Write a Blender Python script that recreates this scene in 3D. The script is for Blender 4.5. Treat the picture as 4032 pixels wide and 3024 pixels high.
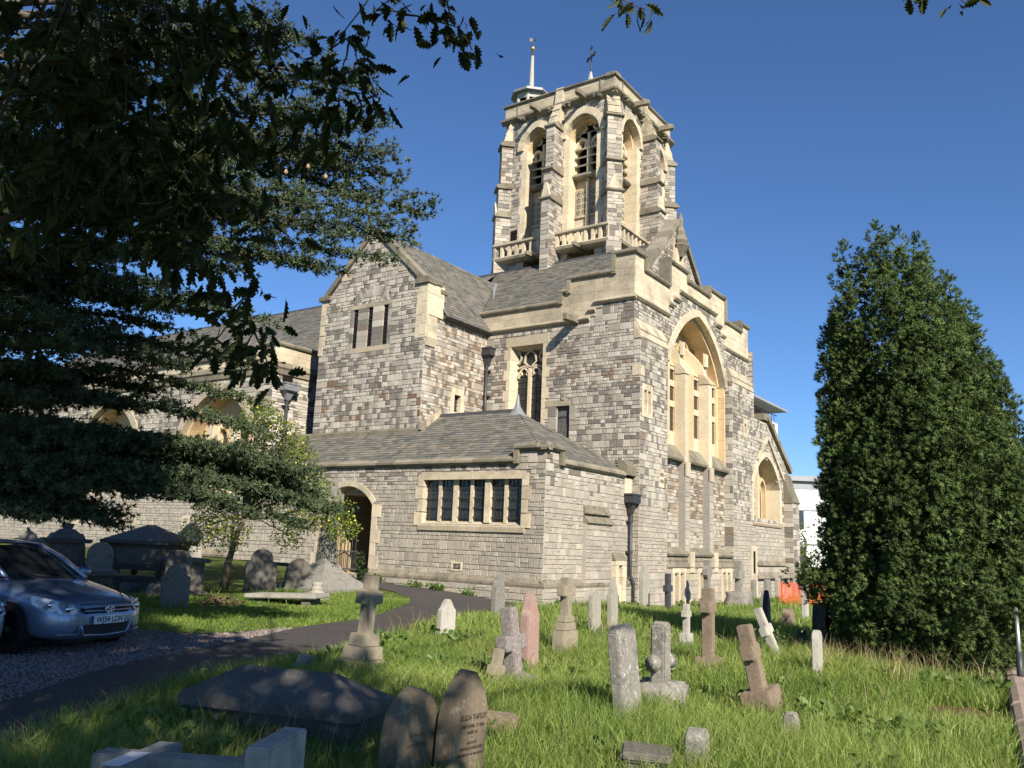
import bpy, math, random
import numpy as np
from mathutils import Vector, Matrix, noise as mnoise

# ------------------------------------------------------------------ camera, sky, sun, exposure
scene = bpy.context.scene
for ob in list(bpy.data.objects):
    bpy.data.objects.remove(ob)
COL = scene.collection
YAW, PITCH, ROLL = math.radians(35.2), math.radians(10.92), math.radians(2.33)
fw = Vector((-math.sin(YAW)*math.cos(PITCH), math.cos(YAW)*math.cos(PITCH), math.sin(PITCH)))
r0 = Vector((math.cos(YAW), math.sin(YAW), 0)); u0 = r0.cross(fw)
rr = r0*math.cos(ROLL)+u0*math.sin(ROLL); uu = -r0*math.sin(ROLL)+u0*math.cos(ROLL)
cam_data = bpy.data.cameras.new('camera'); cam = bpy.data.objects.new('camera', cam_data)
cam.matrix_world = Matrix(((rr.x, uu.x, -fw.x, 0), (rr.y, uu.y, -fw.y, 0), (rr.z, uu.z, -fw.z, 1.7), (0, 0, 0, 1)))
cam_data.sensor_width = 36; cam_data.lens = 36*3300/4032; cam_data.clip_start = 0.05; cam_data.clip_end = 3000
COL.objects.link(cam); scene.camera = cam
scene.render.resolution_x, scene.render.resolution_y = 1024, 768

SUN_AZ, SUN_EL = math.radians(56.5), math.radians(34)        # azimuth measured from -Y towards +X
sun_dir = Vector((math.sin(SUN_AZ)*math.cos(SUN_EL), -math.cos(SUN_AZ)*math.cos(SUN_EL), math.sin(SUN_EL)))
world = bpy.data.worlds.new('World'); scene.world = world; world.use_nodes = True
wn = world.node_tree; wn.nodes.clear()
sky = wn.nodes.new('ShaderNodeTexSky'); sky.sky_type = 'NISHITA'; sky.sun_disc = False
sky.sun_elevation = SUN_EL
sky.sun_rotation = math.atan2(sun_dir.x, sun_dir.y)
sky.altitude = 0; sky.air_density = 0.85; sky.dust_density = 0.0; sky.ozone_density = 9.0
bg = wn.nodes.new('ShaderNodeBackground'); bg.inputs['Strength'].default_value = 0.081
wo = wn.nodes.new('ShaderNodeOutputWorld')
wn.links.new(sky.outputs[0], bg.inputs[0]); wn.links.new(bg.outputs[0], wo.inputs[0])
sl = bpy.data.lights.new('sun', 'SUN'); sl.energy = 5.0; sl.angle = math.radians(0.53); sl.color = (1.0, 0.91, 0.77)
sun = bpy.data.objects.new('sun', sl); COL.objects.link(sun)
sun.rotation_euler = sun_dir.to_track_quat('Z', 'Y').to_euler()
vs = scene.view_settings
scene.display_settings.display_device = 'sRGB'
vs.view_transform = 'Standard'; vs.look = 'None'; vs.exposure = 0.88; vs.gamma = 1.0; vs.use_curve_mapping = False

# ------------------------------------------------------------------ helpers
rng = np.random.default_rng(7)
random.seed(5)

def smooth(t, a, b):
    t = min(1, max(0, (t-a)/(b-a))); return t*t*(3-2*t)

def ground_z(x, y):
    return (.052*min(14, max(0, -(x+13.67)))*smooth(y, 12, 21) - .045*min(6, max(0, y-21.34))*smooth(x, -20, -13)
            + .02*math.sin(x*1.3+y*.7)*math.sin(y*1.1-x*.4))

def link(o, parent=None):
    COL.objects.link(o)
    if parent is not None:
        o.parent = parent
    return o

def tag(o, label=None, cat=None, group=None, kind=None):
    if label: o['label'] = label
    if cat: o['category'] = cat
    if group: o['group'] = group
    if kind: o['kind'] = kind
    return o

def thing(name, label, cat, loc=(0, 0, 0), rot=(0, 0, 0), group=None):
    o = bpy.data.objects.new(name, None); o.empty_display_size = .2
    o.location = loc; o.rotation_euler = rot
    COL.objects.link(o); tag(o, label, cat, group); return o

class MB:
    """collects vertices, faces and one colour per face"""
    def __init__(s): s.v = []; s.f = []; s.c = []; s.n = 0; s.pieces = []
    def add(s, verts, faces, col=(1, 1, 1)):
        s.v.extend(verts); n = s.n; s.pieces.append((n, len(verts), len(s.f), len(faces)))
        s.f.extend([tuple(i+n for i in f) for f in faces])
        s.c.extend([col]*len(faces)); s.n += len(verts)
    def split(s, gap=.07):
        """groups of touching pieces, each as an MB of its own"""
        k = len(s.pieces)
        if k < 2 or k > 900: return [s]
        V = np.array([tuple(p) for p in s.v]); lo = np.array([V[a:a+c].min(0) for a, c, _, _ in s.pieces])-gap/2; hi = np.array([V[a:a+c].max(0) for a, c, _, _ in s.pieces])+gap/2
        par = list(range(k))
        def root(i):
            while par[i] != i: par[i] = par[par[i]]; i = par[i]
            return i
        for i in range(k):
            for j in np.nonzero(np.all((lo[i] <= hi[i+1:]) & (hi[i] >= lo[i+1:]), axis=1))[0]: par[root(i)] = root(i+1+int(j))
        groups = {}
        for i in range(k): groups.setdefault(root(i), []).append(i)
        if len(groups) == 1: return [s]
        out = []
        for g in groups.values():
            mb = MB()
            for i in g:
                a, c, fa, fc = s.pieces[i]; mb.add(s.v[a:a+c], [tuple(q-a for q in f) for f in s.f[fa:fa+fc]]); mb.c[-fc:] = s.c[fa:fa+fc]
            out.append(mb)
        return out
    def mesh(s, name, smooth_shade=False):
        m = bpy.data.meshes.new(name); m.from_pydata([tuple(p) for p in s.v], [], s.f)
        ca = m.color_attributes.new('Col', 'FLOAT_COLOR', 'CORNER')
        cnt = np.array([len(f) for f in s.f]); cc = np.ones((len(s.f), 4)); cc[:, :3] = np.array(s.c).reshape(-1, 3)
        ca.data.foreach_set('color', np.repeat(cc, cnt, axis=0).ravel())
        if smooth_shade: m.polygons.foreach_set('use_smooth', [True]*len(m.polygons))
        m.update(); return m
    def obj(s, name, mat, parent=None, smooth_shade=False, kind=None):
        m = s.mesh(name, smooth_shade); m.materials.append(mat)
        o = bpy.data.objects.new(name, m); link(o, parent)
        if kind: o['kind'] = kind
        return o

def np_mesh(name, verts, faces, cols, mat, parent=None, smooth_shade=False):
    """fast mesh: verts (N,3), faces (M,k) all k-gons, cols (M,3)"""
    m = bpy.data.meshes.new(name); k = faces.shape[1]
    m.vertices.add(len(verts)); m.vertices.foreach_set('co', verts.astype(np.float32).ravel())
    m.loops.add(faces.size); m.loops.foreach_set('vertex_index', faces.astype(np.int32).ravel())
    m.polygons.add(len(faces)); m.polygons.foreach_set('loop_start', np.arange(0, faces.size, k, dtype=np.int32))
    m.polygons.foreach_set('loop_total', np.full(len(faces), k, dtype=np.int32))
    if smooth_shade: m.polygons.foreach_set('use_smooth', np.ones(len(faces), dtype=bool))
    m.update(calc_edges=True)
    ca = m.color_attributes.new('Col', 'FLOAT_COLOR', 'CORNER')
    cc = np.ones((len(faces), 4), dtype=np.float32); cc[:, :3] = cols
    ca.data.foreach_set('color', np.repeat(cc, k, axis=0).ravel())
    m.validate(); m.materials.append(mat)
    o = bpy.data.objects.new(name, m); link(o, parent); return o

def rand_rot(n, g=rng):
    q = g.normal(size=(n, 4)); q /= np.linalg.norm(q, axis=1)[:, None]
    w, x, y, z = q.T
    return np.stack([1-2*(y*y+z*z), 2*(x*y-z*w), 2*(x*z+y*w), 2*(x*y+z*w), 1-2*(x*x+z*z), 2*(y*z-x*w),
                     2*(x*z-y*w), 2*(y*z+x*w), 1-2*(x*x+y*y)], axis=1).reshape(n, 3, 3)

def basis_from(d, g=rng):
    """rotation matrices whose Y column follows direction d, random spin; d (N,3)"""
    d = d/np.linalg.norm(d, axis=1)[:, None]
    a = g.normal(size=d.shape); x = np.cross(d, a); x /= np.linalg.norm(x, axis=1)[:, None]
    z = np.cross(x, d); return np.stack([x, d, z], axis=2)

def scatter(tv, tf, mats, pos, scale):
    """instances of a template; returns verts, faces"""
    n = len(pos); tv = np.asarray(tv); tf = np.asarray(tf)
    v = np.einsum('nij,kj->nki', mats, tv)*scale[:, None, None]+pos[:, None, :]
    f = tf[None]+(np.arange(n)*len(tv))[:, None, None]
    return v.reshape(-1, 3), f.reshape(-1, tf.shape[1])

class Frame:
    """a wall plane: origin, horizontal direction u, outward normal n; z is up"""
    def __init__(s, o, u, n): s.o = Vector(o); s.u = Vector(u); s.n = Vector(n)
    def p(s, u, z, d=0.0): return s.o+s.u*u+Vector((0, 0, z))+s.n*d

def prism(mb, fr, poly, d0, d1, col=(1, 1, 1)):
    """polygon (u,z) counter-clockwise seen from outside, extruded from depth d0 (back) to d1 (front)"""
    n = len(poly)
    vs_ = [fr.p(u, z, d1) for u, z in poly]+[fr.p(u, z, d0) for u, z in poly]
    fs = [tuple(range(n)), tuple(range(2*n-1, n-1, -1))]+[(i, n+i, n+(i+1) % n, (i+1) % n) for i in range(n)]
    flip = fr.u.cross(Vector((0, 0, 1))).dot(fr.n) < 0
    if flip: fs = [f[::-1] for f in fs]
    mb.add(vs_, fs, col)

def rect(mb, fr, u0, u1, z0, z1, d0, d1, col=(1, 1, 1)):
    prism(mb, fr, [(u0, z0), (u1, z0), (u1, z1), (u0, z1)], d0, d1, col)

def run(mb, fr, prof, ua, ub, col=(1, 1, 1)):
    """profile polygon (z,d) extruded along u from ua to ub"""
    n = len(prof)
    vs_ = [fr.p(ua, z, d) for z, d in prof]+[fr.p(ub, z, d) for z, d in prof]
    fs = [tuple(range(n))[::-1], tuple(range(n, 2*n))]+[(i, (i+1) % n, n+(i+1) % n, n+i) for i in range(n)]
    mb.add(vs_, fs, col)

def run_blocks(mb, fr, prof, ua, ub, step, colf, gap=.008):
    """a moulded course cut into separate blocks with open joints"""
    L = ub-ua; k = max(1, int(round(abs(L)/step)))
    for i in range(k):
        a = ua+L*i/k; b = ua+L*(i+1)/k; s = 1 if L > 0 else -1
        j = random.uniform(-.004, .004)
        run(mb, fr, [(z+j*.5, d+j) for z, d in prof], a+s*gap/2, b-s*gap/2, colf())

def bar(mb, fr, pts, w, d0, d1, col=(1, 1, 1)):
    """rectangular bar swept along (u,z) points"""
    n = len(pts); L = []; R = []
    for i in range(n):
        a = pts[max(0, i-1)]; b = pts[min(n-1, i+1)]
        dx, dz = b[0]-a[0], b[1]-a[1]; l = math.hypot(dx, dz) or 1
        nx, nz = -dz/l*w/2, dx/l*w/2
        L.append((pts[i][0]+nx, pts[i][1]+nz)); R.append((pts[i][0]-nx, pts[i][1]-nz))
    vs_ = []
    for l, r in zip(L, R): vs_ += [fr.p(*l, d1), fr.p(*r, d1), fr.p(*r, d0), fr.p(*l, d0)]
    fs = []
    for i in range(n-1):
        a = 4*i; b = a+4
        for k in range(4): fs.append((a+k, a+(k+1) % 4, b+(k+1) % 4, b+k))
    fs += [(0, 3, 2, 1), (4*n-4, 4*n-3, 4*n-2, 4*n-1)]
    mb.add(vs_, fs, col)

def arch_pts(uc, hw, zs, rise, n=16):
    """points of an arch from left springing over the apex to right springing"""
    out = []
    if rise > hw*1.02:
        Rr = (hw*hw+rise*rise)/(2*hw); a1 = math.atan2(rise, Rr-hw)
        for i in range(n+1):
            a = a1*i/n; out.append((uc+(Rr-hw)-Rr*math.cos(a), zs+Rr*math.sin(a)))
        out += [(2*uc-u, z) for u, z in reversed(out[:-1])]
    else:   # drop arch: two arcs of large radius meeting in a blunt point
        ch = math.hypot(hw, rise); Rr = 1.1*ch; th = math.atan2(rise, hw); al = math.asin(ch/2/Rr)
        a0, a1 = math.pi/2+th+al, math.pi/2+th-al      # normal angles at springing and apex (left arc)
        cx, cz = -hw-Rr*math.cos(a0), -Rr*math.sin(a0)
        for i in range(n+1):
            a = a0+(a1-a0)*i/n; out.append((uc+cx+Rr*math.cos(a), zs+cz+Rr*math.sin(a)))
        out += [(2*uc-u, z) for u, z in reversed(out[:-1])]
    return out

class Opening:
    """hole in a wall: rectangle with optional arched head"""
    def __init__(s, uc, hw, z0, zs, rise=0, pad=0.0):
        s.uc, s.hw, s.z0, s.zs, s.rise, s.pad = uc, hw, z0, zs, rise, pad
        if rise:
            s.head = arch_pts(uc, hw+pad, zs, rise+pad)
    def at(s, z):
        if z < s.z0-s.pad: return None
        if z <= s.zs: return (s.uc-s.hw-s.pad, s.uc+s.hw+s.pad)
        if not s.rise: return None if z > s.zs+s.pad else (s.uc-s.hw-s.pad, s.uc+s.hw+s.pad)
        h = s.head; half = [p for p in h if p[0] <= s.uc+1e-6]
        if z >= half[-1][1]: return None
        for (ua, za), (ub, zb) in zip(half, half[1:]):
            if za <= z <= zb:
                u = ua+(ub-ua)*(z-za)/max(1e-6, zb-za); return (u, 2*s.uc-u)
        return None
# ------------------------------------------------------------------ materials (all procedural)
def new_mat(name):
    m = bpy.data.materials.new(name); m.use_nodes = True
    nt = m.node_tree; b = nt.nodes['Principled BSDF']
    return m, nt, b

def nd(nt, typ, **kw):
    n = nt.nodes.new(typ)
    for k, v in kw.items():
        if k in n.inputs: n.inputs[k].default_value = v
        else: setattr(n, k, v)
    return n

def noise_fac(nt, scale, detail=6, rough=.6, lo=.35, hi=.65, coord='Object', vec_scale=None):
    tc = nd(nt, 'ShaderNodeTexCoord'); src = tc.outputs[coord]
    if coord == 'World':
        pass
    if vec_scale:
        mp = nd(nt, 'ShaderNodeMapping'); mp.inputs['Scale'].default_value = vec_scale
        nt.links.new(src, mp.inputs[0]); src = mp.outputs[0]
    n = nd(nt, 'ShaderNodeTexNoise'); n.inputs['Scale'].default_value = scale
    n.inputs['Detail'].default_value = detail; n.inputs['Roughness'].default_value = rough
    nt.links.new(src, n.inputs['Vector'])
    mr = nd(nt, 'ShaderNodeMapRange'); mr.inputs[1].default_value = lo; mr.inputs[2].default_value = hi
    nt.links.new(n.outputs[0], mr.inputs[0]); return mr.outputs[0], n.outputs[0]

def mixc(nt, fac, a, b, blend='MIX'):
    m = nd(nt, 'ShaderNodeMix'); m.data_type = 'RGBA'; m.blend_type = blend
    for i, x in ((0, fac), (6, a), (7, b)):
        if hasattr(x, 'is_linked') or hasattr(x, 'links'): nt.links.new(x, m.inputs[i])
        else: m.inputs[i].default_value = x if i == 0 else (*x, 1)
    return m.outputs[2]

def bump(nt, b, hsock, strength=.4, dist=.02):
    bn = nd(nt, 'ShaderNodeBump'); bn.inputs['Strength'].default_value = strength; bn.inputs['Distance'].default_value = dist
    nt.links.new(hsock, bn.inputs['Height']); nt.links.new(bn.outputs[0], b.inputs['Normal'])

def attr(nt): return nd(nt, 'ShaderNodeAttribute', attribute_name='Col').outputs['Color']

def stone_mat(name, base=None, stain=(.06, .055, .05), stain_amt=.5, lichen=None, lich_amt=.3, fine=28, bmp=.5, rough=.92, sscale=1.6, bdist=.02, ls=9):
    m, nt, b = new_mat(name); b.inputs['Roughness'].default_value = rough
    b.inputs['Specular IOR Level'].default_value = .25
    c = attr(nt) if base is None else None
    f1, _ = noise_fac(nt, fine, 8, .7, .25, .75)
    if c is None:
        c = mixc(nt, f1, tuple(x*.78 for x in base), tuple(min(1, x*1.2) for x in base))
    else:
        g = mixc(nt, f1, (.72, .72, .72), (1.25, 1.24, 1.22)); c = mixc(nt, 1.0, c, g, 'MULTIPLY')
    f2, _ = noise_fac(nt, sscale, 7, .65, .48, .72)
    mt = nd(nt, 'ShaderNodeMath', operation='MULTIPLY'); nt.links.new(f2, mt.inputs[0]); mt.inputs[1].default_value = stain_amt
    c = mixc(nt, mt.outputs[0], c, stain)
    if lichen:
        f3, _ = noise_fac(nt, ls, 5, .75, .56, .66)
        mt2 = nd(nt, 'ShaderNodeMath', operation='MULTIPLY'); nt.links.new(f3, mt2.inputs[0]); mt2.inputs[1].default_value = lich_amt
        c = mixc(nt, mt2.outputs[0], c, lichen)
    nt.links.new(c, b.inputs['Base Color'])
    _, h1 = noise_fac(nt, fine*.8, 8, .75)
    bump(nt, b, h1, bmp, bdist)
    return m

M = {}
M['rubble'] = stone_mat('rubble_stone', stain=(.09, .085, .08), stain_amt=.22, lichen=(.5, .48, .44), lich_amt=.22, fine=22, bmp=.75, sscale=.7, bdist=.03)
M['lime'] = stone_mat('cream_limestone', stain=(.12, .108, .085), stain_amt=.62, lichen=(.30, .26, .19), lich_amt=.35, fine=14, bmp=.4, sscale=.8, bdist=.025, ls=3)
M['limeclean'] = stone_mat('clean_limestone', stain=(.36, .235, .12), stain_amt=.35, fine=10, bmp=.2, sscale=.9, bdist=.015)
M['cope'] = stone_mat('weathered_coping', stain=(.06, .056, .045), stain_amt=.8, lichen=(.31, .27, .19), lich_amt=.5, fine=20, bmp=.5, sscale=1.6)
M['mortar'] = stone_mat('mortar', base=(.36, .33, .285), stain=(.26, .24, .2), stain_amt=.4, fine=40, bmp=.5)
M['slate'] = stone_mat('roof_slate', stain=(.14, .125, .095), stain_amt=.35, lichen=(.28, .27, .21), lich_amt=.4, fine=16, bmp=.25, sscale=1.2, rough=.75)

def plain(name, col, rough=.6, metal=0, spec=.4, var=.12, scale=12, bmp=0):
    m, nt, b = new_mat(name); b.inputs['Roughness'].default_value = rough; b.inputs['Metallic'].default_value = metal
    b.inputs['Specular IOR Level'].default_value = spec
    f, h = noise_fac(nt, scale, 5, .6, .3, .7)
    nt.links.new(mixc(nt, f, tuple(x*(1-var) for x in col), tuple(min(1, x*(1+var)) for x in col)), b.inputs['Base Color'])
    if bmp: bump(nt, b, h, bmp, .01)
    return m
M['lead'] = plain('lead', (.20, .21, .225), .55, .2, .4, .25, 9, .2)
M['iron'] = plain('black_iron', (.035, .036, .04), .5, .0, .5, .3, 20, .1)
M['darkwood'] = plain('dark_door_wood', (.035, .026, .02), .7, 0, .3, .4, 6, .3)
M['greywood'] = plain('grey_weathered_wood', (.10, .098, .095), .85, 0, .2, .35, 8, .3)
M['ridge'] = plain('ridge_tile', (.045, .045, .05), .7, 0, .3, .3, 9, .2)
M['white_timber'] = plain('pale_painted_timber', (.36, .355, .32), .7, 0, .3, .15, 9, .1)
M['gold'] = plain('gilt', (.6, .42, .12), .35, .8, .5, .1, 9)
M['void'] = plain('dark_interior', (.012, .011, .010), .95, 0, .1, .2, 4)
M['curtain'] = plain('pale_curtain', (.22, .215, .2), .9, 0, .1, .3, 3)

def glass_mat(name, col, rough=.12):
    m, nt, b = new_mat(name); b.inputs['Base Color'].default_value = (*col, 1); b.inputs['Roughness'].default_value = rough
    b.inputs['Specular IOR Level'].default_value = .7
    _, h = noise_fac(nt, 7, 3, .6); bump(nt, b, h, .25, .02)
    return m
M['glass'] = glass_mat('leaded_glass', (.02, .023, .026), .18)

def palette(mix):
    cols = {'light': (.42, .385, .33), 'mid': (.315, .287, .245), 'dark': (.175, .160, .141), 'brown': (.19, .148, .112), 'red': (.20, .135, .09), 'pink': (.36, .318, .268), 'pale': (.46, .43, .38), 'tan': (.33, .27, .20), 'lo1': (.37, .338, .285), 'lo2': (.335, .305, .258)}
    ks = list(mix); ws = np.array([mix[k] for k in ks], float); ws /= ws.sum()
    def f():
        c = np.array(cols[ks[rng.choice(len(ks), p=ws)]]); return tuple(np.clip(c*rng.uniform(.88, 1.12)*(1+rng.normal(0, .007, 3)), .02, .9))
    return f
PAL_LOW = palette({'lo1': 5, 'lo2': 5, 'pink': 4, 'light': 1.5, 'mid': 1.5})
PAL_MIXED = palette({'light': 5, 'mid': 3, 'dark': 4.2, 'brown': .5, 'pale': 1.2})
PAL_MD = palette({'dark': 6, 'mid': 3, 'light': 1.6, 'brown': .5})
PAL_ML = palette({'light': 6, 'mid': 3, 'pale': 2, 'dark': 1.2, 'pink': 1})
PAL_BROWN = palette({'light': 3, 'tan': 4, 'brown': 3.5, 'mid': 2, 'red': .6, 'pale': 1})
PAL_TOWER = palette({'light': 3.5, 'mid': 4, 'dark': 2.4, 'pink': 2, 'brown': .6})
def lime_c():
    k = rng.uniform(.88, 1.1); return (.54*k, .468*k, .345*k)
def lime_old():
    k = rng.uniform(.85, 1.12); return (.42*k, .365*k, .27*k)
def cope_c():
    k = rng.uniform(.75, 1.2); return (.215*k, .192*k, .145*k)
def orange_c():
    k = rng.uniform(.9, 1.1); return (.52*k, .40*k, .245*k)
def slate_c():
    t = rng.random(); k = rng.uniform(.7, 1.2)
    c = (.135, .130, .118) if t < .55 else ((.165, .150, .120) if t < .85 else (.10, .105, .10))
    return tuple(x*k for x in c)
# ------------------------------------------------------------------ church
church = thing('church', 'large grey and cream stone church with a square belfry tower and slate roofs', 'church', (-20, 30, 0))
bpy.context.view_layer.update()
CH_INV = Matrix.Translation((20, -30, 0))
def part(mb, name, mat, parent=None, smooth_shade=False, kind=None, label=None):
    first = None
    for q in ([mb] if kind else mb.split()):
        o = q.obj(name, mat, parent or church, smooth_shade, kind)
        if parent is None: o.matrix_parent_inverse = CH_INV
        if label: o['label'] = label
        first = first or o
    return first

def FA(y): return Frame((0, y, 0), (1, 0, 0), (0, -1, 0))      # walls that look towards -Y, u = x
def FB(x): return Frame((x, 0, 0), (0, 1, 0), (1, 0, 0))       # walls that look towards +X, u = y

def stone_geo(mb, fr, a, b, z0, z1, col, proud=.013, g=None):
    e = min(.014, (b-a)*.12, (z1-z0)*.12)
    p = proud*random.uniform(.4, 1.25); j = lambda: random.uniform(-.5, .5)*e*.6
    t1, t2 = random.uniform(-.005, .005), random.uniform(-.005, .005)
    P = fr.p
    c = [(a+e*.3+j(), z0+e*.3+j()), (b-e*.3+j(), z0+e*.3+j()), (b-e*.3+j(), z1-e*.3+j()), (a+e*.3+j(), z1-e*.3+j())]
    k = [(a+e, z0+e), (b-e, z0+e), (b-e, z1-e), (a+e, z1-e)]
    vs_ = [P(*q, -.03) for q in c]+[P(*q, p*.35) for q in c]+[P(k[0][0], k[0][1], p+t1), P(k[1][0], k[1][1], p-t1+t2), P(k[2][0], k[2][1], p-t2), P(k[3][0], k[3][1], p+t2)]
    fs = []
    for r in (0, 4):
        for i in range(4): fs.append((r+i, r+(i+1) % 4, r+4+(i+1) % 4, r+4+i))
    fs.append((8, 9, 10, 11)); mb.add(vs_, fs, col)

def subtract(iv, hole):
    out = []
    for a, b in iv:
        if hole is None or hole[1] <= a or hole[0] >= b: out.append((a, b)); continue
        if hole[0] > a: out.append((a, hole[0]))
        if hole[1] < b: out.append((hole[1], b))
    return out

def mixed(u, z, f=0):
    n_ = mnoise.noise(Vector((u*.75+f*7, z*1.7, f*3.1)))+random.uniform(-.28, .28)
    return (PAL_MD if n_ > .12 else (PAL_ML if n_ < -.02 else PAL_MIXED))()
INDIV = []     # stones of the porch kept for separate objects: (px size, wall object, frame, a, b, z0, z1, col)
def masonry(name, fr, outline, z0, z1, openings=(), pal=None, hr=(.13, .22), wr=(.18, .5), keep=False, proud=.013, quoin=None, parent=None):
    """coursed squared rubble: mortar backing, then one block per stone"""
    def ivs(z):
        o = outline(z)
        if o is None: return []
        iv = list(o) if isinstance(o, list) else [o]
        for op in openings: iv = subtract(iv, op.at(z))
        return [(a, b) for a, b in iv if b-a > .03]
    back = MB(); st = .04; z = z0
    while z < z1-1e-4:
        zt = min(z1, z+st)
        A, B_ = ivs(z+.002), ivs(zt-.002)
        if len(A) != len(B_): A = B_ = ivs((z+zt)/2)
        for (a0, b0), (a1, b1) in zip(A, B_):
            back.add([fr.p(a0, z, -.012), fr.p(b0, z, -.012), fr.p(b1, zt, -.012), fr.p(a1, zt, -.012)], [(0, 1, 2, 3)])
        z = zt
    wall = part(back, name, M['mortar'], parent)
    mb = MB(); z = z0
    while z < z1-.05:
        h = random.uniform(*hr); wk = 1.0; q_ = random.random()
        if hr[0] >= .12 and hr[1] <= .23:      # courses of small squares and of large blocks between the ordinary ones
            if q_ < .3: h = random.uniform(.10, .145); wk = .72
            elif q_ < .5: h = random.uniform(.23, .3)
        if z1-(z+h) < hr[0]*.8: h = z1-z
        zt = z+h
        A, B_ = ivs(z+.01), ivs(zt-.01)
        if len(A) != len(B_):
            A = ivs((z+zt)/2); B_ = A
        for (a0, b0), (a1, b1) in zip(A, B_):
            a, b = max(a0, a1), min(b0, b1)
            if b-a < .04: continue
            u = a
            while u < b-1e-4:
                w = random.uniform(*wr)*(1.12 if h > .18 else 1)*wk
                if quoin and (u == a or b-(u+w) < .12) : w = random.uniform(*quoin)
                if b-(u+w) < wr[0]*.6: w = b-u
                rows = [(z, zt)]
                if h > .17 and w < .4 and random.random() < (.14 if h < .22 else .34): m_ = z+h*random.uniform(.4, .6); rows = [(z, m_), (m_, zt)]
                for (q0, q1) in rows:
                    c = pal(u+w/2, (q0+q1)/2)
                    g = .0045
                    if keep: INDIV.append(((w)*(q1-q0), wall, fr, u+g, u+w-g, q0+g, q1-g, c, mb))
                    else: stone_geo(mb, fr, u+g, u+w-g, q0+g, q1-g, c, proud)
                u += w
        z = zt
    if not keep: part(mb, 'stone_facing', M['rubble'], wall, kind='stuff')
    return wall, mb

def roof(name, O, U, S, ivf, smax, step=.2, wr=(.2, .34), keep=False, parent=None):
    O, U, S = Vector(O), Vector(U).normalized(), Vector(S).normalized(); N = U.cross(S)
    back = MB(); k = max(1, int(smax/.15)); rows = [smax*i/k for i in range(k+1)]
    for s0, s1 in zip(rows, rows[1:]):
        i0, i1 = ivf(s0), ivf(s1)
        back.add([O+U*i0[0]+S*s0, O+U*i0[1]+S*s0, O+U*i1[1]+S*s1, O+U*i1[0]+S*s1], [(0, 1, 2, 3)])
    ro = part(back, name, M['ridge'], parent)
    mb = MB(); s = 0; out = []
    while s < smax-.02:
        s1 = min(smax, s+step); i0, i1 = ivf(s), ivf(s1)
        a, b = max(i0[0], i1[0])-.05, min(i0[1], i1[1])+.05
        u = a-random.uniform(0, .15)
        while u < b:
            w = random.uniform(*wr); ua, ub = max(a, u)+.004, min(b, u+w)-.004
            u += w
            if ub-ua < .03: continue
            lift = random.uniform(.018, .03); dz = random.uniform(-.012, .012); so = s+dz
            P = lambda uu_, ss, n_: O+U*uu_+S*ss+N*n_
            vs_ = [P(ua, so, lift), P(ub, so, lift+random.uniform(-.005, .005)), P(ub, s1+.04, .006), P(ua, s1+.04, .006), P(ua, so, .004), P(ub, so, .004), P(ub, s1+.04, .0), P(ua, s1+.04, .0)]
            fs = [(0, 1, 2, 3), (4, 5, 1, 0), (5, 6, 2, 1), (7, 4, 0, 3)]
            if keep and len(out) < 300: out.append((vs_, fs, slate_c()))
            else: mb.add(vs_, fs, slate_c())
        s += step
    for vs_, fs, c in out:
        one = MB(); one.add(vs_, fs, c); part(one, 'slate', M['slate'], ro)
    if mb.f: part(mb, 'slate_courses', M['slate'], ro, kind='stuff')
    return ro

def voussoirs(name, fr, path, w, d0, d1, colf, mat, n=None, step=.38, parent=None, separate=True):
    """ring of wedge blocks along an (u,z) path; w is the ring width outside the path"""
    P = [Vector((u, z)) for u, z in path]
    L = [0]
    for a, b in zip(P, P[1:]): L.append(L[-1]+(b-a).length)
    tot = L[-1]; n = n or max(1, round(tot/step))
    def at(s):
        for i in range(len(P)-1):
            if s <= L[i+1]+1e-9:
                t = (s-L[i])/max(1e-9, L[i+1]-L[i]); p = P[i].lerp(P[i+1], t); d = (P[i+1]-P[i]).normalized(); return p, Vector((-d.y, d.x))
        d = (P[-1]-P[-2]).normalized(); return P[-1], Vector((-d.y, d.x))
    hold = None; whole = MB()
    root = part(MB_box_core(fr, path, w*.5, d0+.02, d1-.03), name, M['mortar'], parent)
    for i in range(n):
        ss = [tot*(i+j/3)/n for j in range(4)]
        ss[0] += .004; ss[-1] -= .004
        inn = []; outp = []
        for s in ss:
            p, nn = at(s); inn.append((p.x, p.y)); q = p+nn*w; outp.append((q.x, q.y))
        one = MB() if separate else whole
        prism(one, fr, (outp[::-1]+inn)[::-1], d0, d1+random.uniform(-.004, .004), colf())
        if separate: part(one, 'voussoir', mat, root)
    if not separate: part(whole, 'arch_ring', mat, root)
    return root

def MB_box_core(fr, path, w, d0, d1):
    mb = MB(); off = []
    n = len(path)
    pts = []
    for i in range(n):
        a = path[max(0, i-1)]; b = path[min(n-1, i+1)]
        dx, dz = b[0]-a[0], b[1]-a[1]; l = math.hypot(dx, dz) or 1
        pts.append((path[i][0]-dz/l*(w+.02)/1, path[i][1]+dx/l*(w+.02)/1))
    bar(mb, fr, pts, w, d0, d1); return mb

def jamb(name, fr, u0, u1, z0, z1, d0, d1, colf, mat, step=.42, parent=None, toothed=None):
    """stack of jamb stones; toothed = extra width alternately on the outer side (-1 left, +1 right)"""
    k = max(1, round((z1-z0)/step)); whole = MB()
    for i in range(k):
        a = z0+(z1-z0)*i/k; b = z0+(z1-z0)*(i+1)/k; x0, x1 = u0, u1
        if toothed and i % 2:
            if toothed < 0: x0 -= abs(toothed)
            else: x1 += toothed
        rect(whole, fr, x0, x1, a+.004, b-.004, d0, d1+random.uniform(-.003, .003), colf())
    return part(whole, name, mat, parent)

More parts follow.
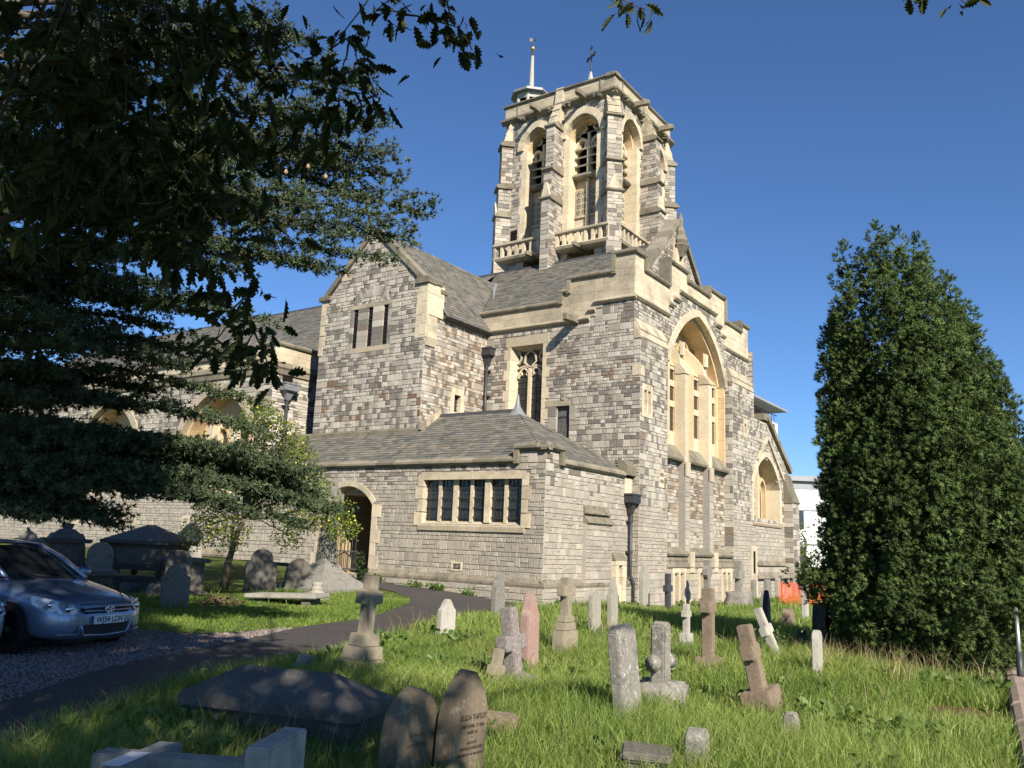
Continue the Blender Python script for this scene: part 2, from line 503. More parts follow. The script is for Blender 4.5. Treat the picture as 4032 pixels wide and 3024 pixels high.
# ---- porch ----------------------------------------------------------------
YP, XP, YG, XG, YB, XB = 21.34, -13.67, 23.16, -20.45, 27.07, -13.4
PF, PS = FA(YP), FB(XP)
win = Opening(-16.49, 2.1, 2.3, 3.86, 0, .0)
door = Opening(-22.0, 1.25, .2, 2.9, .66, .0)
def pal_porch(u, z):
    return mixed(u, z) if (z > 3.8 and random.random() < .75) or (z > 3.4 and random.random() < .35) else PAL_LOW()
masonry('porch_wall', PF, lambda z: (-28.2, XP+.012), .74, 4.22, [win, door], pal_porch, (.14, .21), (.13, .30), keep=True, quoin=(.28, .46))
masonry('porch_wall', PS, lambda z: (YP-.012, YB), .74, 4.22, [], pal_porch, (.14, .21), (.13, .30), keep=True)
# plinth with a weathered top
plf, pls = FA(YP-.13), FB(XP+.13)
masonry('plinth', plf, lambda z: (-20.7, XP+.13), -.25, .5, [Opening(-18.75, .14, .05, .25)], lambda u, z: PAL_LOW(), (.14, .24), (.3, .6), keep=True)
masonry('plinth', pls, lambda z: [(YP-.13, 25.7), (26.3, YB)], -.7, .5, [], lambda u, z: PAL_LOW(), (.14, .24), (.3, .6), keep=True)
pmat = stone_mat('mossy_weathering', stain=(.055, .05, .04), stain_amt=.85, lichen=(.42, .38, .30), lich_amt=.6, fine=25, bmp=.6, sscale=4, ls=14)
mb = MB()
prof = [(.50, .135), (.56, .15), (.63, .14), (.76, .0), (.5, -.02)]
run_blocks(mb, PF, prof, -20.7, XP+.145, .7, cope_c)
run_blocks(mb, PS, prof, YP-.145, 25.62, .7, cope_c); run_blocks(mb, PS, prof, 26.35, YB, .7, cope_c)
part(mb, 'plinth_weathering', pmat)
# coping at the eaves, stepped up round the corner
mb = MB()
cop = [(4.2, -.02), (4.2, .07), (4.27, .15), (4.34, .15), (4.44, .02), (4.44, -.12), (4.2, -.12)]
run_blocks(mb, PF, cop, -28.2, -14.72, .85, cope_c)
run_blocks(mb, PS, cop, 22.16, 26.35, .85, cope_c)
cop2 = [(z+.4, d) for z, d in cop]
run_blocks(mb, PF, cop2, -14.8, XP+.15, .5, cope_c); run_blocks(mb, PS, cop2, YP-.15, 22.22, .5, cope_c)
rect(mb, PF, -14.8, -14.62, 4.2, 4.62, -.1, .14, cope_c()); rect(mb, PS, 22.06, 22.24, 4.2, 4.62, -.1, .14, cope_c())
run(mb, PS, [(4.3, .16), (4.62, .16), (4.82, .0), (4.82, -.2), (4.3, -.2)], 26.35, 27.05, cope_c())
part(mb, 'coping', M['cope'])
masonry('corner_turret', PF, lambda z: (-14.62, XP+.01), 4.22, 4.6, [], pal_porch, (.17, .2), (.2, .4), keep=True)
masonry('corner_turret', PS, lambda z: (YP-.01, 22.06), 4.22, 4.6, [], pal_porch, (.17, .2), (.2, .4), keep=True)
# pilaster strip with two weathered offsets on the side wall
PIL = FB(XP+.14)
masonry('pilaster', PIL, lambda z: (23.62, 25.35), .74, 2.52, [], lambda u, z: PAL_LOW(), (.15, .2), (.25, .5), keep=True)
mb = MB(); rect(mb, PS, 23.62, 25.35, -.6, 2.5, -.02, .125, (.25, .24, .22)); part(mb, 'pilaster_core', M['mortar'])
mb = MB()
for z0_, d_ in ((2.5, .2), (2.8, .12)):
    run(mb, PS, [(z0_, d_), (z0_+.03, d_+.02), (z0_+.3, .01), (z0_, .0)], 23.62-.0, 25.40-.1*(z0_ > 2.6), cope_c())
part(mb, 'offset_weathering', pmat)
# small hooded slit near the corner of the side wall
mb = MB()
for z_ in (-.4, .0, .4, .8): rect(mb, PS, 25.62, 25.86, z_, z_+.39, -.02, .16, lime_c()); rect(mb, PS, 26.14, 26.38, z_, z_+.39, -.02, .16, lime_c())
rect(mb, PS, 25.62, 26.38, 1.2, 1.36, -.02, .16, lime_c()); run(mb, PS, [(1.36, .17), (1.62, .02), (1.36, -.02)], 25.6, 26.4, cope_c())
rect(mb, PS, 25.86, 26.14, -.4, .55, -.02, .1, lime_c())
part(mb, 'slit_surround', M['lime'])
mb = MB(); rect(mb, PS, 25.86, 26.14, .9, 1.2, -.02, .015); part(mb, 'slit_opening', M['void'])
# air grilles
for u_, z_, s_, yy in ((-16.9, .98, .16, PF), (-18.75, .13, .13, plf)):
    mb = MB()
    for a, b, c_, d_ in ((-s_-.06, s_+.06, -.13, -.08), (-s_-.06, s_+.06, .1, .15), (-s_-.06, -s_, -.08, .1), (s_, s_+.06, -.08, .1)): rect(mb, yy, u_+a, u_+b, z_+c_, z_+d_, -.02, .035, lime_c())
    g = part(mb, 'air_grille', M['lime'])
    mb = MB(); rect(mb, yy, u_-s_, u_+s_, z_-.08, z_+.1, -.02, .008)
    for k in range(6): rect(mb, yy, u_-s_+s_*.33*k+.01, u_-s_+s_*.33*k+.03, z_-.08, z_+.1, .008, .02)
    part(mb, 'grille_bars', M['iron'], g)

# six-light window
mb = MB()
u0w, u1w = -18.59, -14.39
rect(mb, PF, u0w-.02, u1w+.02, 3.74, 3.98, -.3, .03, lime_c())
run_blocks(mb, PF, [(2.1, .05), (2.25, .06), (2.42, -.22), (2.42, -.3), (2.1, -.3)], u0w-.02, u1w+.02, .9, lime_old)
for i, (zz, w_) in enumerate(((2.25, .12), (2.7, .0), (3.1, .12), (3.5, .02))):
    rect(mb, PF, u0w-.1-w_, u0w+.12, zz, zz+.42, -.3, .028, lime_c()); rect(mb, PF, u1w-.12, u1w+.1+w_, zz, zz+.42, -.3, .028, lime_c())
wnd = part(mb, 'window', M['lime'])
lights = [(-18.44, -17.98), (-17.82, -17.36), (-17.12, -16.66), (-16.50, -16.04), (-15.78, -15.32), (-15.15, -14.68)]
lights = [(a+.02, b+.06) for a, b in lights]
for (a, b), (c_, d_) in zip(lights, lights[1:]):
    mb = MB(); w2 = (c_-b)/2
    prism(mb, PF, [(b, 2.38), (c_, 2.38), (c_, 3.76), (b, 3.76)], -.3, -.06-(.06 if c_-b < .2 else 0), lime_c())
    part(mb, 'mullion', M['lime'], wnd)
for li, (a, b) in enumerate(lights):
    mb = MB(); nx, nz = 3, 6
    for i in range(nx):
        for k in range(nz):
            pa, pb = a+(b-a)*i/nx+.008, a+(b-a)*(i+1)/nx-.008; qa, qb = 2.38+1.36*k/nz+.008, 2.38+1.36*(k+1)/nz-.008
            one = MB(); t = random.uniform(-.006, .006); P = PF.p
            one.add([P(pa, qa, -.2+t), P(pb, qa, -.2-t), P(pb, qb, -.2+t*.5), P(pa, qb, -.2)], [(0, 1, 2, 3)])
            part(one, 'pane', M['pane_lit'] if False else M['glass'], wnd)
            # thin backing keeps each pane solid
    for i in range(nx+1): rect(mb, PF, a+(b-a)*i/nx-.009, a+(b-a)*i/nx+.009, 2.38, 3.76, -.21, -.185)
    for k in range(nz+1): rect(mb, PF, a, b, 2.38+1.36*k/nz-.009, 2.38+1.36*k/nz+.009, -.21, -.18)
    for k in range(4): rect(mb, PF, a, b, 2.55+.31*k-.011, 2.55+.31*k+.011, -.14, -.118)
    part(mb, 'glazing_bars', M['iron'], wnd)
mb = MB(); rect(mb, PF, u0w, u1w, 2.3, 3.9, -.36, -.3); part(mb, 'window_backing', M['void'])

# arched entrance with iron gate
path = [(-20.75, .2), (-20.75, 1.5), (-20.75, 2.9)]
ap = arch_pts(-22.0, 1.25, 2.9, .66)
ar = voussoirs('entrance_arch', PF, ap, .2, -.35, .03, lime_c, M['lime'], n=9)
for s, ua, ub in ((1, -20.75, -20.5), (-1, -23.5, -23.25)):
    jamb('entrance_jamb', PF, ua, ub, .3, 2.92, -.35, .03, lime_c, M['lime'], .46, toothed=.16*s)
mb = MB()   # inner passage
for ua, ub in ((-20.75, -20.6), (-23.4, -23.25)): rect(mb, PF, ua, ub, .2, 3.4, -2.6, -.3, lime_old())
rect(mb, PF, -23.4, -20.6, 3.3, 3.7, -2.6, -.36, lime_old()); rect(mb, PF, -23.4, -20.6, -.1, .52, -2.6, .05, lime_old())
rect(mb, PF, -23.3, -20.7, -.1, .36, .05, .4, lime_old())
part(mb, 'porch_passage', M['limeclean'])
mb = MB(); rect(mb, PF, -23.4, -20.6, .3, 3.5, -2.7, -2.55)
for i in range(9): rect(mb, PF, -23.25+.28*i, -23.25+.28*i+.25, .5, 3.3, -2.56, -2.53)
part(mb, 'inner_door', M['darkwood'])
mb = MB(); pts = [(-21.45, 1.22), (-21.3, 1.2), (-21.12, 1.3), (-20.95, 1.5), (-20.78, 1.72)]
prism(mb, PF, [(-21.45, .5)]+[(-20.78, .5)]+pts[::-1], -1.05, -.78, orange_c()); bar(mb, PF, [(u, z+.05) for u, z in pts], .12, -1.1, -.72, lime_c())
prism(mb, PF, [(-23.22, .5), (-22.75, .5), (-22.75, 1.55), (-23.22, 1.9)], -1.05, -.78, orange_c())
part(mb, 'dwarf_wall', M['limeclean'])
mb = MB()
hinge = Frame((-23.18, YP+.42, 0), (.80, .60, 0), (.60, -.80, 0))
for i in range(9):
    u_ = .03+.13*i; top = 2.72+.25*math.sin(min(1, i/8)*1.3)
    rect(mb, hinge, u_, u_+.022, .58, top, 0, .02)
    prism(mb, hinge, [(u_-.012, top), (u_+.034, top), (u_+.011, top+.11)], 0, .02)
for z_ in (.62, 1.25, 2.0, 2.62): rect(mb, hinge, .0, 1.12, z_, z_+.045, -.004, .024)
for i in range(9):
    u_ = .095+.13*i; 
    if i < 8: rect(mb, hinge, u_, u_+.016, .58, 1.25, 0, .016)
part(mb, 'gate', M['iron'])
mb = MB()
hinge2 = Frame((-20.82, YP+.42, 0), (-.25, .97, 0), (-.97, -.25, 0))
for i in range(9):
    u_ = .03+.13*i; rect(mb, hinge2, u_, u_+.022, .58, 2.75, 0, .02)
for z_ in (.62, 1.25, 2.0, 2.62): rect(mb, hinge2, .0, 1.12, z_, z_+.045, -.004, .024)
part(mb, 'gate', M['iron'])

# ---- porch roof -----------------------------------------------------------
sl = math.hypot(2.8, 1.98); Sv = (0, 2.8, 1.98)
def ivp(s):
    t = s/sl
    if t < .63: return (-28.2, -13.72-3.05*t)
    return (XG, -13.72-3.05*t)
roof('porch_roof', (0, 21.36, 4.42), (1, 0, 0), Sv, ivp, sl, .175, (.2, .36), keep=True)
sl2 = math.hypot(3.05, 1.98)
def ivh(s):
    t = s/sl2; return (21.36+2.84*t, 27.06-2.86*t)
roof('porch_roof', (-13.7, 0, 4.42), (0, 1, 0), (-3.07, 0, 1.98), ivh, sl2, .175, (.2, .36))
sl3 = math.hypot(2.86, 1.98)
roof('porch_roof', (0, 27.06, 4.42), (-1, 0, 0), (0, -2.86, 1.98), lambda s: (13.75+3.05*s/sl3, -XG), sl3, .175, (.2, .36))
mb = MB(); run_blocks(mb, Frame((0, 24.2, 0), (1, 0, 0), (0, -1, 0)), [(6.36, .13), (6.48, .05), (6.5, 0), (6.48, -.05), (6.36, -.13)], XG+.05, -16.9, .45, lambda: (1, 1, 1)); part(mb, 'ridge_tiles', M['ridge'])
# lead finial at the hip
mb = MB(); rings = [(.42, 6.12), (.3, 6.3), (.17, 6.46), (.09, 6.62), (.055, 6.85), (.03, 7.0)]
vs_ = []; fs = []
for r_, z_ in rings:
    for k in range(10): a = 2*math.pi*k/10; vs_.append((-16.78+r_*math.cos(a)*(1.0), 24.2+r_*math.sin(a), z_))
for i in range(len(rings)-1):
    for k in range(10): fs.append((i*10+k, i*10+(k+1) % 10, i*10+10+(k+1) % 10, i*10+10+k))
fs.append(tuple(range(50, 60))); mb.add(vs_, fs); part(mb, 'lead_finial', M['lead'], smooth_shade=True)
mb = MB(); run(mb, FA(YG), [(5.55, .0), (5.55, .1), (5.8, .1), (5.86, .0)], -28.0, XG+.02, cope_c()); rect(mb, FB(XG), YG-.1, YG+.45, 5.75, 6.05, 0, .12, cope_c())
prism(mb, FB(XG), [(YG+.25, 5.9), (24.25, 6.45), (24.15, 6.62), (YG+.2, 6.15)], -.02, .16, lime_c())
part(mb, 'flashing_course', M['cope'])
mb = MB(); run(mb, FA(YG), [(5.36, .0), (5.36, .22), (5.42, .22), (5.56, .03), (5.56, .0)], -28.0, XG+.05); part(mb, 'lead_flashing', M['lead'])

# ---- gabled transept ------------------------------------------------------
GF, GS = FA(YG), FB(XG)
def gout(z):
    if z < 11.55: return (-26.2, XG+.012)
    t = (z-11.55)/(14.05-11.55); return (-26.2+.35+2.42*t, -20.8-2.64*t)
slits = [Opening(u_, .13, 9.22, 10.85) for u_ in (-24.2, -23.38, -22.55)]
lint = Opening(-23.38, 1.14, 9.02, 11.02, 0, 0)
def pal_g(u, z):
    if 6.3 < z < 8.0 and random.random() < .075: k = random.uniform(.75, 1.2); return (.19*k, .125*k, .082*k)
    return mixed(u, z, 1)
masonry('gable_wall', GF, gout, 5.5, 13.95, [lint], pal_g, (.14, .22), (.12, .28), quoin=(.3, .52))
mb = MB(); rect(mb, GF, -24.55, -22.22, 9.02, 9.22, -.2, .02, lime_old()); rect(mb, GF, -24.5, -22.25, 10.85, 11.02, -.2, .018, lime_old())
gw = part(mb, 'window', M['lime'])
mb = MB(); edges = [-24.52]+sum([[s.uc-s.hw, s.uc+s.hw] for s in slits], [])+[-22.24]
for i in range(0, len(edges), 2):
    z = 9.22
    while z < 10.84:
        h = min(10.85-z, random.uniform(.2, .4)); rect(mb, GF, edges[i]+.004, edges[i+1]-.004, z+.004, z+h-.004, -.2, .012, PAL_MD()); z += h
part(mb, 'window_pier', M['rubble'], gw)
for s in slits:
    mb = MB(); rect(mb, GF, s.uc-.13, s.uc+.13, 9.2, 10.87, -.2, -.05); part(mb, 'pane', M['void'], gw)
    mb = MB()
    for k in range(9): rect(mb, GF, s.uc-.13, s.uc+.13, 9.25+.18*k, 9.27+.18*k, -.05, -.035)
    part(mb, 'glazing_bars', M['iron'], gw)
voussoirs('relieving_arch', GF, [(-24.35, 11.05)]+[(-23.38+1.05*math.sin(a), 10.4+.95*math.cos(a)) for a in np.linspace(-.85, .85, 9)]+[(-22.4, 11.05)], .4, -.02, .014, lambda: PAL_MD() if random.random() < .6 else PAL_ML(), M['rubble'], n=14)
# side wall, small window, and kneeler block
sw = Opening(25.3, .36, 6.7, 7.62)
def pal_side(u, z):
    return PAL_BROWN() if random.random() < (.8 if u > 23.9 else .15) else mixed(u, z, 5)
masonry('gable_wall', GS, lambda z: (YG-.012, YB) if z < 10.36 else (YG-.012, 24.1), 5.0, 11.5, [sw], pal_side, (.13, .21), (.12, .26))
mb = MB()
rect(mb, GS, 24.92, 25.68, 7.42, 7.7, -.2, .03, lime_c()); rect(mb, GS, 24.92, 25.68, 6.5, 6.72, -.2, .03, lime_c())
rect(mb, GS, 24.88, 25.1, 6.72, 7.42, -.2, .03, lime_c()); rect(mb, GS, 25.5, 25.72, 6.72, 7.42, -.2, .03, lime_c())
sww = part(mb, 'window', M['lime'])
mb = MB(); rect(mb, GS, 25.1, 25.5, 6.72, 7.42, -.25, -.18); part(mb, 'pane', M['glass'], sww)
mb = MB()
for k in range(4): rect(mb, GS, 25.1, 25.5, 6.85+.17*k, 6.87+.17*k, -.16, -.14)
for k in range(2): rect(mb, GS, 25.22+.14*k, 25.24+.14*k, 6.72, 7.42, -.165, -.145)
part(mb, 'glazing_bars', M['iron'], sww)
mb = MB()
for z_ in (9.3, 9.75, 10.2, 10.62, 11.05): rect(mb, GS, YG-.02, YG+(.95 if z_ > 10.1 else .35+.25*(z_ > 9.5)), z_+.004, z_+.42, -.5, .06+.0*z_, lime_c())
for z_, w_ in ((9.4, .3), (9.85, .18), (10.25, .34), (10.7, .2), (11.1, .34)): rect(mb, GF, XG-w_, XG+.05, z_+.004, z_+.41, -.1, .03, lime_c())
for z_, w_ in ((9.1, .2), (9.5, .3), (9.95, .2), (10.4, .32), (10.8, .22), (11.2, .32)): rect(mb, GF, -26.24, -26.2+w_, z_+.004, z_+.41, -.3, .03, lime_c())
run(mb, GS, [(9.0, .06), (9.3, .14), (9.55, .08), (9.8, .1), (10.05, .05), (9.0, 0)], YG+.02, YG+.55, lime_old())
part(mb, 'kneeler_block', M['lime'])
mb = MB()
run(mb, GS, [(11.47, .12), (11.62, .16), (11.7, .05), (11.7, -.5), (11.47, -.5)], YG-.1, YG+.75, cope_c()); run(mb, GS, [(11.2, .1), (11.32, .14), (11.4, .02), (11.2, -.2)], YG+.7, YG+1.15, cope_c())
run(mb, FB(-26.2), [(11.45, -.12), (11.6, -.16), (11.7, .3), (11.45, .3)], YG-.12, YG+.6, cope_c())
rect(mb, GF, -20.95, XG+.12, 11.44, 11.62, -.4, .12, cope_c()); rect(mb, GF, -26.38, -25.7, 11.44, 11.62, -.4, .12, cope_c())
# sloping gable copings in separate stones
def slope_cope(mb, fr, ua, za, ub, zb, th, d0, d1, n):
    dx, dz = ub-ua, zb-za; l = math.hypot(dx, dz); nx, nz = (-dz/l, dx/l) if dx > 0 else (dz/l, -dx/l)
    for i in range(n):
        a, b = (i+.012)/n, (i+.988)/n
        P0, P1 = (ua+dx*a, za+dz*a), (ua+dx*b, za+dz*b)
        poly = [P0, P1, (P1[0]+nx*th, P1[1]+nz*th), (P0[0]+nx*th, P0[1]+nz*th)]
        if dx < 0: poly = poly[::-1]
        prism(mb, fr, poly, d0, d1+random.uniform(-.006, .006), cope_c())
slope_cope(mb, GF, -25.95, 11.55, -23.42, 14.05, .2, -.35, .1, 6); slope_cope(mb, GF, -20.72, 11.55, -23.42, 14.05, .2, -.35, .1, 6)
for u_, z_ in ((-24.9, 12.35), (-21.75, 12.3), (-20.9, 11.45)): rect(mb, GF, u_-.28, u_+.28, z_-.18, z_+.12, -.02, .028, lime_old())
part(mb, 'coping', M['cope'])
# transept roof: right slope to the main roof, left slope likewise
gs = math.hypot(2.55, 3.6); zr = 13.98
def ivt(s):
    z = 10.38+3.6*s/gs; yend = 27.2+(z-11.25)/.697 if z > 11.25 else 27.05
    return (23.35 if z > 11.7 else 24.1, yend)
roof('transept_roof', (XG+.28, 0, 10.30), (0, 1, 0), (-2.95, 0, 3.68), lambda s: ivt(s*gs/math.hypot(2.95, 3.68)), math.hypot(2.95, 3.68), .19, (.2, .34))
roof('transept_roof', (-26.3, 0, 10.38), (0, -1, 0), (2.9, 0, 3.6), lambda s: (-(27.2+max(0, 3.6*s/gs-.8)/.697), -23.4), math.hypot(2.9, 3.6), .19, (.2, .34))
mb = MB(); run_blocks(mb, Frame((-23.42, 0, 0), (0, 1, 0), (1, 0, 0)), [(13.9, .12), (14.03, .04), (14.03, -.04), (13.9, -.12)], 23.5, 31.0, .45, lambda: (1, 1, 1)); part(mb, 'ridge_tiles', M['ridge'])
mb = MB(); run(mb, GS, [(10.2, .02), (10.36, .02), (10.36, .3), (10.3, .3)], 24.1, 27.0, (1, 1, 1)); part(mb, 'soffit_board', M['greywood'])
mb = MB(); P = [Vector((-20.35, 27.25, 11.1)), Vector((-20.2, 27.35, 11.05)), Vector((-23.1, 31.25, 14.02)), Vector((-23.35, 31.15, 14.08))]
mb.add([p+Vector((0, 0, .06)) for p in P]+[p-Vector((0, 0, .05)) for p in P], [(0, 1, 2, 3), (0, 4, 5, 1), (2, 6, 7, 3), (1, 5, 6, 2)]); part(mb, 'lead_valley', M['lead'])

# ---- main block, long face ------------------------------------------------
BF, BS, BU = FA(YB), FB(XB), FB(XP)
tall = Opening(-18.43, .92, 5.0, 9.72, 0, 0)
wd = Opening(-16.67, .3, 5.0, 7.05)
def blk_out(z):
    r_ = XP+.012 if z > 9.4 else XB+.012
    if z > 10.75: return (-15.0, r_)
    if z > 10.4: return (-15.35, r_)
    return (XG, r_)
def pal_b(u, z):
    if 7.6 < z < 8.6 and random.random() < .18: return (.22, .155, .12)
    return mixed(u, z, 2) if z > 4.5 and random.random() < .9 else PAL_LOW()
masonry('block_wall', BF, blk_out, -.7, 11.04, [tall, wd], pal_b, (.14, .22), (.12, .28), quoin=(.3, .55))
mb = MB()   # window frame with deep splayed reveal
for s in (-1, 1):
    for i in range(11):
        zz = 5.3+.42*i; e = .14*(i % 2)
        a, b = -18.43+s*.62, -18.43+s*(.95+e); P = BF.p
        inner, outer = min(a, b, key=lambda q: abs(q+18.43)), max(a, b, key=lambda q: abs(q+18.43))
        vs_ = [P(outer, zz+.004, .025), P(inner+s*.16, zz+.004, .025), P(inner-s*.03, zz+.004, -.42), P(outer, zz+.004, -.42)]
        vs_ += [v+Vector((0, 0, .412)) for v in vs_]
        mb.add(vs_, [(0, 1, 2, 3), (4, 5, 6, 7), (0, 1, 5, 4), (1, 2, 6, 5), (2, 3, 7, 6), (3, 0, 4, 7)], (lime_c() if i < 9 else lime_old()))
run(mb, BF, [(9.42, -.42), (9.62, .03), (10.0, .03), (10.0, -.42)], -19.45, -17.41, lime_old())
tw = part(mb, 'window', M['limeclean'])
mb = MB(); bar(mb, BF, [(-18.43, 5.3), (-18.43, 8.75)], .13, -.42, -.24, lime_c())
for uc in (-18.72, -18.14):
    bar(mb, BF, arch_pts(uc, .27, 8.35, .42, 8), .07, -.4, -.26, lime_c())
    for s in (-1, 1): bar(mb, BF, [(uc+s*.26, 8.4), (uc+s*.11, 8.5), (uc+s*.17, 8.66)], .05, -.38, -.28, lime_c())
bar(mb, BF, [(-18.43, 8.75), (-18.72, 9.0), (-18.66, 9.3), (-18.43, 9.48), (-18.2, 9.3), (-18.14, 9.0), (-18.43, 8.75)], .07, -.4, -.26, lime_c())
bar(mb, BF, [(-19.02, 8.95), (-18.85, 9.2), (-19.0, 9.45)], .06, -.4, -.26, lime_c()); bar(mb, BF, [(-17.84, 8.95), (-18.0, 9.2), (-17.85, 9.45)], .06, -.4, -.26, lime_c())
bar(mb, BF, [(-19.02, 8.75), (-18.72, 8.85), (-18.43, 8.75), (-18.14, 8.85), (-17.84, 8.75)], .06, -.4, -.26, lime_c())
part(mb, 'tracery', M['limeclean'], tw)
mb = MB(); rect(mb, BF, -19.1, -17.76, 5.0, 9.6, -.45, -.36); part(mb, 'pane', M['glass'], tw)
mb = MB()
for k in range(17): rect(mb, BF, -19.05, -17.81, 5.3+.24*k, 5.315+.24*k, -.35, -.33)
for u_ in (-18.9, -18.72, -18.54, -18.32, -18.14, -17.96): rect(mb, BF, u_-.006, u_+.006, 5.3, 9.5, -.356, -.345)
for k in range(8):
    for uc in (-18.72, -18.14): bar(mb, BF, [(uc-.15, 5.5+.44*k), (uc, 5.68+.44*k), (uc+.15, 5.5+.44*k)], .012, -.352, -.34)
part(mb, 'glazing_bars', M['iron'], tw)
# plank door over the porch roof
mb = MB()
for i in range(4): rect(mb, BF, -16.97+.15*i+.004, -16.97+.15*(i+1)-.004, 5.0, 7.05, -.16, -.12+random.uniform(-.006, .006))
dr = part(mb, 'door', M['greywood'])
mb = MB(); rect(mb, BF, -16.95, -16.5, 6.6, 6.66, -.12, -.1); rect(mb, BF, -16.95, -16.5, 5.8, 5.86, -.12, -.1); part(mb, 'hinge', M['iron'], dr)
mb = MB(); rect(mb, BF, -17.45, -16.3, 7.05, 7.28, -.1, .026, lime_old()); rect(mb, BF, -16.72, -16.6, 7.28, 7.36, 0, .06, lime_old()); rect(mb, BF, -17.35, -16.98, 6.65, 7.05, -.1, .024, PAL_TOWER()); rect(mb, BF, -16.36, -16.1, 6.5, 7.05, -.1, .02, PAL_TOWER())
for z_ in (5.2, 5.7, 6.15): rect(mb, BF, -17.3, -16.98, z_, z_+.44, -.1, .022, PAL_TOWER())
part(mb, 'door_lintel', M['lime'])
# cream parapet in ashlar, stepped; upper band on the long face
def ashlar(name, fr, steps, zlo, d0, d1, hr=.3, wr=(.45, .95), colf=lime_c, mat=None, low=None):
    """steps: list (u0,u1,ztop); low(u): lower edge"""
    mb = MB()
    for u_a, u_b, zt in steps:
        z = low(u_a, u_b) if low else zlo
        k = max(1, round((zt-z)/hr)); h = (zt-z)/k
        for i in range(k):
            u = u_a-random.uniform(0, .4)
            while u < u_b:
                w = random.uniform(*wr); a, b = max(u, u_a), min(u+w, u_b); u += w
                if b-a > .02: rect(mb, fr, a+.003, b-.003, z+h*i+.003, z+h*(i+1)-.003, d0, d1+random.uniform(-.004, .004), colf())
    return part(mb, name, mat or M['lime'])
def lowA(a, b):
    m_ = (a+b)/2; return 11.05 if m_ > -15 else (10.75 if m_ > -15.35 else 10.45)
ashlar('parapet', BF, [(-20.95, -16.87, 11.12), (-16.87, -16.5, 11.55), (-16.5, -15.35, 12.05), (-15.35, -15.0, 12.05), (-15.0, -14.5, 12.05), (-14.5, XP+.0, 12.75)], 10.4, -.35, .02, low=lowA, colf=lime_old)
strp = [(-.08, .02), (-.08, .06), (.0, .14), (.06, .14), (.12, .03), (.12, .0)]
mb = MB()
for a, b, z in ((-20.4, -15.55, 10.36), (-15.6, -15.3, 10.68), (-15.35, -14.95, 10.98), (-15.0, XP+.1, 10.98)):
    run_blocks(mb, BF, [(z+p, d) for p, d in strp], a, b, .8, lime_old)
part(mb, 'string_course', M['lime'])
mb = MB()
capp = [(.0, -.4), (.0, .1), (.06, .14), (.12, .14), (.2, .03), (.2, -.32), (.12, -.42)]
for a, b, z in ((-21.0, -16.87, 11.1), (-16.95, -16.5, 11.53), (-16.58, -14.5, 12.02), (-14.62, XP+.14, 12.72)):
    run_blocks(mb, BF, [(z+p, d) for p, d in capp], a, b, .9, cope_c)
for u_, za, zb in ((-16.87, 11.1, 11.73), (-16.5, 11.5, 12.2), (-14.52, 12.0, 12.92)): rect(mb, BF, u_-.08, u_+.08, za, zb, -.38, .12, cope_c())
def gargoyle(fr, u, z, L=.9, sc=1.0, name='gargoyle'):
    g = MB(); vs_ = []; secs = [(0, .16, .2), (.25, .14, .17), (.55, .13, .15), (.8, .15, .17), (1, .09, .12)]
    for t, w_, h_ in secs:
        for su, sz in ((-1, -1), (1, -1), (1, .6), (.45, 1), (-.45, 1), (-1, .6)): vs_.append(fr.p(u+su*w_*sc, z+sz*h_*sc-.06*t*t, t*L))
    n = 6; fs = [(i*n+k, i*n+(k+1) % n, i*n+n+(k+1) % n, i*n+n+k) for i in range(len(secs)-1) for k in range(n)]+[tuple(range(24, 30))]
    g.add(vs_, fs, cope_c()); part(g, name, M['cope'])
part(mb, 'coping', M['cope'])
gargoyle(BF, -16.18, 10.42, .85)

# ---- main block, west face ------------------------------------------------
W0, W1 = 29.43, 36.4
bigarch = Opening(33.05, 3.02, 5.3, 9.1, 2.6, 0)
def west_out(z):
    if z < 11.05: return (YB-.012, 39.3)
    if z < 11.55: return (30.05, 36.2)
    if z < 11.9: return (30.5, 35.7)
    return (31.1, 35.1)
masonry('west_wall', BU, west_out, 9.0, 12.36, [bigarch], lambda u, z: mixed(u, z, 3), (.14, .22), (.12, .28))
for a, b in ((YB-.012, W0), (W1, 39.3)):
    masonry('buttress', BS, lambda z, a=a, b=b: (a, b), -.7, 9.42, [Opening((a+b)/2+(-.62 if a < 30 else .2), .3 if a < 30 else .16, 6.62 if a < 30 else 7.3, 7.6 if a < 30 else 7.75)], lambda u, z: mixed(u, z, 4) if z > 3.2 and random.random() < .9 else PAL_LOW(), (.14, .22), (.12, .28), quoin=(.3, .52))
    mb = MB(); run(mb, BU, [(9.4, .27), (9.45, .31), (9.7, .22), (9.75, .25), (10.2, .03), (9.4, 0)], a+.03, b, lime_old()); part(mb, 'offset_weathering', M['cope'])
masonry('buttress_return', FA(W1), lambda z: (-13.9, XB+.012), -.7, 9.5, [], lambda u, z: PAL_MIXED(), (.2, .34), (.25, .5))
mb = MB(); rect(mb, BF, XP-.05, XB+.03, 8.0, 8.38, -.3, .03, lime_c()); prism(mb, BF, [(XP-.02, 9.4), (XB+.03, 9.4), (XP-.02, 10.1)], -.2, .02, lime_old()); part(mb, 'offset_stone', M['lime'])
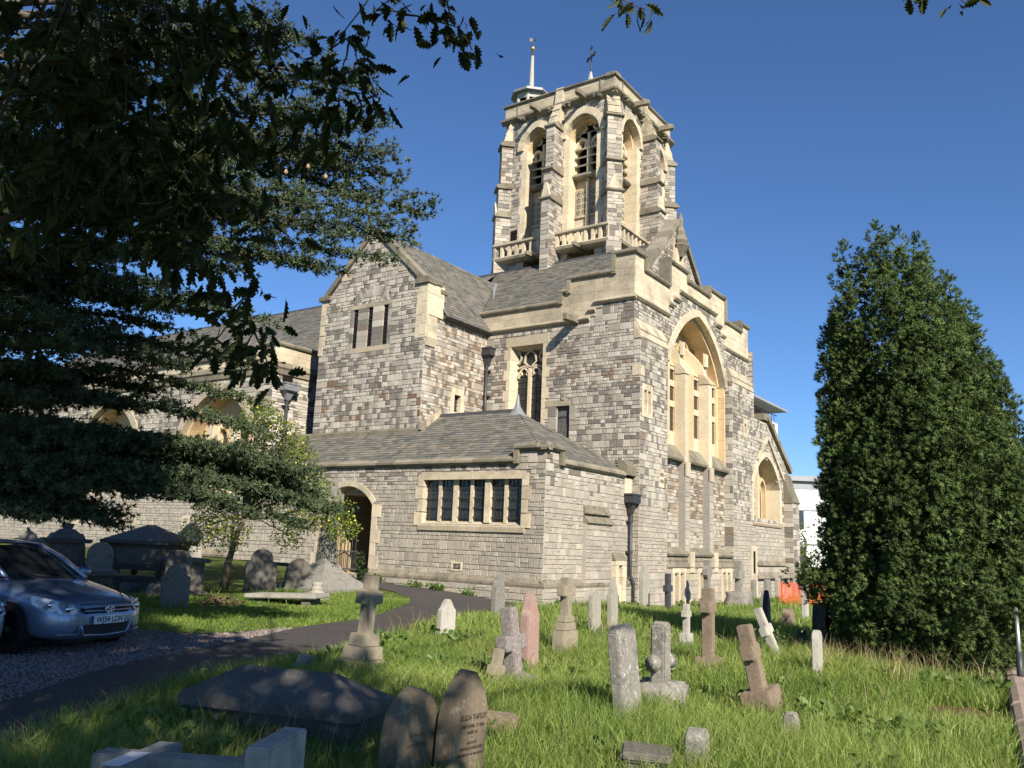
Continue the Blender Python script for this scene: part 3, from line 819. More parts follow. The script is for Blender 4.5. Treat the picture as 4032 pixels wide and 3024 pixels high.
# little two-light window and quatrefoil panel on the buttress
c0 = (YB+W0)/2-.62
mb = MB()
for a, b, z0_, z1_ in ((c0-.42, c0+.42, 7.5, 7.72), (c0-.42, c0+.42, 6.5, 6.64), (c0-.42, c0-.28, 6.64, 7.5), (c0+.28, c0+.42, 6.64, 7.5), (c0-.05, c0+.05, 6.64, 7.5)): rect(mb, BS, a, b, z0_, z1_, -.3, .03, lime_c())
sw2 = part(mb, 'window', M['lime'])
mb = MB(); rect(mb, BS, c0-.3, c0+.3, 6.6, 7.55, -.4, -.25, orange_c()); part(mb, 'splayed_reveal', M['limeclean'], sw2)
mb = MB(); rect(mb, BS, c0+.1, c0+.25, 6.7, 7.45, -.25, -.2); rect(mb, BS, c0-.2, c0-.08, 6.7, 7.45, -.25, -.2); part(mb, 'pane', M['glass'], sw2)
c1 = (W1+39.3)/2+.2
mb = MB(); rect(mb, BS, c1-.3, c1+.3, 7.75, 7.95, -.3, .03, lime_c()); rect(mb, BS, c1-.3, c1+.3, 7.1, 7.3, -.3, .03, lime_c()); rect(mb, BS, c1-.3, c1-.16, 7.3, 7.75, -.3, .03, lime_c()); rect(mb, BS, c1+.16, c1+.3, 7.3, 7.75, -.3, .03, lime_c()); part(mb, 'window', M['lime'])
mb = MB(); rect(mb, BS, c1-.16, c1+.16, 7.3, 7.75, -.35, -.28); part(mb, 'slit_opening', M['void'])
for q in (28.9,):
    mb = MB(); rect(mb, BS, q-.2, q+.2, 4.05, 4.75, -.05, .028, lime_c()); pq = part(mb, 'pierced_panel', M['lime'])
    mb = MB()
    for du in (-.08, .08):
        for dz in (-.12, .12): prism(mb, BS, [(q+du+.055*math.cos(a), 4.4+dz+.085*math.sin(a)) for a in np.linspace(0, 2*math.pi, 9)[:-1]], .0, .032)
    part(mb, 'piercing', M['void'], pq)
# parapet and stepped strings on the west face
def lowB(a, b):
    m_ = (a+b)/2
    if m_ < 30.05 or m_ > 36.2: return 11.08
    if m_ < 30.5 or m_ > 35.7: return 11.6
    if m_ < 31.1 or m_ > 35.1: return 11.95
    return 12.38
stepsB = [(YB, 27.85, 12.75), (27.85, 30.05, 12.2), (30.05, 30.5, 13.3), (30.5, 31.1, 13.3), (31.1, 31.9, 13.3), (31.9, 34.3, 12.92), (34.3, 35.1, 13.3), (35.1, 35.7, 13.3), (35.7, 36.2, 13.3), (36.2, 38.25, 12.25), (38.25, 39.3, 12.65)]
ashlar('parapet', BU, stepsB, 11, -.35, .02, low=lowB)
mb = MB()
for a, b, z in ((YB-.1, 30.1, 11.02), (30.05, 30.52, 11.52), (30.5, 31.12, 11.88), (31.08, 35.12, 12.32), (35.08, 35.7, 11.88), (35.68, 36.2, 11.52), (36.15, 39.35, 11.02)):
    run_blocks(mb, BU, [(z+p, d) for p, d in strp], a, b, .8, lime_old)
part(mb, 'string_course', M['lime'])
mb = MB()
for a, b, z in ((YB-.1, 27.9, 12.72), (27.82, 30.05, 12.18), (29.95, 31.95, 13.27), (31.85, 34.35, 12.9), (34.25, 36.28, 13.27), (36.2, 38.3, 12.22), (38.2, 39.4, 12.62)):
    run_blocks(mb, BU, [(z+p, d) for p, d in capp], a, b, .9, cope_c)
for u_, za, zb in ((27.86, 12.2, 12.9), (30.03, 12.2, 13.45), (31.92, 12.9, 13.45), (34.28, 12.9, 13.45), (36.22, 12.2, 13.4), (38.26, 12.2, 12.8)): rect(mb, BU, u_-.08, u_+.08, za, zb, -.38, .12, cope_c())
part(mb, 'coping', M['cope'])
masonry('block_return', Frame((0, 39.3, 0), (-1, 0, 0), (0, 1, 0)), lambda z: (-XB, 18.0), -.5, 11.5, [], lambda u, z: PAL_MIXED(), (.2, .3), (.3, .6))
# big recessed window
ap = arch_pts(33.05, 3.02, 9.1, 2.6, 20)
voussoirs('window_arch', BU, ap, .3, -.25, .09, lime_c, M['lime'], n=22)
inner = arch_pts(33.05, 2.86, 9.1, 2.42, 20)
voussoirs('arch_soffit', BU, inner, .2, -1.15, -.22, orange_c, M['limeclean'], n=20, separate=False)
for s, e in ((-1, 30.03), (1, 36.07)):
    jamb('window_jamb', BU, e-.15*(s < 0)-.0, e+.15*(s > 0), 5.3, 9.12, -1.15, .0, orange_c, M['limeclean'], .45)
mb = MB(); prism(mb, BU, [(30.0, 5.6)]+[(36.1, 5.6)]+[(p[0], p[1]) for p in arch_pts(33.05, 3.0, 9.1, 2.6, 12)[::-1]], -1.3, -1.12, orange_c())
bw = part(mb, 'window', M['limeclean'])
mb = MB(); scr = None
screen = MB()
lr = ((9.05, 8.6), (8.35, 7.75), (7.5, 6.5))
Lt = [(30.1, 30.6), (30.84, 31.38), (31.8, 32.3), (33.3, 33.9), (34.32, 34.8), (35.2, 35.8)]
edges = [30.0]+[q for l in Lt for q in l]+[36.1]
for i in range(0, len(edges), 2): rect(screen, BU, edges[i], edges[i+1], 5.6, 9.2, -.62, -.28, orange_c())
for a, b in Lt:
    zs_ = [9.2]+[q for l in lr for q in l]+[5.6]
    for i in range(0, len(zs_), 2): rect(screen, BU, a, b, zs_[i+1], zs_[i], -.62, -.32, lime_c())
prism(screen, Frame((XP, 0, 0), (-1, 0, 0), (0, -1, 0)), [(.28, 9.2), (1.15, 9.2), (1.15, 10.3)], -36.1, -30.0, orange_c())
part(screen, 'window_screen', M['limeclean'], bw)
mb = MB()
for a, b in Lt: rect(mb, BU, a, b, 5.8, 9.1, -.62, -.38)
part(mb, 'pane', M['glass'], bw)
mb = MB()
for yc in (31.58, 34.1):   # prow-shaped mullion piers
    PS_ = Frame((XP, yc, 0), (1, 0, 0), (0, -1, 0))
    prism(mb, PS_, [(-.3, 5.2), (.14, 5.2), (.14, 8.95), (-.05, 9.2), (-.15, 9.75), (-1.1, 10.75), (-1.1, 9.0), (-.3, 9.0)], -.18, .18, lime_c())
    prism(mb, PS_, [(-.3, 8.9), (.18, 8.9), (.12, 9.06), (-.08, 9.3), (-.3, 9.35)], -.215, .215, lime_old())
    prism(mb, PS_, [(-.12, 9.7), (.0, 9.7), (.0, 10.25), (-.14, 10.32)], -.12, .12, lime_c())
part(mb, 'mullion_pier', M['limeclean'], bw)
mb = MB()
for uc in (31.0, 33.05, 35.1): bar(mb, BU, arch_pts(uc, .75, 9.7, .95, 8), .12, -1.12, -.9, orange_c())
for uc in (32.2, 33.9): bar(mb, BU, [(uc-.4, 10.5), (uc, 10.9), (uc+.4, 10.5), (uc, 10.1), (uc-.4, 10.5)], .1, -1.12, -.92, orange_c())
bar(mb, BU, [(33.05, 9.2), (33.05, 11.2)], .12, -1.12, -.9, orange_c())
part(mb, 'tracery', M['limeclean'], bw)
mb = MB()
for uc in (31.0, 33.05, 35.1):
    prism(mb, BU, [(uc-.6, 9.3), (uc+.6, 9.3)]+[(p[0], p[1]) for p in arch_pts(uc, .6, 9.7, .8, 6)[::-1]], -1.12, -1.1)
for uc in (32.2, 33.9): prism(mb, BU, [(uc, 10.2), (uc+.3, 10.5), (uc, 10.8), (uc-.3, 10.5)], -1.12, -1.1)
part(mb, 'pane', M['glass'], bw)
# wall below the window, pilasters, sill
LW = FB(-13.82)
masonry('west_wall', LW, lambda z: (W0-.05, W1+.02), -.7, 5.5, [], lambda u, z: (PAL_BROWN if z > 3 else (PAL_BROWN if random.random() < .5 else PAL_LOW))(), (.1, .2), (.14, .36))
mb = MB()
for a, b in ((W0, 31.38), (31.78, 33.9), (34.3, W1)):
    run_blocks(mb, BU, [(5.28, .1), (5.36, .13), (5.75, -.12), (5.95, -.3), (5.28, -.3)], a, b, .7, cope_c)
part(mb, 'sill', M['cope'])
for yc in (31.58, 34.1):
    masonry('pilaster', FB(-13.5), lambda z, yc=yc: (yc-.2, yc+.2), .9, 4.7, [], lambda u, z: PAL_LOW(), (.24, .4), (.4, .41), quoin=(.4, .4))
    mb = MB(); rect(mb, FB(-13.5), yc-.2, yc+.2, .5, 5.2, -.4, -.014, (.28, .26, .24)); rect(mb, FB(-13.5), yc-.2, yc+.2, 4.7, 5.3, -.05, .05, lime_old()); part(mb, 'pilaster_core', M['rubble'])
# battered plinth with paired cellar windows
mb = MB()
run_blocks(mb, BS, [(1.58, .0), (1.66, .03), (1.92, -.25), (1.92, -.42), (1.58, -.42)], W0, W1, .8, cope_c)
run_blocks(mb, BS, [(1.1, .02), (1.16, .06), (1.36, -.06), (1.4, -.04), (1.6, -.12), (1.1, -.3)], W0, W1, .8, cope_c)
part(mb, 'plinth_weathering', pmat)
pairs = [30.55, 33.0, 35.5]
masonry('plinth', BS, lambda z: (W0, W1), -.7, 1.12, [Opening(c, .52, -.35, 1.0) for c in pairs], lambda u, z: (PAL_LOW() if random.random() < .6 else lime_old()), (.2, .34), (.3, .6))
for c in pairs:
    mb = MB()
    for a, b, z0_, z1_ in ((c-.62, c+.62, .96, 1.14), (c-.62, c-.44, -.4, .96), (c+.44, c+.62, -.4, .96), (c-.08, c+.08, -.4, .96)): rect(mb, BS, a, b, z0_, z1_, -.35, .03, lime_c())
    pw = part(mb, 'cellar_window', M['lime'])
    mb = MB(); rect(mb, BS, c-.5, c+.5, -.4, 1.0, -.4, -.3, orange_c()); part(mb, 'splayed_reveal', M['limeclean'], pw)
    mb = MB()
    for s in (-.3, .22): rect(mb, BS, c+s, c+s+.07, -.4, .96, -.3, -.16)
    for s in (-.24, .26):
        for k in range(4): rect(mb, BS, c+s-.1, c+s+.1, -.1+.28*k, -.07+.28*k, -.2, -.18)
    part(mb, 'window_bars', M['iron'], pw)
for c in (31.75, 34.25):
    mb = MB(); rect(mb, BS, c-.22, c+.22, .95, 1.75, -.2, .05, lime_c()); part(mb, 'plinth_block', M['lime'])

# gable behind the west parapet, with a canopied niche
GB = FB(-14.62)
masonry('gable_wall', GB, lambda z: (30.05+(z-13.0)*.93, 36.05-(z-13.0)*.95) if z < 16.05 else None, 12.4, 16.0, [Opening(33.1, .42, 13.2, 15.3)], lambda u, z: PAL_TOWER(), (.15, .22), (.14, .34))
mb = MB(); slope_cope(mb, GB, 29.75, 12.85, 33.05, 16.15, .22, -.5, .14, 8); slope_cope(mb, GB, 36.35, 12.85, 33.05, 16.15, .22, -.5, .14, 8); part(mb, 'coping', M['cope'])
mb = MB(); rect(mb, GB, 32.55, 33.65, 12.6, 15.35, -.3, .03, lime_old()); rect(mb, GB, 32.75, 33.0, 12.6, 14.9, 0, .12, lime_c()); rect(mb, GB, 33.3, 33.5, 12.6, 14.9, 0, .12, lime_c()); rect(mb, GB, 33.0, 33.3, 13.0, 14.7, .02, .05, lime_c())
nic = part(mb, 'niche', M['lime'])
mb = MB(); vs_ = []; fs = []
rings = [(.12, 14.55), (.36, 14.95), (.42, 15.05), (.3, 15.15), (.36, 15.3), (.22, 15.55), (.24, 15.75), (.12, 15.95), (.14, 16.3), (.05, 16.65)]
for r_, z_ in rings:
    for k in range(8): a = 2*math.pi*k/8; vs_.append((-14.5+r_*math.cos(a), 33.1+r_*math.sin(a), z_))
for i in range(len(rings)-1):
    for k in range(8): fs.append((i*8+k, i*8+(k+1) % 8, i*8+8+(k+1) % 8, i*8+8+k))
mb.add(vs_, fs, cope_c()); part(mb, 'niche_canopy', M['cope'], nic)

# main roof
ms = math.hypot(5.75, 4.1)
roof('main_roof', (0, 27.25, 11.22), (1, 0, 0), (0, 5.75, 4.1), lambda s: (-21.6-3.1*min(1, max(0, s/ms-.05)), -14.7), ms, .2, (.22, .36))
roof('main_roof', (0, 23.05, 8.22), (1, 0, 0), (0, 9.95, 7.1), lambda s: (-62, -28.15 if s < 5.1 else -24.5), math.hypot(9.95, 7.1), .22, (.24, .4))
mb = MB(); mb.add([(-62, 33, 15.3), (-14.7, 33, 15.3), (-14.7, 39, 11), (-62, 39, 11)], [(0, 1, 2, 3)], slate_c()); part(mb, 'main_roof', M['slate'])
mb = MB(); run_blocks(mb, FA(33.0), [(15.24, .14), (15.38, .05), (15.38, -.05), (15.24, -.14)], -62, -14.9, .5, lambda: (1, 1, 1)); part(mb, 'ridge_tiles', M['ridge'])

# ---- lower wing on the right ----------------------------------------------
wing = Opening(40.95, 1.95, 3.45, 5.0, 1.5)
masonry('wing_wall', BS, lambda z: (39.3, 44.6) if z < 6.0 else (39.3, 44.6-(z-6.0)*1.55), -.5, 8.2, [wing], lambda u, z: (PAL_MIXED if z > 3.3 else PAL_LOW)(), (.15, .22), (.14, .34))
voussoirs('window_arch', BS, arch_pts(40.95, 1.95, 5.0, 1.5), .26, -.86, .06, lime_c, M['lime'], n=13)
mb = MB(); rect(mb, BS, 42.9, 43.2, 3.3, 5.05, -.7, .05, lime_c()); rect(mb, BS, 38.8, 39.0, 3.3, 5.05, -.7, .05, lime_c())
prism(mb, BS, [(39.0, 3.3), (42.95, 3.3), (42.95, 5.0)]+arch_pts(40.95, 1.95, 5.0, 1.5, 10)[::-1]+[(39.0, 5.0)], -.85, -.7, orange_c())
for uc in (40.0, 41.9): bar(mb, BS, [(uc-.5, 3.3), (uc-.5, 4.7)]+arch_pts(uc, .5, 4.8, .7, 6)+[(uc+.5, 3.3)], .14, -.7, -.5, orange_c())
bar(mb, BS, [(40.95, 3.3), (40.95, 6.2)], .16, -.7, -.4, lime_c())
run(mb, BS, [(3.1, .06), (3.2, .1), (3.5, -.3), (3.1, -.3)], 38.9, 43.1, lime_old())
ww = part(mb, 'window', M['limeclean'])
mb = MB()
for uc in (40.0, 41.9): prism(mb, BS, [(uc-.25, 3.4), (uc+.25, 3.4), (uc+.25, 4.8), (uc, 5.3), (uc-.25, 4.8)], -.7, -.68)
part(mb, 'pane', M['glass'], ww)
mb = MB(); slope_cope(mb, BS, 44.7, 6.0, 40.9, 8.45, .25, -.5, .16, 7); bar(mb, BS, [(43.6, 5.6), (41.2, 7.5), (39.6, 6.2)], .18, 0, .09, lime_c()); rect(mb, BS, 40.5, 41.15, 8.3, 8.62, -.4, .12, cope_c())
part(mb, 'coping', M['cope'])
WB = FB(-12.95)
masonry('buttress', WB, lambda z: (43.65, 44.75), -.6, 4.4, [], lambda u, z: PAL_TOWER(), (.2, .3), (.3, .6))
masonry('buttress_return', FA(43.65), lambda z: (-13.5, -12.938), -.6, 4.4, [], lambda u, z: PAL_TOWER(), (.2, .3), (.25, .5))
mb = MB(); run(mb, BS, [(4.4, .47), (4.46, .52), (5.3, .2), (5.9, .05), (4.4, 0)], 43.6, 44.8, cope_c()); part(mb, 'offset_weathering', M['cope'])
mb = MB(); run_blocks(mb, BS, [(1.2, .02), (1.26, .1), (1.5, .0), (1.2, 0)], 39.3, 43.6, .8, cope_c); run_blocks(mb, BS, [(.6, .05), (.66, .16), (.9, .02), (.6, 0)], 39.3, 44.6, .8, cope_c); part(mb, 'plinth_weathering', pmat)
mb = MB(); rect(mb, BS, 38.55, 38.8, -.4, 1.9, -.02, .05, lime_c()); rect(mb, BS, 39.15, 39.4, -.4, 1.9, -.02, .05, lime_c()); rect(mb, BS, 38.55, 39.4, 1.9, 2.15, -.02, .05, lime_c()); part(mb, 'niche', M['lime'])
mb = MB(); rect(mb, BS, 38.8, 39.15, .9, 1.9, -.02, .02); part(mb, 'slit_opening', M['void'])

# ---- aisle on the left ----------------------------------------------------
AF, AS = FA(22.4), FB(-28.0)
aw = Opening(-31.6, 2.55, 3.4, 5.9, 2.05)
aw2 = Opening(-40.2, 2.55, 3.4, 5.9, 2.05)
masonry('aisle_wall', AF, lambda z: (-62, -27.99), -.2, 8.75, [aw, aw2], lambda u, z: (PAL_MIXED if z > 4.6 and random.random() < .8 else PAL_LOW)(), (.15, .22), (.16, .36), quoin=(.3, .5))
masonry('aisle_wall', AS, lambda z: (22.39, 27.2), 3.5, 8.75, [], lambda u, z: PAL_MIXED() if random.random() < .6 else (.5, .47, .43), (.14, .2), (.2, .42))
masonry('aisle_return', FA(27.2), lambda z: (-28.0, -26.1), 4.0, 11.2, [], lambda u, z: PAL_MIXED(), (.15, .22), (.16, .36))
ashlar('parapet', AF, [(-62, -29.3, 9.3), (-29.3, -28.0, 9.65)], 8.95, -.35, .02)
ashlar('parapet', AS, [(22.4, 27.2, 9.65)], 8.95, -.35, .02)
mb = MB()
for a, b, z in ((-62, -29.25, 9.28), (-29.35, -27.9, 9.63)): run_blocks(mb, AF, [(z+p, d) for p, d in capp], a, b, .9, cope_c)
run_blocks(mb, AS, [(9.63+p, d) for p, d in capp], 22.3, 27.2, .9, cope_c)
rect(mb, AF, -29.4, -29.22, 9.25, 9.8, -.38, .12, cope_c())
for fr, a, b in ((AF, -62, -27.9), (AS, 22.3, 27.2)): run_blocks(mb, fr, [(8.4, .02), (8.42, .08), (8.62, .1), (8.7, .16), (8.95, .02), (8.4, 0)], a, b, .9, cope_c)
part(mb, 'coping', M['cope'])
for op in (aw, aw2):
    ap = arch_pts(op.uc, op.hw, op.zs, op.rise)
    voussoirs('window_arch', AF, ap, .36, -.3, .07, lime_old, M['lime'], n=17, separate=op is aw)
    voussoirs('arch_soffit', AF, arch_pts(op.uc, op.hw-.16, op.zs, op.rise-.16), .16, -1.0, -.25, orange_c, M['limeclean'], n=13, separate=False)
    mb = MB(); rect(mb, AF, op.uc-op.hw-.1, op.uc-op.hw+.16, 3.4, 5.92, -1.0, .03, orange_c()); rect(mb, AF, op.uc+op.hw-.16, op.uc+op.hw+.1, 3.4, 5.92, -1.0, .03, orange_c())
    prism(mb, AF, [(op.uc-op.hw, 3.4), (op.uc+op.hw, 3.4)]+arch_pts(op.uc, op.hw, 5.9, 2.05, 10)[::-1], -1.1, -.95, orange_c())
    for du in (-1.6, -.55, .55, 1.6):
        pass
    for du, zz in ((-1.75, 5.9), (0, 6.5), (1.75, 5.9)):
        for s in (-.42, .42): bar(mb, AF, arch_pts(op.uc+du+s, .38, zz-.6, .5, 6), .12, -.95, -.72, orange_c())
        bar(mb, AF, [(op.uc+du, 3.4), (op.uc+du, zz)], .12, -.95, -.75, orange_c())
    for du in (-.88, .88):
        PSm = Frame((op.uc+du, 22.4, 0), (0, -1, 0), (1, 0, 0))
        prism(mb, PSm, [(-.95, 3.4), (-.15, 3.4), (-.15, 5.3), (-.35, 5.6), (-.4, 6.5), (-.5, 6.62), (-.95, 6.9)], -.2, .2, lime_c())
    bar(mb, AF, [(op.uc-op.hw, 5.25), (op.uc+op.hw, 5.25)], .14, -.95, -.72, orange_c())
    awn = part(mb, 'window', M['limeclean'])
    mb = MB()
    for du in (-2.1, -1.35, -.42, .42, 1.35, 2.1): rect(mb, AF, op.uc+du-.24, op.uc+du+.24, 3.5, 5.15, -.96, -.93); prism(mb, AF, [(op.uc+du-.22, 5.35), (op.uc+du+.22, 5.35), (op.uc+du+.2, 5.9 if abs(du) > 1 else 6.2), (op.uc+du, 6.2 if abs(du) > 1 else 6.5), (op.uc+du-.2, 5.9 if abs(du) > 1 else 6.2)], -.96, -.93)
    part(mb, 'pane', M['glass'], awn)
mb = MB()
for u_ in (-47.2, -42.2, -37.1, -33.0):
    for a, b, c_, d_ in ((-.26, .26, -.26, -.14), (-.26, .26, .14, .26), (-.26, -.14, -.14, .14), (.14, .26, -.14, .14)): rect(mb, AF, u_+a, u_+b, 2.16+c_, 2.16+d_, -.02, .03, lime_c())
part(mb, 'vent_surround', M['lime'])
mb = MB()
for u_ in (-47.2, -42.2, -37.1, -33.0): rect(mb, AF, u_-.14, u_+.14, 2.02, 2.3, -.02, .004)
part(mb, 'vent_opening', M['void'])
mb = MB(); run_blocks(mb, AF, [(.75, .0), (.75, .14), (.84, .16), (1.08, .0)], -62, -29.0, .9, cope_c); part(mb, 'plinth_weathering', pmat)
mb = MB(); rect(mb, AF, -29.35, -28.35, 7.25, 7.32, 0, .09, cope_c()); run(mb, AF, [(7.0, .02), (7.0, .16), (7.3, .02)], -29.15, -28.3, cope_c()); part(mb, 'offset_weathering', M['cope'])

# ---- downpipes ------------------------------------------------------------
def tube(mb, pts, r, n=10, col=(1, 1, 1)):
    pts = [Vector(p) for p in pts]; vs_ = []; fs = []
    for i, p in enumerate(pts):
        d = (pts[min(i+1, len(pts)-1)]-pts[max(i-1, 0)]).normalized()
        a = d.orthogonal().normalized() if abs(d.z) < .9 else Vector((1, 0, 0)); a = (a-d*a.dot(d)).normalized(); b = d.cross(a)
        rr_ = r[i] if isinstance(r, (list, tuple)) else r
        for k in range(n): t = 2*math.pi*k/n; vs_.append(p+a*rr_*math.cos(t)+b*rr_*math.sin(t))
    for i in range(len(pts)-1):
        for k in range(n): fs.append((i*n+k, i*n+(k+1) % n, i*n+n+(k+1) % n, i*n+n+k))
    fs += [tuple(range(n))[::-1], tuple(range((len(pts)-1)*n, len(pts)*n))]
    mb.add(vs_, fs, col)
def downpipe(x, y, zt, zb, fr, u, offs=None, sc=1.0):
    mb = MB(); d = .14
    if offs: pts = [fr.p(u, zt, d), fr.p(u, offs+.25, d), fr.p(u+.12, offs-.02, d+.06), fr.p(u+.12, zb, d+.06)]
    else: pts = [fr.p(u, zt, d), fr.p(u, zb, d)]
    tube(mb, pts, .06*sc, 12)
    z = zt-.3
    dp = part(mb, 'downpipe', M['iron'], smooth_shade=True)
    mb = MB()
    while z > zb:
        q = .12 if offs and z < offs else 0
        c = fr.p(u+q, z, d+(.06 if q else 0)); tube(mb, [c-Vector((0, 0, .035)), c+Vector((0, 0, .035))], .078*sc, 12); rect(mb, fr, u+q-.15*sc, u+q+.15*sc, z-.025, z+.025, .02, d+.02); z -= 1.05
    part(mb, 'pipe_bracket', M['iron'], dp)
    mb = MB(); vs_ = []; fs = []
    prof_ = [(.07, zt-.05), (.1, zt+.05), (.17, zt+.3), (.3, zt+.34), (.3, zt+.58), (.33, zt+.6), (.33, zt+.66)]
    for w_, z_ in prof_:
        w_ *= sc
        for su, dd in ((-1, .01), (1, .01), (1, .14+w_*.75), (-1, .14+w_*.75)): vs_.append(fr.p(u+su*w_, z_, dd))
    for i in range(len(prof_)-1):
        for k in range(4): fs.append((i*4+k, i*4+(k+1) % 4, i*4+4+(k+1) % 4, i*4+4+k))
    fs.append((24, 25, 26, 27)); mb.add(vs_, fs)
    for s in (-.8, 0, .8): rect(mb, fr, u+s*.3*sc-.02, u+s*.3*sc+.02, zt+.34, zt+.6, .14+.3*sc*.75, .16+.3*sc*.75)
    part(mb, 'hopper', M['lead'] if sc > 1.0 else M['iron'], dp)
downpipe(0, 0, 3.0, -.2, PS, 26.72, offs=.62)
mb = MB(); rect(mb, PS, 26.45, 26.95, 3.62, 4.2, -.02, .03, lime_c()); part(mb, 'outlet_stone', M['lime'])
downpipe(0, 0, 9.0, 5.2, BF, -20.3, sc=1.0)
downpipe(0, 0, 7.4, 1.0, AS, 23.1, sc=1.25)
mb = MB(); rect(mb, AS, 22.85, 23.4, 8.1, 8.42, .0, .02); part(mb, 'outlet_opening', M['void'])
# ---- tower ----------------------------------------------------------------
TX0, TX1, TY0, TY1 = -24.65, -18.15, 33.45, 39.88
TF, TS = FA(TY0), FB(TX1)
TN, TWf = Frame((0, TY1, 0), (-1, 0, 0), (0, 1, 0)), Frame((TX0, 0, 0), (0, -1, 0), (-1, 0, 0))
def tower_face(fr, a, b, cmid, main=True, bays=None):
    """a..b extent along u, two arched belfry bays either side of a middle buttress at cmid"""
    bays = bays or [(cmid-1.47, .98), (cmid+1.47, .98)]
    ops = [Opening(c, hw, 15.5, 22.0, 1.12) for c, hw in bays]
    masonry('tower_wall', fr, lambda z: (a, b), 11.5 if main else 10, 23.8, ops, lambda u, z: PAL_TOWER(), (.16, .24), (.18, .42))
    for c, hw in bays:
        voussoirs('belfry_arch', fr, arch_pts(c, hw, 22.0, 1.12), .36, -.3, .14, lime_c, M['lime'], n=13)
        voussoirs('arch_soffit', fr, arch_pts(c, hw-.16, 22.0, .94), .18, -.95, -.28, orange_c, M['limeclean'], n=11, separate=False)
        mb = MB()
        for s in (-1, 1):
            z = 15.5
            while z < 22.0:
                h = .5
                rect(mb, fr, min(c+s*(hw-.2), c+s*(hw+.12+.1*(int(z*2) % 2))), max(c+s*(hw-.2), c+s*(hw+.12+.1*(int(z*2) % 2))), z+.004, min(22.05, z+h)-.004, -.95, .02, lime_c()); z += h
        # back wall in two halves with the louvred opening between
        rect(mb, fr, c-hw, c+hw, 15.5, 19.95, -1.1, -.7, orange_c())
        prism(mb, fr, [(c-hw, 22.35), (c+hw, 22.35)]+[p for p in arch_pts(c, hw, 22.0, 1.12, 10)[::-1] if p[1] > 22.36], -1.1, -.75, lime_c())
        rect(mb, fr, c-.07, c+.07, 15.5, 22.4, -.8, -.52, lime_c())
        bayo = part(mb, 'belfry_bay', M['limeclean'])
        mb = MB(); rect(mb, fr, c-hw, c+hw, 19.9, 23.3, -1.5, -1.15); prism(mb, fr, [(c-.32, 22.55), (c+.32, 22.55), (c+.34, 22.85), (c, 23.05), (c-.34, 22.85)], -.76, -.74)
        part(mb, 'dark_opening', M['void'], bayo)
        mb = MB()
        for cu in (c-.42, c+.42):
            bar(mb, fr, arch_pts(cu, .33, 21.7, .45, 8), .14, -.95, -.6, lime_c())
            for s in (-1, 1): bar(mb, fr, [(cu+s*.32, 21.55), (cu+s*.13, 21.72), (cu+s*.18, 21.92)], .1, -.9, -.65, lime_c())
            rect(mb, fr, cu-.38, cu-.3, 20.1, 21.8, -.95, -.62, lime_c()); rect(mb, fr, cu+.3, cu+.38, 20.1, 21.8, -.95, -.62, lime_c())
        for s in (-1, 1): prism(mb, fr, [(c-.5, 22.3), (c+.5, 22.3), (c+.5, 22.42), (c-.5, 22.42)], -.9, -.6, lime_c())
        bar(mb, fr, [(c-.42, 22.45), (c-.2, 22.7), (c-.3, 22.95), (c, 22.9), (c+.3, 22.95), (c+.2, 22.7), (c+.42, 22.45)], .12, -.85, -.65, lime_c())
        part(mb, 'tracery', M['limeclean'], bayo)
        for z in (20.15, 20.6, 21.05, 21.5):
            mb = MB(); run(mb, fr, [(z, -.5), (z+.07, -.46), (z+.36, -.98), (z+.28, -1.02)], c-hw+.2, c+hw-.2, lime_c()); part(mb, 'louvre', M['lime'], bayo)
        mb = MB()   # pierced stone screens
        for cu in (c-.42, c+.42):
            rect(mb, fr, cu-.34, cu+.34, 16.3, 17.9, -.72, -.66, lime_c())
            rect(mb, fr, cu-.34, cu+.34, 18.0, 19.4, -.72, -.64, lime_old())
            bar(mb, fr, [(cu-.34, 17.95), (cu+.34, 17.95)], .08, -.7, -.58, lime_c())
        sc_ = part(mb, 'pierced_screen', M['lime'], bayo)
        mb = MB()
        for cu in (c-.42, c+.42):
            for i in range(4):
                for k in range(2):
                    q = (cu-.16+.32*k, 18.2+.33*i)
                    for j in range(5):
                        an = 2*math.pi*j/5+.3; pc = (q[0]+.08*math.cos(an), q[1]+.08*math.sin(an))
                        prism(mb, fr, [(pc[0]+.034*math.cos(t), pc[1]+.034*math.sin(t)) for t in np.linspace(0, 2*math.pi, 7)[:-1]], -.66, -.634)
        part(mb, 'piercing', M['void'], bayo)
        # balcony: slab, gargoyle spout, balusters, rail
        lo, hi = (a-.1, cmid-.26) if c < cmid else (cmid+.26, b+.1)
        mb = MB(); run(mb, fr, [(15.88, .0), (15.92, .3), (15.98, .5), (16.1, .56), (16.17, .5), (16.17, -.6), (15.9, -.6)], lo, hi, lime_old())
        bal = part(mb, 'balustrade', M['cope'])
        for i in range(8):
            u = lo+.06+(hi-lo-.12)*i/7; mb = MB(); run(mb, fr, [(16.17, .34), (16.17, .5), (16.76, .5), (16.76, .34)], u-.075, u+.075, lime_c()); part(mb, 'baluster', M['lime'], bal)
        mb = MB(); run(mb, fr, [(16.74, .28), (16.74, .52), (16.78, .58), (16.88, .58), (16.92, .5), (16.92, .28)], lo, hi, lime_old()); part(mb, 'rail', M['lime'], bal)
        gargoyle(fr, c+.15, 16.02, 1.0, .7)
    # strings and cornice
    mb = MB()
    for c, hw in bays: run_blocks(mb, fr, [(19.9, -.7), (19.92, -.35), (20.02, -.28), (20.1, -.3), (20.16, -.7)], c-hw, c+hw, .8, cope_c)
    run_blocks(mb, fr, [(23.75, .02), (23.8, .12), (23.92, .26), (24.02, .28), (24.08, .1), (24.08, -.1)], a-.2, b+.2, .9, cope_c)
    part(mb, 'string_course', M['cope'])
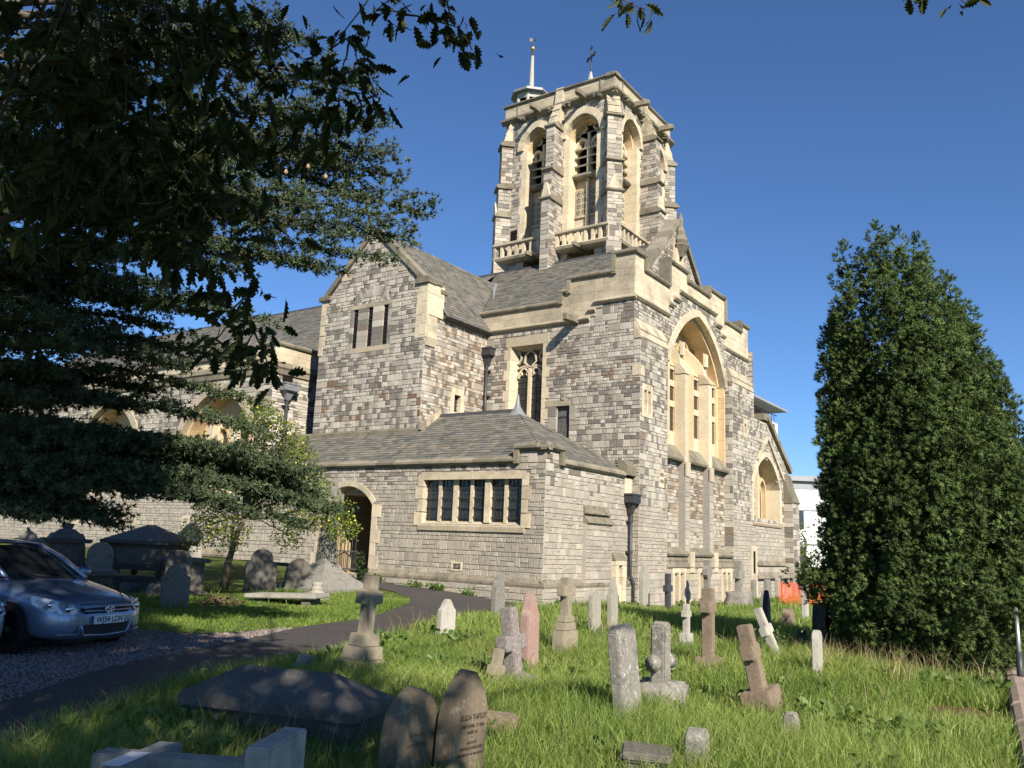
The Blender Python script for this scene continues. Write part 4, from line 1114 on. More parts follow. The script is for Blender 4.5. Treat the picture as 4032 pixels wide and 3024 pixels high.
    ashlar('tower_parapet', fr, [(a-.04, b+.04, 24.78)], 24.06, -.35, .05, .24, (.4, .9), colf=lime_old)
    mb = MB(); run_blocks(mb, fr, [(24.74, -.4), (24.74, .1), (24.8, .16), (24.86, .16), (24.92, .02), (24.92, -.4)], a-.16, b+.16, 1.0, cope_c)
    for q in (a+.75, b-.75): rect(mb, fr, q-.03, q+.03, 24.06, 24.78, 0, .09, cope_c())
    part(mb, 'coping', M['cope'])
    for c, hw in bays:
        gargoyle(fr, c+.1, 24.0, 1.0, .9)
        for s in (-.9, .9):   # carved bosses on the cornice
            mb = MB()
            for k in range(9):
                u = c+s+random.uniform(-.18, .18); z = 23.85+random.uniform(-.12, .12); r = random.uniform(.05, .09)
                prism(mb, fr, [(u+r*math.cos(t), z+r*math.sin(t)) for t in np.linspace(0, 2*math.pi, 6)[:-1]], .1, .24+random.uniform(0, .12), cope_c())
            part(mb, 'carved_boss', M['cope'])
def buttress(fr, u0, u1, top=True, k=1.0):
    """stepped buttress standing on a wall frame, between u0 and u1"""
    stages = [(11.0, 18.55, 1.1), (18.55, 20.1, .98), (20.1, 22.5, .86)]
    for z0_, z1_, d in stages:
        fd = Frame(fr.o+fr.n*d*k, fr.u, fr.n)
        masonry('tower_buttress', fd, lambda z: (u0-.01, u1+.01), z0_, z1_, [], lambda u, z: PAL_TOWER(), (.18, .32), (.22, .45))
        for side in (1, -1):
            o = fr.p(u1 if side > 0 else u0, 0, 0)
            fs_ = Frame(o, fr.n*(-1 if side > 0 else 1), fr.u*side)
            rng_ = (-d*k-.01, .3) if side > 0 else (-.3, d*k+.01)
            masonry('tower_buttress', fs_, lambda z, r_=rng_: r_, z0_, z1_, [], lambda u, z: PAL_TOWER(), (.16, .26), (.18, .42))
    mb = MB()
    for z, d, e in ((18.45, 1.1, .1), (20.02, .98, .14), (22.42, .86, .12)):
        pr_ = [(z, -.05), (z, d*k+.03), (z+.06, d*k+e), (z+.14, d*k+e), (z+.3, d*k-.14), (z+.3, -.05)]
        run(mb, fr, pr_, u0-.1, u1+.1, cope_c())
    # weathered top running back to the parapet
    c = (u0+u1)/2
    prs = [(22.7, -.05), (22.7, .78*k), (23.1, .62*k), (23.12, .66*k), (23.5, .42*k), (23.55, .46*k), (23.85, .28*k), (24.3, .2*k if top else .1), (24.95 if top else 23.9, .12), (24.95 if top else 23.9, -.05)]
    run(mb, fr, prs, u0+.02, u1-.02, lime_old())
    # gablet on the lower stage
    prism(mb, Frame(fr.p(0, 0, 1.1*k), fr.u, fr.n), [(u0-.03, 18.55), (u1+.03, 18.55), (c+.05, 19.35), (c-.05, 19.35)], -.25, .05, lime_c())
    part(mb, 'buttress_capping', M['cope'])
CM = -21.25
tower_face(TF, TX0, TX1, CM, bays=[(-22.55, .86), (-19.84, .98)])
tower_face(TS, TY0, TY1, (TY0+TY1)/2)
buttress(TF, CM-.24, CM+.24); buttress(TS, (TY0+TY1)/2-.24, (TY0+TY1)/2+.24)
for (cx, cy), (nx, ny) in (((TX1, TY0), (1, -1)), ((TX0, TY0), (-1, -1)), ((TX1, TY1), (1, 1))):
    n = Vector((nx, ny, 0)).normalized(); u = Vector((-n.y, n.x, 0))
    o = Vector((cx, cy, 0))-n*.42
    buttress(Frame(o, u, n), -.36, .36, top=False, k=.74)
mb = MB()
for fr, a, b in ((TN, -TX1, -TX0), (TWf, -TY1, -TY0)): rect(mb, fr, a, b, 10, 24.8, -.4, 0, PAL_TOWER())
rect(mb, TF, TX0, TX1, 24.2, 24.3, -6.4, 0, (.2, .2, .2)); part(mb, 'tower_wall', M['rubble'])
mb = MB(); rect(mb, TF, -24.05, -23.65, 16.9, 17.7, -.02, .026); part(mb, 'tower_slit', M['void'])
# octagonal bell cupola with pole, gilt ball and vane
cc = Vector((-23.85, 34.5, 0))
def octa(r, z, n=8):
    z -= .75; return [cc+Vector((r*math.cos(2*math.pi*(k+.5)/n), r*math.sin(2*math.pi*(k+.5)/n), z)) for k in range(n)]
mb = MB(); A, B_ = octa(.78, 24.3), octa(.78, 25.3); mb.add(A+B_, [(k, (k+1) % 8, 8+(k+1) % 8, 8+k) for k in range(8)])
for k in range(8):
    a = 2*math.pi*(k+.5)/8; c = cc+Vector((.78*math.cos(a), .78*math.sin(a), 0)); tube(mb, [c+Vector((0, 0, 24.45)), c+Vector((0, 0, 25.65))], .09, 6)
A, B_ = octa(.84, 26.1), octa(.84, 26.45); mb.add(A+B_, [(k, (k+1) % 8, 8+(k+1) % 8, 8+k) for k in range(8)])
cup = part(mb, 'cupola', M['white_timber'])
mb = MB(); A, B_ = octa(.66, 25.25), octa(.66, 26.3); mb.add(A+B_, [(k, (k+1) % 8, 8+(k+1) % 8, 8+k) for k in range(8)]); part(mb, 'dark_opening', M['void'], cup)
mb = MB(); vs_ = octa(1.12, 26.42)+octa(1.12, 26.55)+octa(.5, 26.8)+octa(.06, 26.95); mb.add(vs_, [(i*8+k, i*8+(k+1) % 8, i*8+8+(k+1) % 8, i*8+8+k) for i in range(3) for k in range(8)]+[tuple(range(8))]); part(mb, 'cupola_roof', M['lead'], cup)
mb = MB(); tube(mb, [cc+Vector((0, 0, 26.1)), cc+Vector((0, 0, 28.3))], [.15, .08], 8); part(mb, 'pole', M['white_timber'], cup)
mb = MB(); tube(mb, [cc+Vector((0, 0, 28.25)), cc+Vector((0, 0, 28.3)), cc+Vector((0, 0, 28.55)), cc+Vector((0, 0, 29.35))], [.1, .1, .03, .02], 8)
for z, l in ((29.15, .16), (29.3, .1)): tube(mb, [cc+Vector((-l, 0, z)), cc+Vector((l, .05, z+.05))], .025, 6)
rect(mb, Frame(cc, (.8, .6, 0), (.6, -.8, 0)), -.2, .02, 29.1, 29.32, -.01, .01)
part(mb, 'weather_vane', M['iron'], cup)
mb = MB(); tube(mb, [cc+Vector((0, 0, 28.68+.13*math.sin(t))) for t in np.linspace(-1.5, 1.5, 9)], [.13*math.cos(t)+.005 for t in np.linspace(-1.5, 1.5, 9)], 12); part(mb, 'gilt_ball', M['gold'], cup, smooth_shade=True)
c2 = Vector((-21.4, 36.7, 0))
mb = MB(); tube(mb, [c2+Vector((0, 0, 24.2)), c2+Vector((0, 0, 27.2)), c2+Vector((0, 0, 27.65))], [.16, .15, .06], 6); post = part(mb, 'cross_post', M['white_timber'])
mb = MB(); fr = Frame(c2, (.85, -.5, 0), (-.5, -.85, 0))
tube(mb, [c2+Vector((0, 0, 27.6)), c2+Vector((0, 0, 29.1))], .045, 6); rect(mb, fr, -.38, .38, 28.52, 28.64, -.03, .03)
for q in ((-.38, 28.58), (.38, 28.58), (0, 29.1), (0, 28.58)):
    for a in range(4): prism(mb, fr, [(q[0]+.1*math.cos(a*1.57)+.06*math.cos(t), q[1]+.1*math.sin(a*1.57)+.06*math.sin(t)) for t in np.linspace(0, 6.28, 6)[:-1]], -.02, .02)
part(mb, 'iron_cross', M['iron'], post)

# ---- individual porch stones: the 300 largest stay separate objects ---------
INDIV.sort(key=lambda s: -s[0])
rest = {}
for i, (sz, wall, fr, a, b, z0_, z1_, c, _) in enumerate(INDIV):
    if i < 300:
        mb = MB(); stone_geo(mb, fr, a, b, z0_, z1_, c); part(mb, 'stone', M['rubble'], wall)
    else:
        mb = rest.setdefault(wall.name, (wall, MB()))[1]; stone_geo(mb, fr, a, b, z0_, z1_, c)
for wall, mb in rest.values(): part(mb, 'stone_facing', M['rubble'], wall, kind='stuff')
# ------------------------------------------------------------------ ground, path, gravel, kerb
mb = MB()
xs = np.concatenate([np.linspace(-400, -50, 12), np.linspace(-46, 14, 121), np.linspace(18, 300, 12)])
ys = np.concatenate([np.linspace(-200, -10, 10), np.linspace(-8, 48, 113), np.linspace(55, 700, 14)])
gv = [(x, y, ground_z(x, y)) for y in ys for x in xs]; nx = len(xs)
gf = [(j*nx+i, j*nx+i+1, (j+1)*nx+i+1, (j+1)*nx+i) for j in range(len(ys)-1) for i in range(nx-1)]
mb.add(gv, gf)
m, nt, b = new_mat('turf'); b.inputs['Roughness'].default_value = .95; b.inputs['Specular IOR Level'].default_value = .1
f1, h1 = noise_fac(nt, 1.3, 6, .7, .35, .65); f2, _ = noise_fac(nt, 22, 6, .7, .3, .7)
c = mixc(nt, f1, (.05, .085, .014), (.09, .14, .026)); c = mixc(nt, f2, c, (.065, .07, .022))
nt.links.new(c, b.inputs['Base Color']); bump(nt, b, h1, .5, .05)
M['turf'] = m
g = mb.obj('ground', M['turf'], smooth_shade=True); tag(g, kind='structure')

def strip(mb, Lp, Rp, lift, na=24, nc=8):
    def res(P, n):
        P = [Vector((*p, 0)) for p in P]; D = [0]
        for a, b_ in zip(P, P[1:]): D.append(D[-1]+(b_-a).length)
        out = []
        for i in range(n+1):
            s = D[-1]*i/n; k = max(j for j in range(len(D)-1) if D[j] <= s+1e-9); t = (s-D[k])/max(1e-9, D[k+1]-D[k]); out.append(P[k].lerp(P[k+1], t))
        return out
    vs_ = []; fs = []; ROW = []
    for (a0, b0), (a1, b1) in zip(zip(Lp, Rp), zip(Lp[1:], Rp[1:])):
        for i in range(na):
            t = i/na; ROW.append((Vector((*a0, 0)).lerp(Vector((*a1, 0)), t), Vector((*b0, 0)).lerp(Vector((*b1, 0)), t)))
    ROW.append((Vector((*Lp[-1], 0)), Vector((*Rp[-1], 0))))
    for a, b_ in ROW:
        wa = .07*mnoise.noise(Vector((a.x*1.1, a.y*1.1, 3))); wb = .07*mnoise.noise(Vector((b_.x*1.1, b_.y*1.1, 7)))
        for k in range(nc+1):
            p = a.lerp(b_, k/nc); 
            if k == 0: p = p+(a-b_).normalized()*wa
            if k == nc: p = p+(a-b_).normalized()*wb
            vs_.append((p.x, p.y, ground_z(p.x, p.y)+lift))
    for i in range(len(ROW)-1):
        for k in range(nc): fs.append((i*(nc+1)+k, i*(nc+1)+k+1, (i+1)*(nc+1)+k+1, (i+1)*(nc+1)+k))
    mb.add(vs_, fs)
def in_poly(x, y, P):
    c = False; n = len(P)
    for i in range(n):
        (x1, y1), (x2, y2) = P[i], P[i-1]
        if (y1 > y) != (y2 > y) and x < (x2-x1)*(y-y1)/(y2-y1)+x1: c = not c
    return c
PL = [(-5.2, -4.0), (-7.3, 1.0), (-9.34, 4.44), (-10.81, 7.0), (-12.45, 10.85), (-13.67, 14.25), (-14.66, 16.16), (-15.55, 17.68), (-16.5, 18.75), (-18.4, 19.6), (-20.4, 19.9), (-23.6, 20.1)]
PR = [(-2.6, -4.9), (-5.0, -.5), (-6.72, 3.26), (-8.4, 6.1), (-10.2, 10.2), (-11.75, 13.9), (-12.4, 16.2), (-12.75, 18.2), (-13.0, 20.3), (-15.0, 21.2), (-19.0, 21.2), (-23.6, 21.2)]
PATH_POLY = PL+PR[::-1]
PL2 = [(-13.6, 20.4), (-13.5, 24), (-13.5, 27.2), (-13.25, 33), (-13.25, 44)]; PR2 = [(-12.86, 18.6), (-12.9, 23), (-12.9, 26), (-12.6, 31), (-12.5, 44)]
PATH_POLY2 = PL2+PR2[::-1]
m, nt, b = new_mat('asphalt'); b.inputs['Roughness'].default_value = .85; b.inputs['Specular IOR Level'].default_value = .3
f1, _ = noise_fac(nt, .9, 7, .7, .35, .68); f2, h2 = noise_fac(nt, 90, 4, .7, .3, .7)
c = mixc(nt, f1, (.028, .026, .026), (.062, .056, .052)); c = mixc(nt, f2, c, (.075, .068, .064)); nt.links.new(c, b.inputs['Base Color']); bump(nt, b, h2, .5, .008)
M['asphalt'] = m
mb = MB(); strip(mb, PL, PR, .02); o = mb.obj('path', M['asphalt'], smooth_shade=True); tag(o, kind='structure')
mb = MB(); strip(mb, PL2, PR2, .026); o = mb.obj('path', M['asphalt'], smooth_shade=True); tag(o, kind='structure')
# gravel parking strip beside the path
GL = [(-24, -6), (-26, 0), (-26, 4.2), (-22, 6.0), (-17, 7.6), (-12.9, 9.0), (-12.7, 9.8), (-12.75, 10.9)]
GR = [(-6.2, -4), (-7.2, 1.0), (-9.0, 4.4), (-9.9, 5.6), (-10.7, 7.0), (-11.4, 8.5), (-11.95, 9.8), (-12.5, 11.1)]
GRAVEL_POLY = GL+GR[::-1]
m, nt, b = new_mat('gravel'); b.inputs['Roughness'].default_value = .95
f1, h1 = noise_fac(nt, 38, 4, .8, .35, .65); f2, _ = noise_fac(nt, 1.0, 4, .6, .45, .65)
c = mixc(nt, f1, (.10, .072, .066), (.27, .21, .195)); c = mixc(nt, f2, c, (.075, .058, .05)); nt.links.new(c, b.inputs['Base Color']); bump(nt, b, h1, 1, .03)
M['gravel'] = m
mb = MB(); strip(mb, GL, GR, .012, 16, 20); o = mb.obj('gravel_parking', M['gravel']); tag(o, kind='structure')
# loose gravel stones
n = 13000; pos = []
while len(pos) < n:
    x = rng.uniform(-15, -9); y = rng.uniform(3.6, 11)
    if in_poly(x, y, GRAVEL_POLY) and rng.random() < (1 if x > -12.6 else .35): pos.append((x, y, ground_z(x, y)+.02))
pos = np.array(pos); oc = np.array([(1, 0, 0), (0, 1, 0), (-1, 0, 0), (0, -1, 0), (.2, .2, .8), (0, 0, -.6)], float)
of = np.array([(0, 1, 4), (1, 2, 4), (2, 3, 4), (3, 0, 4), (1, 0, 5), (2, 1, 5), (3, 2, 5), (0, 3, 5)])
v, f = scatter(oc, of, rand_rot(n), pos, rng.uniform(.008, .022, n))
k = rng.uniform(.6, 1.25, n)[:, None]; tint = np.where(rng.random(n)[:, None] < .5, np.array([[.28, .22, .205]]), np.array([[.23, .195, .18]]))*k
gm, nt, b = new_mat('gravel_stone'); nt.links.new(attr(nt), b.inputs['Base Color']); b.inputs['Roughness'].default_value = .9
o = np_mesh('gravel', v, f, np.repeat(tint, 8, axis=0), gm); tag(o, 'loose pinkish gravel along the edge of the path', 'gravel', kind='stuff')

# pavement outside, low kerb of rounded coping stones on the right
m = plain('pavement_slabs', (.24, .215, .19), .9, 0, .2, .3, 6, .3); M['paving'] = m
KL = [(-.55, 4.5), (-.62, 7.5), (-.79, 9.35), (-.94, 10.7), (-1.1, 12.33), (-1.33, 14.57), (-1.74, 18.29), (-2.2, 23), (-2.9, 30)]
mb = MB(); strip(mb, [(x+.3, y) for x, y in KL], [(x+6, y) for x, y in KL], .03, 8, 6); o = mb.obj('pavement', m); tag(o, kind='structure')
kw = thing('kerb_wall', 'low wall of rounded sandstone coping blocks along the right edge of the grass', 'low wall', (-.8, 9.4, 0))
km = stone_mat('kerb_sandstone', base=(.33, .26, .205), stain=(.13, .12, .09), stain_amt=.6, lichen=(.42, .38, .3), lich_amt=.4, fine=25, bmp=.6, sscale=3)
Lk = [Vector((*p, 0)) for p in KL]; D = [0]
for a, b_ in zip(Lk, Lk[1:]): D.append(D[-1]+(b_-a).length)
def kat(s):
    k = max(j for j in range(len(D)-1) if D[j] <= s+1e-6); t = (s-D[k])/(D[k+1]-D[k]); return Lk[k].lerp(Lk[k+1], t)
s = 0
while s < D[-1]-1.3:
    l = random.uniform(1.0, 1.4); a, b_ = kat(s+.012), kat(s+l-.012); d = (b_-a).normalized(); nr = Vector((d.y, -d.x, 0)); s += l
    prof = [(-.0, -.1), (.0, .10), (.03, .155), (.10, .185), (.2, .185), (.27, .155), (.3, .1), (.3, -.1)]; dz = random.uniform(-.015, .015); tl = random.uniform(-.02, .02)
    mb = MB(); vs_ = []
    for q in (0, .5, 1):
        p = a.lerp(b_, q)
        for w_, z_ in prof: vs_.append(p+nr*w_+Vector((0, 0, ground_z(p.x, p.y)+z_+dz+tl*q+.012*(q == .5))))
    n_ = len(prof); fs = [(i*n_+k, i*n_+(k+1) % n_, i*n_+n_+(k+1) % n_, i*n_+n_+k) for i in range(2) for k in range(n_)]+[tuple(range(n_)), tuple(range(2*n_, 3*n_))]
    mb.add(vs_, fs); o = mb.obj('coping_stone', km, kw); o.matrix_parent_inverse = Matrix.Translation((.8, -9.4, 0))
# metal post and pavement-side pole at the right edge
gp = thing('metal_post', 'grey tubular metal post with black foot on the pavement at the right edge', 'post', (-1.12, 14.4, 0))
mt = plain('galvanised_steel', (.42, .43, .44), .4, .7, .5, .1, 9)
mb = MB(); tube(mb, [(.0, 0, .35), (-.02, .25, 1.1)], .03, 10); mb.obj('pole', mt, gp, True)
mb = MB(); tube(mb, [(0, -.05, 0), (.0, 0, .5)], .045, 10); mb.obj('foot', M['iron'], gp, True)
# bare patch of fallen yew needles
np_ = [( -1.4+.5*math.cos(a)*(1+.25*math.sin(3*a)), 11.3+.75*math.sin(a)*(1+.2*math.cos(2*a))) for a in np.linspace(0, 2*math.pi, 25)[:-1]]
mb = MB(); vs_ = [(-1.4, 11.3, ground_z(-1.4, 11.3)+.05)]+[(x, y, ground_z(x, y)+.008) for x, y in np_]
mb.add(vs_, [(0, 1+i, 1+(i+1) % 24) for i in range(24)]); m = plain('needle_litter', (.13, .07, .045), .95, 0, .1, .5, 40, .8)
o = mb.obj('needle_litter', m, smooth_shade=True); tag(o, 'brown patch of fallen needles beside the kerb', 'needle litter', kind='stuff')
BARE = np_
# ------------------------------------------------------------------ gravestones
import bmesh
G = {}
G['lichen'] = stone_mat('lichen_grey_stone', base=(.235, .222, .195), stain=(.07, .067, .06), stain_amt=.8, lichen=(.62, .60, .53), lich_amt=.8, fine=30, bmp=.7, sscale=7, ls=22)
G['pale'] = stone_mat('pale_headstone', base=(.30, .285, .245), stain=(.16, .15, .13), stain_amt=.7, lichen=(.6, .58, .5), lich_amt=.4, fine=20, bmp=.4, sscale=4, ls=18)
G['grey'] = stone_mat('grey_headstone', base=(.20, .19, .17), stain=(.09, .085, .075), stain_amt=.7, lichen=(.45, .44, .38), lich_amt=.5, fine=24, bmp=.5, sscale=5, ls=18)
G['brown'] = stone_mat('brown_sandstone', base=(.215, .165, .12), stain=(.09, .075, .06), stain_amt=.7, lichen=(.4, .36, .28), lich_amt=.4, fine=24, bmp=.5, sscale=4, ls=16)
G['tan'] = stone_mat('tan_stone', base=(.265, .23, .17), stain=(.12, .10, .075), stain_amt=.6, lichen=(.45, .42, .33), lich_amt=.35, fine=24, bmp=.4, sscale=4, ls=16)
G['pink'] = stone_mat('pink_granite', base=(.31, .20, .17), stain=(.40, .36, .33), stain_amt=.6, lichen=(.5, .46, .42), lich_amt=.3, fine=60, bmp=.2, sscale=3, ls=16)
G['granite'] = stone_mat('speckled_granite', base=(.22, .19, .18), stain=(.08, .075, .075), stain_amt=.7, lichen=(.62, .6, .56), lich_amt=.7, fine=60, bmp=.4, sscale=14, ls=35)
G['slate'] = stone_mat('dark_slate_stone', base=(.052, .054, .06), stain=(.02, .02, .022), stain_amt=.5, lichen=(.3, .3, .29), lich_amt=.22, fine=20, bmp=.2, sscale=5, rough=.6, ls=20)
G['near'] = stone_mat('near_headstone', base=(.175, .14, .10), stain=(.045, .04, .033), stain_amt=.85, lichen=(.46, .40, .28), lich_amt=.45, fine=26, bmp=.4, sscale=2.6, ls=6)
G['tomb'] = stone_mat('tomb_stone', base=(.12, .11, .097), stain=(.05, .046, .04), stain_amt=.6, lichen=(.32, .31, .28), lich_amt=.4, fine=24, bmp=.5, sscale=3, ls=10)
G['white'] = stone_mat('white_marble', base=(.40, .38, .335), stain=(.17, .16, .14), stain_amt=.8, lichen=(.33, .31, .25), lich_amt=.5, fine=20, bmp=.3, sscale=5, ls=14)

LOC = Frame((0, 0, 0), (0, 1, 0), (1, 0, 0))      # local: width along y, front looks to +x
def finish(mb, name, mat, parent=None, bev=.008, rough=0.0, smooth_shade=False, sub=0):
    bm = bmesh.new(); m = mb.mesh(name); bm.from_mesh(m)
    bmesh.ops.remove_doubles(bm, verts=bm.verts, dist=1e-5)
    bmesh.ops.recalc_face_normals(bm, faces=bm.faces)
    if sub: bmesh.ops.subdivide_edges(bm, edges=bm.edges, cuts=sub, use_grid_fill=True)
    if bev: bmesh.ops.bevel(bm, geom=[e for e in bm.edges if e.is_manifold and e.calc_face_angle(0) > .5], offset=bev, segments=2, affect='EDGES', clamp_overlap=True)
    if rough:
        o_ = Vector((random.uniform(0, 50),)*3)
        for v_ in bm.verts: v_.co += mnoise.noise_vector(v_.co*6+o_)*rough
    bm.to_mesh(m); bm.free(); m.materials.append(mat)
    if smooth_shade: m.polygons.foreach_set('use_smooth', [True]*len(m.polygons))
    o = bpy.data.objects.new(name, m); link(o, parent); return o

def outline(kind, W, H):
    w = W/2
    if kind == 'lancet':
        a = arch_pts(0, w, H*.52, H*.48, 10) if H*.48 > w else arch_pts(0, w, H-w*1.4, w*1.4, 10)
        return [(-w*.94, -.15), (w*.94, -.15)]+a[::-1]
    if kind == 'round': return [(-w, -.15), (w, -.15)]+[(w*math.cos(t), H-w+w*math.sin(t)) for t in np.linspace(0, math.pi, 15)]
    if kind == 'shoulder':
        s = w*.72; return [(-w, -.15), (w, -.15), (w, H-w*.95), (w*.86, H-w*.85), (s, H-w*.8)]+[(s*math.cos(t), H-s+s*math.sin(t)) for t in np.linspace(.1, math.pi-.1, 11)]+[(-s, H-w*.8), (-w*.86, H-w*.85), (-w, H-w*.95)]
    if kind == 'ogee':
        return [(-w, -.15), (w, -.15), (w, H*.72), (w*.9, H*.8), (w*.62, H*.82), (w*.5, H*.9), (w*.22, H*.94), (0, H), (-w*.22, H*.94), (-w*.5, H*.9), (-w*.62, H*.82), (-w*.9, H*.8), (-w, H*.72)]
    if kind == 'gable': return [(-w, -.15), (w, -.15), (w*.98, H*.74), (w*.7, H*.8), (w*.4, H*.93), (.1*w, H), (-.1*w, H), (-w*.4, H*.93), (-w*.7, H*.8), (-w*.98, H*.74)]
    if kind == 'slab': return [(-w, -.15), (w, -.15), (w*.97, H*.94), (w*.5, H), (-w*.55, H*.99), (-w*.98, H*.93)]
    if kind == 'segment': return [(-w, -.15), (w, -.15), (w, H*.84)]+[(w*math.cos(t), H*.84+H*.16*math.sin(t)) for t in np.linspace(.2, math.pi-.2, 9)]+[(-w, H*.84)]
    if kind == 'broken': return [(-w, -.15), (w, -.15), (w*.9, H*.7), (w*.3, H), (-w*.3, H*.86), (-w*.9, H*.95)]

def place(o, x, y, rz=0, lx=0, ly=0, dz=0):
    """rz turns about z; lx, ly lean the top by so many metres per metre along world x and y"""
    o.location = (x, y, ground_z(x, y)+dz)
    ax = Matrix.Identity(3); up = Vector((lx, ly, 1)).normalized(); q = Vector((0, 0, 1)).rotation_difference(up)
    o.rotation_euler = (q.to_matrix() @ Matrix.Rotation(math.radians(rz), 3, 'Z')).to_euler(); return o

def headstone(kind, label, mat, x, y, W, H, T=.12, rz=0, lx=0, ly=0, name='headstone', group='headstones in the long grass', rough=.0, moulding=False):
    mb = MB(); prism(mb, LOC, outline(kind, W, H), -T/2, T/2)
    o = finish(mb, name, G[mat], None, .012, rough); tag(o, label, 'gravestone', group); place(o, x, y, rz, lx, ly)
    return o

def cross(label, mat, x, y, H, arm, sw, T, base=(), rz=0, lx=0, ly=0, armz=.66, group='grave crosses in the long grass', round_arm=False, wheel=False, rough=0, taper=.0, bmat=None):
    """base: list of (half width, half depth, height) steps from the ground up"""
    t = thing('grave_cross', label, 'grave cross', (0, 0, 0), group=group); z = -.12
    for i, (w_, d_, h_) in enumerate(base):
        mb = MB(); hh = h_+(.12 if i == 0 else 0); prism(mb, LOC, [(-w_, z), (w_, z), (w_*.94, z+hh), (-w_*.94, z+hh)], -d_, d_); finish(mb, 'base_step', G[bmat or mat], t, .012, rough*1.0); z += hh
    s = sw/2; za = z+(H-z)*armz; a = arm/2; ah = sw*.52
    mb = MB()
    s2 = s*(1+taper)
    if round_arm:
        prism(mb, LOC, [(-s2, z-.02), (s2, z-.02), (s, H), (s*.4, H+.02), (-s, H-.01)], -T/2, T/2)
        o = finish(mb, 'shaft', G[mat], t, .02, rough)
        for sg in (-1, 1):
            mb = MB(); tube(mb, [(0, sg*s*.8, za), (0, sg*a*.7, za), (0, sg*a, za)], [sw*.34, sw*.42, sw*.5], 12); finish(mb, 'arm', G[mat], t, 0, rough, True)
    else:
        prism(mb, LOC, [(-s2, z-.02), (s2, z-.02), (s, za-ah), (a, za-ah), (a, za+ah), (s, za+ah), (s*.96, H), (-s*.96, H), (-s, za+ah), (-a, za+ah), (-a, za-ah), (-s, za-ah)], -T/2, T/2)
        finish(mb, 'cross', G[mat], t, .012, rough)
    if wheel:
        mb = MB(); R = a*.82; pts = [(R*math.cos(q), za+R*math.sin(q)) for q in np.linspace(0, 2*math.pi, 25)]
        bar(mb, LOC, pts, sw*.42, -T*.4, T*.4); finish(mb, 'wheel', G[mat], t, .006)
    place(t, x, y, rz, lx, ly); return t

def block(mb, w_, d_, z0_, z1_, tp=1.0): prism(mb, LOC, [(-w_, z0_), (w_, z0_), (w_*tp, z1_), (-w_*tp, z1_)], -d_, d_)

# crosses
cross('tan stone cross on three steps standing at the path edge', 'tan', -7.8, 8.0, 1.27, .36, .15, .15, [(.25, .22, .24), (.20, .17, .16), (.15, .13, .15)], lx=.05, ly=.03, armz=.62)
cross('speckled granite cross leaning to the left with a displaced base', 'granite', -5.88, 8.66, .96, .44, .17, .16, [], lx=-.11, ly=-.06, armz=.62)
o = MB(); block(o, .15, .14, -.1, .2); o = finish(o, 'cross_base', G['granite'], None, .02, .01); tag(o, 'lichen speckled granite block at the foot of the leaning granite cross', 'stone block'); place(o, -5.72, 8.62, 20, .2, .1)
cross('tan stone cross on a stepped inscribed slab beyond the leaning granite cross', 'tan', -6.98, 11.6, 1.25, .36, .15, .14, [(.24, .10, .45), (.18, .09, .12), (.14, .085, .1)], armz=.64)
cross('slim dark slate cross close to the church wall', 'slate', -11.16, 24.6, 1.2, .44, .19, .14, armz=.66)
cross('lichen covered cross with thick round arms on a boulder base', 'lichen', -4.05, 8.75, .95, .42, .18, .17, [], round_arm=True, rough=.008, armz=.62)
o = MB(); block(o, .30, .26, -.1, .34, .78); o = finish(o, 'boulder', G['lichen'], None, .03, .05, True, sub=3); tag(o, 'rugged grey boulder carrying the round armed cross', 'boulder'); place(o, -4.05, 8.75, 10)
cross('small tan cross tilted to the right behind the two near dark headstones', 'tan', -5.95, 8.28, .50, .24, .11, .11, [], lx=.12, ly=.06, armz=.62)
cross('tall reddish cross with a thick head on a two step base', 'brown', -4.75, 11.85, 1.2, .30, .15, .15, [(.30, .26, .12), (.17, .15, .13)], armz=.72)
cross('small white cross on a stepped pedestal right of the lichen slab', 'white', -6.18, 14.4, .82, .24, .11, .11, [(.16, .12, .16), (.12, .09, .16)], armz=.66)
cross('white marble cross leaning far to the left on a tipped base', 'white', -4.22, 13.5, .95, .34, .13, .12, [], lx=-.36, ly=-.2, armz=.68)
o = MB(); block(o, .18, .16, -.1, .16); o = finish(o, 'cross_base', G['white'], None, .015, .006); tag(o, 'tipped white marble base block under the far leaning cross', 'stone block'); place(o, -3.98, 13.45, 10, -.1, .1)
cross('brown stone cross leaning left with a tapering pedestal', 'brown', -3.14, 9.45, .98, .27, .15, .15, [(.22, .16, .3)], lx=-.20, ly=-.12, armz=.58, taper=.25)
cross('black polished cross beside the yew', 'slate', -4.06, 15.3, .95, .30, .17, .15, [(.16, .14, .1)], armz=.62)
cross('rough rustic cross on a boulder with a small plate at the church wall', 'lichen', -11.84, 32.7, 1.75, .62, .30, .26, [], rough=.03, armz=.72)
o = MB(); block(o, .55, .42, -.1, .55, .55); o = finish(o, 'boulder', G['grey'], None, .03, .08, True, sub=3); tag(o, 'grey boulder under the rustic cross by the church wall', 'boulder'); place(o, -11.8, 32.6)
cross('tall wheel headed cross close to the cellar windows', 'grey', -12.3, 30.6, 1.75, .52, .22, .2, [(.26, .24, .35)], wheel=True, armz=.68)
cross('distant grey cross in the row beside the far buttress', 'grey', -12.7, 40.5, 1.1, .48, .2, .16, lx=.06, armz=.64)
cross('tall pale cross farthest back beside the bushes', 'pale', -12.4, 44.0, 1.45, .5, .22, .18, [(.3, .25, .2)], armz=.66)
